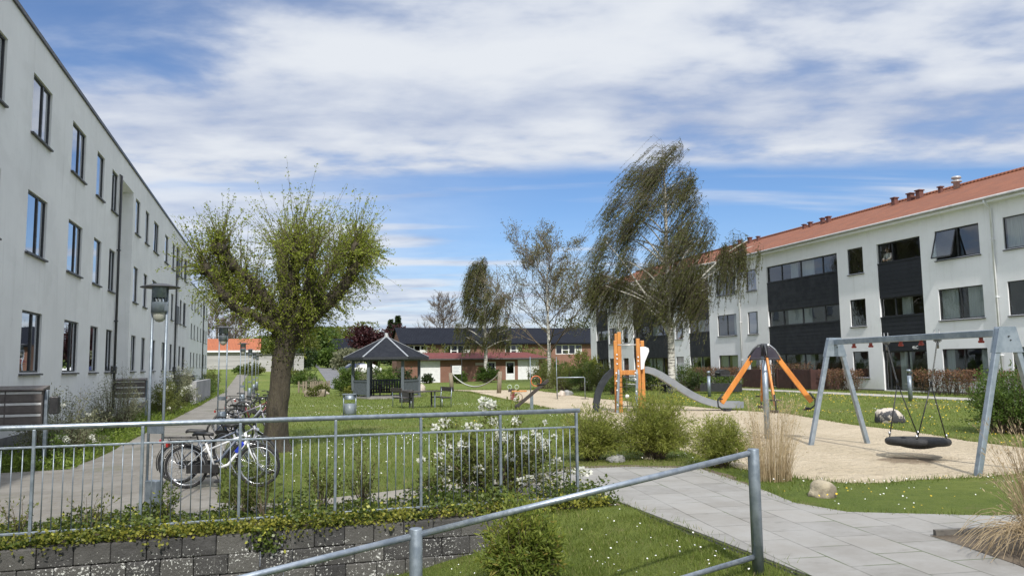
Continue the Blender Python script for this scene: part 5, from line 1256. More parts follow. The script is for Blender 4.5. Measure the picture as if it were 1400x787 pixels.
for (a, b) in (((29.0, 37.2), (29.0, 40.2)), ((29.0, 41.3), (29.0, 43.9)), ((29.0, 37.2), (30.9, 37.2)), ((29.0, 43.9), (30.9, 43.9))):
    m = MB(); m.bar((a[0], a[1], .82), (b[0], b[1], .82), .05, 1.15); 
    m.build('panel', SCREEN, scr, .008, loc=-scr.location)
for (x, y) in ((29, 37.2), (29, 38.7), (29, 40.25), (29, 41.25), (29, 43.9)):
    m = MB(); m.box(x - .06, y - .06, .2, x + .06, y + .06, 1.46); m.build('post', SCREEN, scr, .005, loc=-scr.location)
p = at(988, 520, 44.8); bq = thing('barbecue', 'black gas barbecue with closed lid on a wheeled cart by the hedge', 'barbecue', (p.x, p.y, .26), R_(80))
m = MB()
vs = []; prof = [(-.28, .88), (-.30, 1.0), (-.22, 1.15), (0, 1.2), (.22, 1.15), (.30, 1.0), (.28, .88)]; n = len(prof)
vs = [(-.42, y, z) for y, z in prof] + [(.42, y, z) for y, z in prof]; m.add(vs, [tuple(range(n)), tuple(reversed(range(n, 2 * n)))] + [(i, (i + 1) % n, n + (i + 1) % n, n + i) for i in range(n)]); m.build('lid', BLACKPL, bq)
m = MB(); m.box(-.45, -.28, .66, .45, .28, .875); m.build('firebox', DARKMETAL, bq, .01); m = MB(); m.box(-.85, -.25, .80, -.46, .25, .84); m.box(.46, -.25, .80, .85, .25, .84); m.build('side_shelf', BLACKPL, bq)
for x in (-.4, .4):
    for y in (-.22, .22): m = MB(); m.box(x - .025, y - .025, 0, x + .025, y + .025, .66); m.build('leg', DARKMETAL, bq)
m = MB(); m.tube([(-.3, -.34, 1.02), (.3, -.34, 1.02)], .015, 8); m.tube([(-.3, .34, 1.02), (.3, .34, 1.02)], .015, 8); m.build('handle', CHROME, bq)
p0 = at(960, 530, 44.0); p1 = at(1012, 530, 42.5)
plb = thing('raised_bed', 'long black raised planting bed with green plants beside the barbecue', 'planter', ((p0.x + p1.x) / 2, (p0.y + p1.y) / 2, .26))
m = MB(); m.bar((p0.x, p0.y, .48), (p1.x, p1.y, .48), .5, .46); m.build('box', DARKMETAL, plb, .01, loc=-plb.location)
p = at(1078, 528, 43.5); gc = thing('garden_chair', 'black garden chair behind the gap in the red screen', 'chair', (29.9, 40.7, .26), R_(90))
m = MB(); m.box(-.25, -.25, .42, .25, .25, .46); m.build('seat', BLACKPL, gc, .01); m = MB()
for k in range(5): m.box(-.24 + k * .1, .22, .48, -.18 + k * .1, .25, .98)
m.box(-.25, .215, .94, .25, .255, 1.0); m.build('backrest', BLACKPL, gc)
for x in (-.22, .22):
    for y in (-.22, .22): m = MB(); m.bar((x, y, 0), (x, y, .42), .03, .03); m.build('leg', BLACKPL, gc)
p = at(912, 517, 46.5); pb = thing('park_bench', 'dark bench below the curving slide, beside the birch trunk', 'bench', (p.x, p.y, .1), R_(75))
for z, y in ((.45, 0), (.7, .2), (.88, .23)):
    m = MB(); m.box(-1.0, y - .12, z, 1.0, y + (.2 if z < .5 else -.08), z + .06 if z < .5 else z + .12); m.build('slat', DARKBOARD, pb)
for x in (-.85, .85): m = MB(); m.box(x - .04, -.12, -.1, x + .04, .12, .45); m.box(x - .04, .14, -.1, x + .04, .2, .98); m.build('leg', DARKMETAL, pb)

# ================================================================== CARS on the hill
def car(loc_, rz, col, label):
    t = thing('parked_car', label, 'car', loc_, rz, 'cars parked up the hill road')
    m = MB(); prof = [(-2.1, .35), (-2.12, .75), (-1.9, .95), (-1.3, 1.02), (-.75, 1.45), (.9, 1.48), (1.75, 1.05), (2.1, .9), (2.12, .35)]; n = len(prof)
    vs = [];
    for s in (-1, 1): vs += [(x, s * (.86 if z < 1.1 else .66), z) for x, z in prof]
    m.add(vs, [tuple(range(n)), tuple(reversed(range(n, 2 * n)))] + [(i, (i + 1) % n, n + (i + 1) % n, n + i) for i in range(n)]); m.build('body', paint(col), t, .05)
    m = MB(); m.add([(-1.24, -.74, 1.06), (-1.24, .74, 1.06), (-.80, .62, 1.42), (-.80, -.62, 1.42)], [(0, 1, 2, 3)]); v = m.v; m.v = [(x - .03, y, z + .02) for x, y, z in v]; m.build('windscreen', GLASS_D, t)
    for x in (-1.35, 1.3):
        for s in (-1, 1):
            m = MB(); m.tube([(x, s * .68, .31), (x, s * .885, .31)], .31, 16); w_ = m.build('wheel', RUBBER, t); m = MB(); m.tube([(x, s * .886, .31), (x, s * .895, .31)], .19, 12); m.build('rim', CHROME, w_)
    for s in (-1, 1): m = MB(); m.box(-2.15, s * .62 - .16, .66, -2.09, s * .62 + .16, .80); m.build('headlight', LAMPG, t)
    m = MB(); m.box(-2.14, -.5, .42, -2.11, .5, .6); m.build('grille', BLACKPL, t); return t
def car_at(px, py, d, rz, col, label):
    p = at(px, py, d); car((p.x, p.y, gz(p.x, p.y) + .03), rz, col, label)
p = on_terrain(438, 492.3); car((p.x, p.y, p.z + .03), R_(78), (.8, .8, .8), 'white car facing down the hill road')
p = on_terrain(427, 491.5); car((p.x, p.y, p.z + .03), R_(95), (.7, .7, .72), 'pale silver car at the left top of the hill road')
car_at(487, 490, 104, R_(10), (.015, .025, .09), 'dark blue car half hidden by the left edge of the gazebo roof')
car_at(499, 490, 104, R_(5), (.8, .8, .8), 'white car seen under the gazebo roof')

# ================================================================== PERSON at the open balcony window
def person():
    yb, xb = 33.35, RX + .42; z0 = 6.1
    t = thing('person', 'person in a pale top leaning out of the open top floor balcony window', 'person', (xb, yb, z0))
    me = bpy.data.meshes.new('body')
    V_ = [(0, 0, .92), (-.06, 0, 1.15), (-.14, 0, 1.38), (-.17, 0, 1.46), (-.19, 0, 1.53), (-.205, 0, 1.60), (-.20, 0, 1.70),
          (-.12, .17, 1.40), (-.22, .25, 1.18), (-.36, .13, 1.06), (-.40, .05, 1.05), (-.12, -.17, 1.40), (-.22, -.25, 1.18), (-.36, -.13, 1.06), (-.40, -.05, 1.05),
          (0, .10, .86), (.02, .11, .48), (.04, .11, .08), (-.08, .12, .04), (0, -.10, .86), (.02, -.11, .48), (.04, -.11, .08), (-.08, -.12, .04)]
    Ee = [(0, 1), (1, 2), (2, 3), (3, 4), (4, 5), (5, 6), (2, 7), (7, 8), (8, 9), (9, 10), (2, 11), (11, 12), (12, 13), (13, 14), (0, 15), (15, 16), (16, 17), (17, 18), (0, 19), (19, 20), (20, 21), (21, 22)]
    Rr = [.15, .135, .14, .06, .055, .098, .075, .06, .045, .035, .03, .06, .045, .035, .03, .09, .065, .045, .035, .09, .065, .045, .035]
    me.from_pydata(V_, Ee, []); o = link_mesh('body', me, M('skin_tone', (.52, .33, .24), .6), t)
    md = o.modifiers.new('skin', 'SKIN'); sd = o.modifiers.new('sub', 'SUBSURF'); sd.levels = 2; sd.render_levels = 2; md.use_smooth_shade = True
    for v, r in zip(me.skin_vertices[0].data, Rr): v.radius = (r, r)
    me.skin_vertices[0].data[0].use_root = True
    m = MB(); m.ball((-.17, 0, 1.65), .115, .105, .12, 14, 10); m.ball((-.13, 0, 1.52), .07, .09, .16, 12, 8); m.build('hair', M('hair_brown', (.16, .09, .045), .7), t)
    m = MB()
    for z, r, ry, x in ((.90, .17, .19, 0),): pass
    m.lathe([(.165, .88), (.155, 1.05), (.16, 1.2), (.165, 1.33), (.14, 1.42), (.07, 1.46)], 18); m.v = [(x - (z - .9) * .27, y * 1.2, z) for x, y, z in m.v]
    for s in (-1, 1): m.tube([(-.13, s * .17, 1.40), (-.22, s * .25, 1.18), (-.31, s * .175, 1.10)], [.085, .066, .055], 10)
    m.build('top', M('pale_top', (.66, .60, .52), .85), t)
    m = MB()
    for s in (-1, 1): m.ball((-.297, s * .034, 1.625), .012, n=8, m=6)
    m.build('eye', BLACKPL, t)
    m = MB(); m.ball((-.305, 0, 1.60), .018, .016, .026, 8, 6); m.build('nose', bpy.data.materials['skin_tone'], t)
    m = MB(); m.box(-.298, -.026, 1.556, -.288, .026, 1.564); m.build('mouth', M('lip_red', (.35, .12, .10), .6), t)
person()
# ================================================================== VEGETATION
TWIG = M('twig_brown', (.10, .075, .05), .9, (.15, .115, .08), 6, world=True)
TWIG_D = M('twig_dark', (.075, .062, .04), .9, (.10, .08, .055), 6, world=True)
LF_WILLOW = leaf_mat('leaf_bamboo', (.13, .165, .028), (.42, .44, .10), .55, pale=(.30, .29, .11))
LF_LOW = leaf_mat('leaf_low_bush', (.09, .15, .025), (.36, .39, .075), .55, pale=(.34, .28, .07))
LF_GREEN = leaf_mat('leaf_green', (.048, .090, .016), (.13, .195, .036), .4)
LF_DARK = leaf_mat('leaf_dark', (.018, .036, .011), (.050, .082, .022), .3)
LF_OLIVE = leaf_mat('leaf_olive', (.075, .095, .020), (.170, .190, .042), .4)
LF_YG = leaf_mat('leaf_yellow_green', (.10, .13, .02), (.24, .25, .05), .4)
LF_GREYG = leaf_mat('leaf_grey_green', (.14, .155, .085), (.26, .265, .16), .35)
LF_RED = leaf_mat('leaf_dark_red', (.022, .007, .008), (.062, .016, .018), .3)
LF_BEECH = leaf_mat('leaf_dry_beech', (.11, .050, .025), (.27, .15, .085), .3, pale=(.10, .13, .03))
LF_IVY = leaf_mat('leaf_ivy', (.038, .070, .013), (.14, .175, .035), .3, .4, pale=(.40, .40, .07))
LF_IVYY = leaf_mat('leaf_ivy_yellow', (.085, .115, .018), (.36, .34, .06), .4, .45)
STRAW = leaf_mat('dry_straw', (.30, .22, .125), (.62, .50, .32), .3, .7)
PETAL = leaf_mat('white_petal', (.62, .63, .54), (.85, .85, .78), .4)
def bez(P0, P1, P2, t):
    t = t[:, None]; return (1 - t) ** 2 * P0 + 2 * t * (1 - t) * P1 + t ** 2 * P2
def bezt(P0, P1, P2, t):
    t = t[:, None]; return unit(2 * (1 - t) * (P1 - P0) + 2 * t * (P2 - P1))
def shrub(name, label, loc, rx, ry, h, nst, nlf, ll, lw, lmat, smat=TWIG, base=.22, up=.55, t0=.25, sr=.006, group=None, cat='shrub', flowers=0, fr=.03, droop=0.0, wild=.12, seed=None, parent=None, nseg=5):
    t = thing(name, label, cat, loc, 0, group)
    n = nst; a = rng.uniform(0, 2 * PI, n); el = np.arcsin(rng.uniform(.05, 1, n)); rr = rng.uniform(.75, 1.05, n) + rng.normal(size=n) * wild
    T = np.stack([rx * rr * np.cos(a) * np.cos(el), ry * rr * np.sin(a) * np.cos(el), h * (.12 + .88 * np.sin(el) * rr)], 1)
    B = np.stack([rx * base * np.cos(a) * rng.uniform(.1, 1, n), ry * base * np.sin(a) * rng.uniform(.1, 1, n), np.zeros(n)], 1)
    Mi = B * (1 - up * .55) + T * up * .55 + np.array([0, 0, 1]) * (h * .28 * rng.uniform(.6, 1.2, (n, 1))) + rng.normal(size=(n, 3)) * .05 * h
    T[:, 2] -= droop * h * rng.uniform(0, 1, n)
    A_, B_, ra, rb_ = [], [], [], []
    for k in range(nseg):
        A_.append(bez(B, Mi, T, np.full(n, k / nseg))); B_.append(bez(B, Mi, T, np.full(n, (k + 1) / nseg))); ra.append(np.full(n, sr * (1 - .8 * k / nseg))); rb_.append(np.full(n, sr * (1 - .8 * (k + 1) / nseg)))
    V, F = segs(np.concatenate(A_), np.concatenate(B_), np.concatenate(ra), np.concatenate(rb_)); np_mesh('stems', V, F, smat, t)
    i = rng.integers(0, n, nlf); tt = t0 + (1.0 - t0) * rng.uniform(0, 1, nlf) ** .75
    P = bez(B[i], Mi[i], T[i], tt) + rng.normal(size=(nlf, 3)) * (.022 * (rx + h)); P[:, 2] = np.maximum(P[:, 2], .015)
    D = bezt(B[i], Mi[i], T[i], tt) * .55 + rng.normal(size=(nlf, 3)) * .55 + [0, 0, .12]
    V, F = leaves(P, D, ll * rng.uniform(.6, 1.25, nlf), lw * rng.uniform(.7, 1.2, nlf)); np_mesh('foliage', V, F, lmat, t)
    if flowers:
        i = rng.integers(0, n, flowers); C_ = bez(B[i], Mi[i], T[i], rng.uniform(.8, 1.06, flowers)); k = 26
        for c_ in C_:
            dv = unit(rng.normal(size=(k, 3))); R0 = fr * rng.uniform(.6, 1.25)
            V, F = leaves(dv * R0 * .55 * [1, 1, .7], dv + rng.normal(size=dv.shape) * .8, R0 * .75, R0 * .6); np_mesh('flower_head', V, F, PETAL, t, loc=tuple(c_))
    return t
G3 = lambda x, y: (x, y, gz(x, y))

# ---- foreground shrubs at the slab path
shrub('round_shrub', 'bushy green narrow leaved shrub directly right of the railing end', (5.95, 14.25, 0), .72, .62, 1.10, 190, 13000, .085, .015, LF_WILLOW, group='round shrubs at the slab path')
shrub('round_shrub', 'largest narrow leaved shrub, in the middle between the two smaller round ones', (7.18, 13.95, 0), .92, .78, 1.36, 250, 19000, .09, .015, LF_WILLOW, group='round shrubs at the slab path')
shrub('round_shrub', 'narrow leaved shrub left of the dry grass clump', (7.62, 12.35, 0), .60, .52, .95, 170, 11000, .08, .014, LF_WILLOW, group='round shrubs at the slab path')
shrub('low_bush', 'glossy green low bush with reddish tips on the sunken lawn', (2.45, 7.75, float(zlow(2.5, 7.75))), .45, .42, .90, 180, 7600, .075, .021, LF_LOW, base=.3, up=.8)
def straw(name, label, loc, n, h, r0, spread, lean=(0, 0), w=.006, seed=5, tip=True):
    t = thing(name, label, 'dry grass', loc, 0)
    a = rng.uniform(0, 2 * PI, n); q = r0 * np.sqrt(rng.uniform(0, 1, n)); B = np.stack([q * np.cos(a), q * np.sin(a), 0 * a], 1)
    hh = h * rng.uniform(.30, 1.08, n); sp = spread * rng.uniform(.1, 1, n) ** 1.3
    T = B + np.stack([np.cos(a) * sp + lean[0] * rng.uniform(0, 1, n), np.sin(a) * sp + lean[1] * rng.uniform(0, 1, n), hh], 1)
    Mi = B * .5 + T * .5 + np.stack([-np.cos(a) * sp * .18, -np.sin(a) * sp * .18, hh * .15], 1) + rng.normal(size=(n, 3)) * .03
    K = 6; Vs = []; S = unit(np.cross(T - B, rng.normal(size=(n, 3))))
    for k in range(K + 1):
        P = bez(B, Mi, T, np.full(n, k / K)); wk = w * (1 - .75 * k / K) * rng.uniform(.7, 1.2, (n, 1)); Vs += [P - S * wk / 2, P + S * wk / 2]
    V = np.stack(Vs, 1).reshape(-1, 3); base = np.arange(n)[:, None] * (2 * (K + 1)); F = np.concatenate([base + np.array([[2 * k, 2 * k + 1, 2 * k + 3, 2 * k + 2]]) for k in range(K)])
    np_mesh('straw', V, F, STRAW, t)
    if tip:
        m_ = n // 3; i = rng.integers(0, n, m_ * 6); P = T[i] + rng.normal(size=(len(i), 3)) * .012 - (T - Mi)[i] * rng.uniform(0, .25, (len(i), 1)); V, F = leaves(P, (T - Mi)[i] + rng.normal(size=(len(i), 3)) * .2, .05, .010); np_mesh('seed_heads', V, F, STRAW, t)
    return t
straw('dry_grass_clump', 'upright pale straw clump behind the handrail end post', (7.55, 10.75, 0), 520, 1.25, .30, .34, w=.0065)
straw('dry_grass_clump', 'spilling pale straw clump at the right picture edge in the soil pocket', (7.15, 5.75, .03), 420, 1.15, .22, .45, (-.12, -.02), w=.010)
t = COL.objects[-1]
# fallen straws of the right clump
n = 130; a = rng.uniform(R_(120), R_(250), n); q = rng.uniform(.35, .95, n); B = np.stack([7.1 + .15 * np.cos(a), 5.75 + .15 * np.sin(a), np.full(n, .12)], 1); T = np.stack([7.1 + q * np.cos(a), 5.75 + q * np.sin(a) * .8, rng.uniform(.02, .16, n)], 1)
Mi = (B + T) / 2 + np.stack([0 * a, 0 * a, rng.uniform(.2, .55, n)], 1); A_ = []; B2 = []
for k in range(6): A_.append(bez(B, Mi, T, np.full(n, k / 6))); B2.append(bez(B, Mi, T, np.full(n, (k + 1) / 6)))
V, F = segs(np.concatenate(A_), np.concatenate(B2), .0028, .0024)
clump = [o for o in COL.objects if o.name.startswith('dry_grass_clump')][-1]
o = np_mesh('fallen_straw', V, F, STRAW, clump); o.location = -clump.location

# ---- ivy bed and wild shrubs behind the railing
def ivy():
    n = 26000; x = rng.uniform(-7.9, 4.35, n); y = 9.50 + (1.35 - .35 * sst(2, 4.4, x)) * rng.uniform(0, 1, n) ** 1.25
    hmp = .10 + .10 * np.sin(x * 2.1 + 1) * np.sin(x * 5.3) + .05 * np.sin(y * 9 + x * 3); z = np.maximum(.01, hmp * rng.uniform(.15, 1.15, n) * (1 + .6 * sst(.5, 3.5, x)))
    P = np.stack([x, y, z], 1); V, F = leaves(P, rng.normal(size=(n, 3)) * [1, 1, .5] + [0, -.35, .15], rng.uniform(.03, .065, n), rng.uniform(.028, .05, n))
    setp(np_mesh('ivy', V, F, LF_IVY), 'green ivy carpet under the railing', 'ivy', kind='stuff')
    n = 8000; x = rng.uniform(-7.9, 4.2, n); k = rng.uniform(size=n); drop = np.where(rng.uniform(size=n) < .07, rng.uniform(0, .09, n), 0) * (np.sin(x * 3.3) * np.sin(x * 1.27 + 2) > .25)
    y = 9.44 + .32 * k ** 1.4; z = np.where(drop > 0, -drop, rng.uniform(.0, .11, n) + .05 * k); y = np.where(drop > 0, 9.43 - .02 * k, y)
    keep = rng.uniform(size=n) < (.35 + .65 * (np.sin(x * 1.9 + .6) * np.sin(x * .83) + .6 > 0)); x, y, z = x[keep], y[keep], z[keep]; n = len(x)
    V, F = leaves(np.stack([x, y, z], 1), rng.normal(size=(n, 3)) * [1, .8, .5] + [0, -.5, .1], rng.uniform(.025, .05, n), rng.uniform(.024, .042, n))
    setp(np_mesh('golden_ivy', V, F, LF_IVYY), 'yellow green creeper fringe on top of the block wall', 'ivy', kind='stuff')
    m = MB(); m.box(-7.9, 9.6, -.05, 4.4, 10.7, .008); setp(m.build('ivy_soil', SOILM), 'dark soil under the ivy', 'soil', kind='structure')
ivy()
# tongue of ivy hanging over the wall
n = 170; x = -.08 + rng.normal(size=n) * .09; z = -rng.uniform(-.06, .20, n); P = np.stack([x - (z * .15), 9.43 + rng.uniform(-.03, .03, n), z], 1)
V, F = leaves(P, rng.normal(size=(n, 3)) + [0, -.4, -.5], rng.uniform(.03, .055, n), rng.uniform(.028, .045, n)); setp(np_mesh('hanging_ivy', V, F, LF_IVY), 'tongue of ivy hanging over the block wall', 'ivy')
shrub('flowering_shrub', 'tall shrub with many white flower heads at the right end of the railing', (3.0, 10.75, 0), 1.1, .5, 1.28, 80, 6000, .060, .028, LF_OLIVE, base=.35, t0=.28, sr=.009, flowers=85, fr=.072)
shrub('flowering_shrub', 'white flowered shoot rising above the railing, beside the tall flowering shrub', (3.4, 11.05, 0), .22, .2, 1.62, 7, 230, .06, .028, LF_YG, base=.08, up=.9, t0=.5, sr=.007, flowers=3, fr=.03)
for (x, y, rx, h_, ns, nl, mt, lb_) in ((-.35, 10.45, .30, .82, 26, 900, LF_OLIVE, 'leafy green shrub behind the railing, left of the tree trunk foot'), (.62, 10.6, .32, .74, 22, 620, LF_OLIVE, 'thin leafed shrub behind the railing, right of the tree trunk'),
        (1.15, 10.7, .36, .92, 26, 640, LF_OLIVE, 'tall thin twiggy shrub behind the railing below the litter bin'), (2.05, 10.7, .30, .55, 18, 330, LF_OLIVE, 'low twiggy shrub behind the railing, left of the white flowers'),
        (-2.75, 10.3, .30, .50, 14, 150, LF_YG, 'sparse yellow green shrub at the left end of the railing'), (-2.0, 10.2, .34, .46, 16, 170, LF_YG, 'low sparse shrub in the ivy right of the left railing post'), (-1.22, 10.35, .20, .50, 16, 420, LF_IVY, 'ivy tuft climbing the foot of the nearest lamp'),
        (-.1, 10.35, .28, .70, 14, 420, LF_OLIVE, 'leafy shrub covering the front wheel of the white bicycle')):
    shrub('wild_shrub', lb_, (x, y, 0), rx, rx * .7, h_, ns, nl, .05, .020, mt, TWIG, base=.14, up=.75, t0=.3, sr=.006, group='wild shrubs behind the railing')

# ---- planting along the left block
shrub('flowering_shrub', 'loose pale green shrub with white flowers beside the nearest mailboxes', (-4.45, 19.3, 0), .95, 1.7, 1.45, 120, 6200, .06, .022, LF_GREYG, base=.5, sr=.008, flowers=18, fr=.06)
shrub('flowering_shrub', 'low leafy shrub with white flowers under the nearest mailbox post', (-4.15, 17.5, 0), .35, .55, .72, 40, 1300, .055, .028, LF_GREEN, base=.5, flowers=12, fr=.05)
shrub('twiggy_shrub', 'brown twiggy shrub against the wall by the dark downpipe', (-4.75, 27.0, 0), .85, 2.2, 1.85, 140, 5600, .06, .022, LF_GREYG, TWIG, base=.55, sr=.009)
shrub('flowering_shrub', 'green shrub with white flowers in front of the second mailboxes', (-4.15, 34.5, 0), .75, 2.3, 1.6, 90, 6500, .07, .03, LF_OLIVE, base=.5, flowers=26, fr=.075)
shrub('flowering_shrub', 'tall yellow green shrub with white flowers at the concrete wall', (-4.4, 41.2, 0), .85, 1.8, 2.1, 90, 6500, .08, .034, LF_GREYG, base=.5, flowers=26, fr=.08)
shrub('twiggy_shrub', 'pale shrub behind the concrete wall', (-4.9, 49.5, 0), .7, 2.4, 1.8, 70, 2600, .09, .035, LF_GREYG, base=.5)
shrub('evergreen_shrub', 'dark green shrub just past the concrete wall', (-4.45, 57, 0), .85, 1.8, 1.7, 70, 3000, .10, .04, LF_GREEN, base=.5)
shrub('evergreen_shrub', 'farthest green shrub beside the narrowing path', (-4.9, 68, 0), .8, 2.4, 2.0, 60, 2200, .13, .05, LF_OLIVE, base=.5)
n = 17000; x = rng.uniform(-5.5, -3.58, n); y = 16.6 + rng.uniform(0, 1, n) ** 1.4 * 50; k = (np.abs(x + 4.4) < .95); P = np.stack([x, y, rng.uniform(.02, .22, n) * (1 - .5 * (x > -3.8))], 1)
V, F = leaves(P, rng.normal(size=(n, 3)) + [0, 0, .5], rng.uniform(.06, .13, n), rng.uniform(.02, .05, n)); setp(np_mesh('bed_plants', V, F, leaf_mat('leaf_bed', (.08, .13, .018), (.24, .31, .05), .4)), 'fresh green ground cover along the left block', 'ground cover', kind='stuff')

# ---- hedges and shrubs on the right
def hedge(label, x0, x1, y0, y1, h, nl, lmat, z=.26, ls=.075, group='clipped beech hedges along the right block'):
    t = thing('beech_hedge', label, 'hedge', ((x0 + x1) / 2, (y0 + y1) / 2, z), 0, group)
    hx, hy = (x1 - x0) / 2, (y1 - y0) / 2
    P = np.stack([rng.uniform(-hx, hx, nl), rng.uniform(-hy, hy, nl), h * (.12 + .88 * rng.uniform(0, 1, nl) ** .55)], 1)
    P += rng.normal(size=P.shape) * .05; k = (np.sin(P[:, 1] * 3.1 + P[:, 2] * 2.2) * np.sin(P[:, 0] * 3 + P[:, 1] * 1.7) > -.55) | (P[:, 2] > h * .6); P = P[k]; n = len(P)
    V, F = leaves(P, rng.normal(size=(n, 3)), ls * rng.uniform(.7, 1.3, n), ls * .65 * rng.uniform(.7, 1.2, n)); np_mesh('foliage', V, F, lmat, t)
    ns = int((y1 - y0) * 26); B = np.stack([rng.uniform(-hx, hx, ns) * .6, rng.uniform(-hy, hy, ns), np.zeros(ns)], 1); T = B + rng.normal(size=(ns, 3)) * [.18, .25, 0] + [0, 0, h * .95]
    V, F = segs(B, T, .014, .005); np_mesh('stems', V, F, TWIG, t)
hedge('brown leaved hedge left of the glass entrance, under the small windows', 29.3, 30.0, 34.1, 37.0, 1.12, 2600, LF_BEECH)
hedge('brown leaved hedge under the paired windows right of the entrance', 29.2, 29.9, 26.9, 30.3, 1.12, 3000, LF_BEECH)
hedge('brown leaved hedge right of the white downpipe at the picture edge', 29.2, 29.9, 21.5, 26.0, 1.1, 2600, LF_BEECH)
hedge('brown leaved hedge behind the barbecue', 29.6, 30.2, 45.6, 52.4, 1.25, 4200, LF_BEECH)
hedge('brown leaved hedge inside the red screen terrace', 29.5, 30.0, 38.0, 43.2, 1.5, 1800, LF_BEECH)
p0 = at(960, 530, 44.0); p1 = at(1012, 530, 42.5)
n = 700; tt = rng.uniform(0, 1, n); P = np.stack([p0.x + (p1.x - p0.x) * tt + rng.normal(size=n) * .12, p0.y + (p1.y - p0.y) * tt + rng.normal(size=n) * .12, rng.uniform(.68, 1.05, n)], 1); V, F = leaves(P, rng.normal(size=(n, 3)) + [0, 0, .4], .12, .05)
o = np_mesh('bed_foliage', V, F, LF_GREEN, bpy.data.objects['raised_bed']); o.location = -bpy.data.objects['raised_bed'].location
shrub('evergreen_shrub', 'large dark green shrub behind the right leg of the swing', (17.95, 15.3, 0), 1.25, 1.1, 1.75, 150, 8500, .10, .04, LF_GREEN, base=.5, sr=.012)
shrub('evergreen_shrub', 'low dark shrub at the foot of the large dark green shrub', (18.3, 13.7, 0), .9, .7, .8, 70, 3000, .09, .04, LF_DARK, base=.5)
for (px, d, rx, h_, mt, nl, lb_) in ((745, 60, 1.5, 2.3, LF_OLIVE, 3600, 'tall willow bush in front of the garage end'), (772, 56, 1.4, 2.0, LF_OLIVE, 3400, 'willow bush behind the low goal'), (800, 54, 1.3, 2.3, LF_GREEN, 3600, 'green willow bush left of the curved climber'), (826, 52, 1.25, 2.1, LF_OLIVE, 3400, 'willow bush behind the curved climber'),
        (843, 47, .9, 1.5, LF_GREEN, 2200, 'green bush behind the climbing tower'), (890, 50, 1.2, 1.7, LF_GREEN, 2800, 'green bush behind the upper end of the slide'), (940, 47, 1.0, 1.9, LF_GREEN, 2800, 'green bush right of the birch trunk'), (955, 46, .6, 1.2, LF_DARK, 1500, 'small dark bush left of the barbecue terrace')):
    p = at(px, 520, d); shrub('willow_bush', lb_, G3(p.x, p.y), rx, rx * .8, h_, 90, nl, .16, .035, mt, base=.5, up=.8, sr=.014, group='bushes at the back of the playground')
for (px, d, rx, h_, mt, nl, lb_, pal) in ((628, 83, .9, 1.5, LF_GREEN, 1600, 'dark bush under the notice board', 0), (667, 82, 1.3, 1.9, LF_GREEN, 2400, 'round green bush at the garage door with window', 0), (585, 84, .7, 1.0, LF_DARK, 900, 'low bush between the garage doors and the board', 0),
        (597, 100, 2.6, 4.3, LF_OLIVE, 3600, 'olive brown bush rising above the garage roof on the left', 0), (727, 100, 2.6, 4.6, LF_OLIVE, 3600, 'olive bush rising above the garage roof on the right', 0), (797, 72, 2.1, 3.0, LF_YG, 3600, 'yellow green bush below the terrace windows', 0),
        (760, 86, 2.6, 2.0, LF_GREEN, 3000, 'wide green bush at the right garage corner', 0),
        (476, 51, .95, 2.0, LF_GREEN, 2800, 'dark leafy bush left of the gazebo', 0), (481, 47, .45, .8, LF_YG, 900, 'small yellow green bush at the gazebo foot', 0), (487, 56, 1.4, 2.4, LF_GREYG, 2200, 'pale grey green bush seen through the gazebo on the left', 0),
        (525, 58, 1.5, 1.9, LF_GREEN, 2600, 'green bush seen through the middle of the gazebo', 0), (552, 60, 1.2, 1.8, LF_DARK, 2000, 'dark bush seen through the gazebo on the right', 0), (513, 64, 1.3, 1.6, LF_OLIVE, 2000, 'olive bush far behind the gazebo', 0),
        (419, 74, 1.5, 1.6, LF_GREEN, 2000, 'green bush left of the road end behind the fence stub', 0), (402, 80, 1.6, 1.5, LF_OLIVE, 2000, 'olive bush right behind the tree trunk at the shed', 0), (426, 66, .9, 1.0, LF_GREYG, 1300, 'pale low bush behind the picket fence', 0), (470, 62, .9, 1.3, LF_GREEN, 1500, 'green bush at the right edge of the hill road', 0), (346, 100, 1.6, 1.5, LF_OLIVE, 1800, 'olive bush at the far end of the path, right side', 0), (331, 104, 1.2, 1.3, LF_GREEN, 1500, 'green bush at the far end of the path, left of the olive one', 0),
        (431, 49.8, .55, .62, LF_OLIVE, 700, 'leafy plants growing in the log planter', 0), (440, 57, .6, .6, LF_OLIVE, 600, 'low plants beside the picket fence', 0)):
    p = at(px, 520, d); shrub('garden_bush', lb_, G3(p.x, p.y), rx, rx * .8, h_, 60, nl, .045 + .0022 * d, .018 + .0011 * d, mt, base=.5, up=.85, sr=.012, group='garden bushes in the background')

# ---- pollarded tree in front
BARK = M('rough_bark', (.080, .066, .045), .95, (.036, .030, .022), 3.5, bump=1.0, bscale=14, bdist=.05, stretch=(2.2, 2.2, .55), grime=(.10, .115, .035))
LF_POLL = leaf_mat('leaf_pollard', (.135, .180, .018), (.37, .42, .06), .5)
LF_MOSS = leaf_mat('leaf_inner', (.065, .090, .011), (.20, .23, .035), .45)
def wob(pts, amp, n=5):
    pts = [Vector(p) for p in pts]; out = []
    for i in range(len(pts) - 1):
        for k in range(n): q = pts[i].lerp(pts[i + 1], k / n); out.append(q + Vector((random.uniform(-1, 1), random.uniform(-1, 1), random.uniform(-.6, .6))) * (amp if (i or k) else 0))
    return out + [pts[-1]]
def interp(rs, n): return list(np.interp(np.linspace(0, 1, n), np.linspace(0, 1, len(rs)), rs))
def smooth_pts(pts):
    for _ in range(2): pts = [pts[0]] + [(pts[i - 1] + pts[i] * 2 + pts[i + 1]) / 4 for i in range(1, len(pts) - 1)] + [pts[-1]]
    return pts
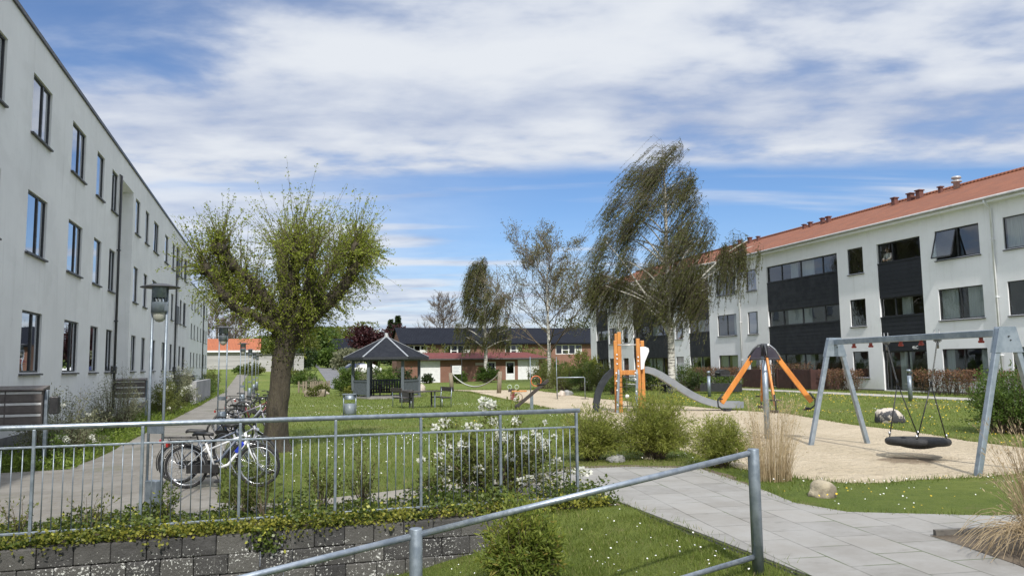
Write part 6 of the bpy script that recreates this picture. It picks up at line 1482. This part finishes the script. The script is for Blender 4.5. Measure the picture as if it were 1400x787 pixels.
def knobbly(ob, s1, a1, s2, a2):
    from mathutils import noise as mn
    for v in ob.data.vertices:
        d = mn.noise(v.co * s1) * a1 + mn.noise(v.co * s2) * a2; v.co += v.normal * d
def pollard():
    D0 = 17.4; K = D0 / f_px; q = lambda px, py, w=0: Vector(((px - 380) * K, w, 1.85 + (503 - py) * K))
    b = at(379, 600, D0); t = thing('pollarded_tree', 'old pollarded tree with thick knobbly trunk and fresh green shoots', 'tree', (b.x, b.y, 0), YAW)
    m = MB(); base = [q(378, 622), q(378, 605), q(379, 575), q(381, 540), q(384, 505), q(388, 482), q(392, 455), q(396, 430)]; base[0].z = -.1
    p = smooth_pts(wob(base, .012, 4)); m.tube(p, interp([.40, .29, .245, .225, .225, .245, .24, .20], len(p)), 20)
    limbs = [([(390, 472), (413, 446), (443, 416), (470, 397), (483, 376), (490, 355), (492, 343)], 0, [.22, .20, .17, .14, .12, .11, .12], (0, -.25, -.45)),
             ([(384, 460), (377, 430), (350, 410), (320, 400), (304, 393), (293, 377)], 0, [.22, .18, .13, .10, .085, .09], (0, .2, .35)),
             ([(386, 450), (362, 405), (340, 380), (321, 357), (313, 343)], 0, [.2, .15, .12, .10, .11], (0, -.4, -.8)),
             ([(390, 450), (400, 413), (410, 370), (413, 342)], 0, [.2, .16, .12, .12], (0, -.5, -.7)),
             ([(390, 450), (383, 400), (372, 362), (368, 330)], 0, [.2, .15, .12, .12], (0, .5, .8)),
             ([(394, 450), (420, 410), (440, 365), (452, 338)], 0, [.18, .14, .11, .11], (0, .5, .9)),
             ([(388, 455), (352, 430), (330, 420), (300, 372)], 0, [.15, .11, .09, .09], (0, -.6, -1.0)),
             ([(392, 455), (430, 428), (462, 380), (474, 345)], 0, [.16, .12, .1, .1], (0, .6, 1.2)),
             ([(392, 455), (418, 425), (436, 395), (440, 362)], 0, [.16, .12, .1, .1], (0, -.7, -1.2))]
    tips = []; lp_ = []
    for pts, _, rs, ws in limbs:
        P = [q(x, y, np.interp(i / (len(pts) - 1), [0, .5, 1], ws)) for i, (x, y) in enumerate(pts)]; P = smooth_pts(wob(P, .035, 4)); m.tube(P, interp(rs, len(P)), 12)
        e = P[-1]; tips.append(e); lp_.append(P); m.ball(e, rs[-1] * 1.45, n=10, m=8, jit=.12)
        for f_ in (.45, .7): r_ = P[int(len(P) * f_)]; m.ball(r_, rs[-1] * 1.3, n=9, m=7, jit=.15)
    tr = m.build('trunk', BARK, t); knobbly(tr, 2.2, .035, 7.0, .022)
    # shoots
    S0, S1, S2, SL = [], [], [], []
    for li, (e, P) in enumerate(zip(tips, lp_)):
        for k in range(115):
            src = e if random.random() < .5 else P[random.randrange(int(len(P) * .15), len(P))]
            o_ = Vector((e.x, e.y * .9, 0)); o_ = o_.normalized() if o_.length > .1 else Vector((0, 0, 0))
            side = li in (0, 1, 2, 6, 7)
            if side and k % 2: d = Vector((random.gauss(0, .35), random.gauss(0, .35), random.uniform(.6, 1.4))) + o_ * random.uniform(0, .4); L = random.uniform(.5, 1.25)
            elif side: d = Vector((random.gauss(0, .7), random.gauss(0, .7), random.uniform(-.5, .8))) + o_ * random.uniform(.2, .9); L = random.uniform(.35, 1.05)
            else: d = Vector((random.gauss(0, .5), random.gauss(0, .5), random.uniform(.1, 1.3))) + o_ * random.uniform(0, .5); L = random.uniform(.5, 1.65)
            d.normalize(); L *= 1.1 if d.z > .7 else .85
            a_ = src + Vector((random.gauss(0, .06), random.gauss(0, .06), random.gauss(0, .04))); bnd = Vector((random.gauss(0, .12), random.gauss(0, .12), random.uniform(-.25, .2)))
            S0.append(a_); S1.append(a_ + d * L * .5 + bnd * .3 * L + Vector((0, 0, .05))); S2.append(a_ + d * L + bnd * L * .7)
    for k in range(46):   # drooping outer shoots on the right and left
        e = tips[0] if k % 3 else tips[1]; sgn = 1 if k % 3 else -1; d = Vector((sgn * random.uniform(.4, 1.0), random.gauss(0, .5), random.uniform(-.5, .45))); L = random.uniform(.5, 1.1)
        a_ = e + Vector((random.gauss(0, .1), random.gauss(0, .1), random.uniform(-.5, .1))); S0.append(a_); S1.append(a_ + d * L * .5 + Vector((0, 0, .12))); S2.append(a_ + d * L + Vector((0, 0, -.3 * L)))
    for P in lp_:         # drooping sprouts along the lower limbs round off the crown
        for k in range(44):
            v = P[random.randrange(int(len(P) * .2), len(P))]; o_ = Vector((v.x, v.y, 0)).normalized() if Vector((v.x, v.y, 0)).length > .1 else Vector((random.gauss(0, 1), random.gauss(0, 1), 0)).normalized()
            d = (o_ * random.uniform(.3, 1.2) + Vector((random.gauss(0, .5), random.gauss(0, .5), random.uniform(-.9, .15)))).normalized(); L = random.uniform(.35, .85)
            S0.append(v.copy()); S1.append(v + d * L * .5 + Vector((0, 0, .10))); S2.append(v + d * L + Vector((0, 0, -.22 * L)))
    for k in range(230):  # upright shoots all along the limbs close the crown between the knobs
        P = lp_[k % len(lp_)]; v = P[random.randrange(int(len(P) * .3), int(len(P) * .9))]; d = Vector((random.gauss(0, .22) + v.x * .12, random.gauss(0, .25), 1.0)).normalized(); L = random.uniform(.6, 1.55)
        S0.append(v.copy()); S1.append(v + d * L * .5 + Vector((random.gauss(0, .06), random.gauss(0, .06), 0))); S2.append(v + d * L + Vector((random.gauss(0, .12), random.gauss(0, .12), 0)))
    S0, S1, S2 = (np.array([tuple(v) for v in s]) for s in (S0, S1, S2)); n = len(S0); A_, B_, ra, rb_ = [], [], [], []
    for k in range(5): A_.append(bez(S0, S1, S2, np.full(n, k / 5))); B_.append(bez(S0, S1, S2, np.full(n, (k + 1) / 5))); ra.append(np.full(n, .0075 * (1 - .85 * k / 5))); rb_.append(np.full(n, .009 * (1 - .85 * (k + 1) / 5)))
    V, F = segs(np.concatenate(A_), np.concatenate(B_), np.concatenate(ra), np.concatenate(rb_), 4); np_mesh('shoots', V, F, TWIG, t)
    nl = 47000; i = rng.integers(0, n, nl); cl = np.round(rng.uniform(.1, 1.02, nl) * 17) / 17; P = bez(S0[i], S1[i], S2[i], cl) + rng.normal(size=(nl, 3)) * .022
    V, F = leaves(P, bezt(S0[i], S1[i], S2[i], cl) * .4 + rng.normal(size=(nl, 3)) * .7, rng.uniform(.03, .068, nl), rng.uniform(.02, .038, nl)); np_mesh('foliage', V, F, LF_POLL, t)
    # dense sprouts clothing limbs and trunk head
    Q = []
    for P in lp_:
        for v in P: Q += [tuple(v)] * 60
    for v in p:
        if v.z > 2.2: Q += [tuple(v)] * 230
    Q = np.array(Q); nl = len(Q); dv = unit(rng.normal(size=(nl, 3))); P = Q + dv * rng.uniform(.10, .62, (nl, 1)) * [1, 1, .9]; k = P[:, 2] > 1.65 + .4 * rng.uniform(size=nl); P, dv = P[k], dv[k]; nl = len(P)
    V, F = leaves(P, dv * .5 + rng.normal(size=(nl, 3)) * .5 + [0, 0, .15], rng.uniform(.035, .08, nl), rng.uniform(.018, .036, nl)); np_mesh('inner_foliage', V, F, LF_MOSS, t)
    # short hanging sprouts under the head
pollard()

# ---- weeping birches in the wind
def birch_bark():
    m, nt, b, out = new_mat('birch_bark'); t = NT(nt); p = t.coord('Object')
    c = t.mix(t.smooth(t.noise(t.map(p, (1, 1, 7)), 2.2, 6, .7), .50, .60), (.60, .58, .53), (.075, .065, .055)); c = t.mix(t.smooth(t.noise(p, 1.5, 5), .5, .7, 0, .6), c, (.38, .35, .30))
    t.l(c, b.inputs['Base Color']); b.inputs['Roughness'].default_value = .8; return m
BIRCH = birch_bark()
LF_BIRCH = leaf_mat('leaf_birch', (.046, .058, .010), (.130, .142, .027), .4)
LF_BIRCH2 = leaf_mat('leaf_birch_pale', (.10, .095, .035), (.22, .21, .10), .35)
def weeping(label, b, H_, tr, env, nl_, locks, per, wind, slen, leaf_n, ls, lmat, extra=(), seed=1, zmin=2.0, dens=1.0, group='wind blown birches', depth=.85):
    r4 = random.Random(seed); t = thing('birch_tree', label, 'tree', (b.x, b.y, gz(b.x, b.y)), YAW, group)
    zs, uL, uR = (np.array([e[k] for e in env], float) for k in range(3))
    m = MB(); tp = smooth_pts(wob([(0, 0, -.1), (.05, .05, H_ * .25), (-.05, .05, H_ * .5), (.0, 0, H_ * .75), (-.15, 0, H_ * .97)], .05, 4)); rad = interp([tr * 1.15, tr * .9, tr * .65, tr * .38, tr * .08], len(tp)); m.tube(tp, rad, 12)
    limbs = []
    for i in range(nl_):
        z0 = H_ * (.22 + .66 * (i + r4.random()) / nl_); a = i * 2.4 + r4.uniform(-.5, .5); cu_, cw = math.cos(a), math.sin(a)
        zt = min(z0 + r4.uniform(.08, .24) * H_ * (1.2 - z0 / H_), H_ * .985); l_, r_ = np.interp(zt, zs, uL), np.interp(zt, zs, uR); ex = (r_ if cu_ > 0 else -l_) * .82; wd = depth * (r_ - l_) / 2 * .8
        tip = Vector((cu_ * ex * r4.uniform(.7, 1.1), cw * wd * r4.uniform(.5, 1), zt)); k = min(range(len(tp)), key=lambda j: abs(tp[j].z - z0)); s_ = tp[k]
        mid_ = s_.lerp(tip, .5) + Vector((0, 0, .10 * (tip - s_).length)); P = smooth_pts(wob([s_, mid_, tip], .06, 4)); r0 = rad[k] * .48; m.tube(P, interp([r0, r0 * .6, r0 * .16], len(P)), 7); limbs.append(P)
    for pts, r0 in extra:
        P = smooth_pts(wob(pts, .06, 4)); m.tube(P, interp([r0, r0 * .7, r0 * .25], len(P)), 8); limbs += [P, P]
    limbs.append(tp[int(len(tp) * .72):])
    m.build('trunk', BIRCH, t)
    p0, d0, ln, hg = [], [], [], []
    for k in range(locks):
        P = limbs[k % len(limbs)]; j = r4.uniform(.3, 1) * (len(P) - 1); i0 = min(int(j), len(P) - 2); c = P[i0].lerp(P[i0 + 1], j - i0); dr = (P[i0 + 1] - P[i0]).normalized()
        L = r4.uniform(*slen); wl = wind * r4.uniform(.65, 1.25) * (.42 + .75 * min(1, c.z / H_)) * (1 - .75 * min(1, max(0, (c.x - 1.6) / 2.0))); hw = Vector((wl, r4.uniform(-.25, .25), -1)).normalized(); n = int(per * r4.uniform(.6, 1.4))
        c2 = c + Vector((r4.gauss(0, .25), r4.gauss(0, .25), r4.gauss(0, .2)))
        for i in range(n):
            p0.append(tuple(c2 + Vector((r4.gauss(0, .085), r4.gauss(0, .10), r4.gauss(0, .24))))); d0.append(tuple((dr * .8 + Vector((r4.gauss(-.15, .3), r4.gauss(0, .35), r4.uniform(.1, .8)))).normalized()))
            ln.append(L * r4.uniform(.45, 1.1)); hg.append(tuple(hw + Vector((r4.gauss(0, .05), r4.gauss(0, .06), 0))))
    p0, d0, hg = map(np.array, (p0, d0, hg)); ln = np.array(ln)[:, None]; n = len(p0); K = 7; pts = [p0]; 
    for k in range(K):
        w_ = min(1, ((k + .3) / 2.6)); d = unit(d0 * (1 - w_) + hg * w_ + rng.normal(size=(n, 3)) * .06); pts.append(pts[-1] + d * ln / K)
    pts = np.stack(pts, 1); keep = pts[:, -1, 2] > zmin; pts = pts[keep]; n = len(pts)
    A_ = pts[:, :-1].reshape(-1, 3); B_ = pts[:, 1:].reshape(-1, 3); V, F = segs(A_, B_, ls * .055, ls * .045); np_mesh('hanging_twigs', V, F, TWIG_D, t)
    nl = int(n * leaf_n); i = rng.integers(0, n, nl); s = rng.uniform(.12, 1, nl) * K; k = np.minimum(s.astype(int), K - 1); fr = (s - k)[:, None]; P = pts[i, k] * (1 - fr) + pts[i, k + 1] * fr + rng.normal(size=(nl, 3)) * ls * .18
    D = unit(pts[i, k + 1] - pts[i, k]); V, F = leaves(P, D * 1.3 + rng.normal(size=(nl, 3)) * .38, ls * rng.uniform(.9, 1.8, nl), ls * .34 * rng.uniform(.6, 1.2, nl)); np_mesh('foliage', V, F, lmat, t)
    return t
b = at(919, 535, 46.8)
weeping('large weeping birch with wind swept dark foliage in front of the white block', b, 15.4, .21, [(3, -4.6, 3.4), (4.8, -5.4, 4.2), (8.3, -5.2, 3.8), (10.5, -4.4, 3.0), (13, -2.4, 2.5), (14.5, -1.5, 1.3), (15.6, -.4, .3)], 46, 215, 20, -.74, (1.8, 4.2), 16, .118, LF_BIRCH,
        extra=(([(-.1, 0, 3.4), (-1.3, -.6, 5.5), (-2.6, -1, 7.4), (-3.9, -1.2, 9.0)], .085), ([(.1, 0, 5.0), (1.6, -.6, 6.6), (3.2, -1, 8.2), (4.6, -1.1, 9.0)], .07), ([(.1, 0, 5.0), (1.4, .6, 6.0), (2.6, 1, 7.0), (3.9, 1.1, 7.9)], .06), ([(-.1, 0, 5.2), (-1.8, .8, 6.6), (-4.4, 1.0, 7.4)], .07), ([(-.1, 0, 4.4), (-1.8, -.8, 5.6), (-4.0, -1.0, 6.4)], .06), ([(.1, 0, 4.6), (1.0, -.9, 5.6), (2.4, -1.3, 6.3)], .05), ([(-1.3, -.6, 5.5), (-3.2, -.4, 6.6), (-5.3, -.2, 6.9)], .045), ([(1.6, -.6, 6.6), (3.4, -.8, 8.1), (5.0, -.9, 8.7)], .04), ([(1.4, .6, 6.0), (3.2, .3, 7.6), (4.7, .2, 8.3)], .04)), seed=4, zmin=2.2)
# the right bough hangs almost straight
b2 = at(664, 520, 84)
weeping('weeping birch with pale trunk in front of the brick garage', b2, 14.2, .2, [(3, -3.2, 3.8), (6, -3.4, 4.0), (9, -2.9, 3.2), (12, -2.0, .6), (13.5, -1.6, -.4), (14.5, -1.2, -.4)], 30, 130, 15, -.38, (1.6, 3.8), 12, .17, LF_BIRCH, seed=8, zmin=2.6)

def bare(label, b, H_, tr, spread, levels, seed, leafn, lmat, bark, name='birch_tree', group=None, twigr=.012, up=.25, ls=.16, fork0=.22, asym=0.0):
    r5 = random.Random(seed); t = thing(name, label, 'tree', (b.x, b.y, gz(b.x, b.y)), YAW, group); A_, B_, ra, rb_, tips = [], [], [], [], []
    m = MB(); tp = smooth_pts(wob([(0, 0, -.2), (.1, 0, H_ * .25), (-.05, 0, H_ * .5), (.05, 0, H_ * .78)], .06, 4)); rad = interp([tr * 1.1, tr * .85, tr * .55, tr * .2], len(tp)); m.tube(tp, rad, 10); m.build('trunk', bark, t)
    def grow(p, d, L, r, lv):
        q = p
        for k in range(3):
            d2 = (d + Vector((r5.gauss(0, .13), r5.gauss(0, .13), r5.gauss(.06, .10)))).normalized(); e = q + d2 * (L / 3); A_.append(tuple(q)); B_.append(tuple(e)); ra.append(max(r * (1 - .25 * k), twigr)); rb_.append(max(r * (1 - .25 * (k + 1)), twigr * .8)); q = e; d = d2
            if lv > 0 and k >= 0:
                nb_ = 2 if lv > 1 else 3
                for _ in range(nb_):
                    if r5.random() < .78:
                        s = Vector((r5.gauss(0, 1), r5.gauss(0, 1), r5.gauss(0, .6))).normalized(); grow(q, (d * .9 + s * .75 + Vector((0, 0, up * .4))).normalized(), L * r5.uniform(.42, .68), r * .5, lv - 1)
        tips.append((q, d))
    nl_ = 15
    for i in range(nl_):
        f_ = fork0 + (1 - fork0) * (i + r5.random()) / nl_; j = min(int(f_ * (len(tp) - 1)), len(tp) - 1); a = i * 2.4 + r5.uniform(-.4, .4); el = r5.uniform(.30, .85) + .45 * f_
        d = Vector((math.cos(a) * math.cos(el) + asym, math.sin(a) * math.cos(el), math.sin(el))).normalized(); grow(tp[j], d, spread * (1.15 - .65 * f_) * r5.uniform(.8, 1.1), rad[j] * .5, levels)
    V, F = segs(A_, B_, ra, rb_, 3); np_mesh('branches', V, F, TWIG, t)
    if leafn:
        P = np.array([tuple(q) for q, _ in tips]); D = np.array([tuple(d) for _, d in tips]); i = rng.integers(0, len(P), leafn); V, F = leaves(P[i] + rng.normal(size=(leafn, 3)) * .16, D[i] + rng.normal(size=(leafn, 3)) * .8, ls * rng.uniform(.6, 1.2, leafn), ls * .55); np_mesh('foliage', V, F, lmat, t)
    return t
b = at(750, 505, 72); bare('tall open birch with fine bare twigs between the two weeping birches', b, 14.4, .19, 5.4, 3, 5, 14000, LF_BIRCH2, BIRCH, twigr=.015, ls=.15)
b = at(606, 480, 118); bare('leafless spreading tree behind the terrace roof', b, 12.5, .22, 4.6, 3, 12, 0, None, TWIG_D, 'bare_tree', twigr=.02, asym=-.15)
for (px, d, h_, sd, lb_) in ((296, 168, 14, 21, 'leafless tree behind the orange roof, left one'), (322, 175, 12, 22, 'leafless tree behind the orange roof, right one')):
    bare(lb_, at(px, 470, d), h_, .25, 4.6, 3, sd, 0, None, TWIG, 'bare_tree', twigr=.03)
def leafy(label, b, H_, R0, lmat, n, ls, name='leafy_tree', tz=.2, seed=1, cone=False, group='leafy trees behind the houses'):
    r6 = np.random.default_rng(seed); t = thing(name, label, 'tree', (b.x, b.y, gz(b.x, b.y)), 0, group); m = MB(); m.tube([(0, 0, -.3), (0, 0, H_ * .8)], [R0 * .09, R0 * .03], 8); m.build('trunk', TWIG_D, t)
    if cone:
        z = r6.uniform(.06, 1, n) ** 1.1; a = r6.uniform(0, 2 * PI, n); lay = .75 + .25 * np.cos(z * 60); q = R0 * (1 - z) * lay * r6.uniform(.5, 1, n) ** .5; P = np.stack([q * np.cos(a), q * np.sin(a), z * H_], 1); D = np.stack([np.cos(a), np.sin(a), -.35 + 0 * a], 1) + r6.normal(size=(n, 3)) * .3
    else:
        k = 16; C_ = np.stack([r6.normal(size=k) * R0 * .45, r6.normal(size=k) * R0 * .45, H_ * r6.uniform(tz + .12, .86, k)], 1); S = R0 * r6.uniform(.28, .55, k); i = r6.integers(0, k, n); dv = unit(r6.normal(size=(n, 3))); P = C_[i] + dv * (S[i] * r6.uniform(.35, 1.05, n) ** .6)[:, None]; P[:, 2] = np.minimum(P[:, 2], H_); D = dv + r6.normal(size=(n, 3)) * .7
    V, F = leaves(P, D, ls * r6.uniform(.6, 1.3, n), ls * .6); np_mesh('crown', V, F, lmat, t); return t
for i, (px, ytop, d, R0, mt, n, lb_, nm, cone) in enumerate(((516, 436, 128, 4.6, LF_RED, 6000, 'dark red leaved tree behind the gazebo roof', 'red_leaved_tree', False), (534, 436, 160, 2.2, LF_DARK, 2200, 'small dark conifer left of a pair above the black roof', 'conifer', True), (544, 431, 162, 2.6, LF_DARK, 2600, 'taller dark conifer right of a pair above the black roof', 'conifer', True),
        (405, 452, 135, 4.5, LF_OLIVE, 4000, 'olive tree behind the trunk of the pollarded tree', 'leafy_tree', False), (428, 450, 145, 4.5, LF_GREEN, 4200, 'green tree left of the hill road', 'leafy_tree', False), (462, 449, 200, 7, LF_OLIVE, 4200, 'pale olive tree far behind the low dark roofed house', 'leafy_tree', False), (486, 444, 210, 8, LF_OLIVE, 4600, 'broad olive tree far behind the red leaved tree', 'leafy_tree', False),
        (385, 462, 150, 4.0, LF_GREEN, 3200, 'green tree behind the small white shed', 'leafy_tree', False), (475, 479, 120, 2.4, LF_GREYG, 2200, 'pale blossoming bush in front of the low house', 'leafy_tree', False), (448, 478, 128, 2.0, LF_GREEN, 2000, 'green bush at the right side of the hill road', 'leafy_tree', False), (415, 478, 118, 1.8, LF_DARK, 1800, 'dark clipped bush at the left side of the hill road', 'leafy_tree', False),
        (690, 446, 150, 3.0, LF_DARK, 2500, 'dark tree just showing over the terrace ridge', 'leafy_tree', False), (790, 437, 165, 7, LF_DARK, 3200, 'dark tree behind the right end of the terrace roof', 'leafy_tree', False), (340, 466, 160, 4.5, LF_GREEN, 3000, 'green tree behind the right end of the orange roof', 'leafy_tree', False))):
    p = at(px, 480, d); zt = at(px, ytop, d).z - gz(p.x, p.y); leafy(lb_, p, zt, R0, mt, n, .35 + .0014 * d, nm, seed=40 + i, cone=cone, group=None if nm != 'leafy_tree' else 'leafy trees behind the houses')
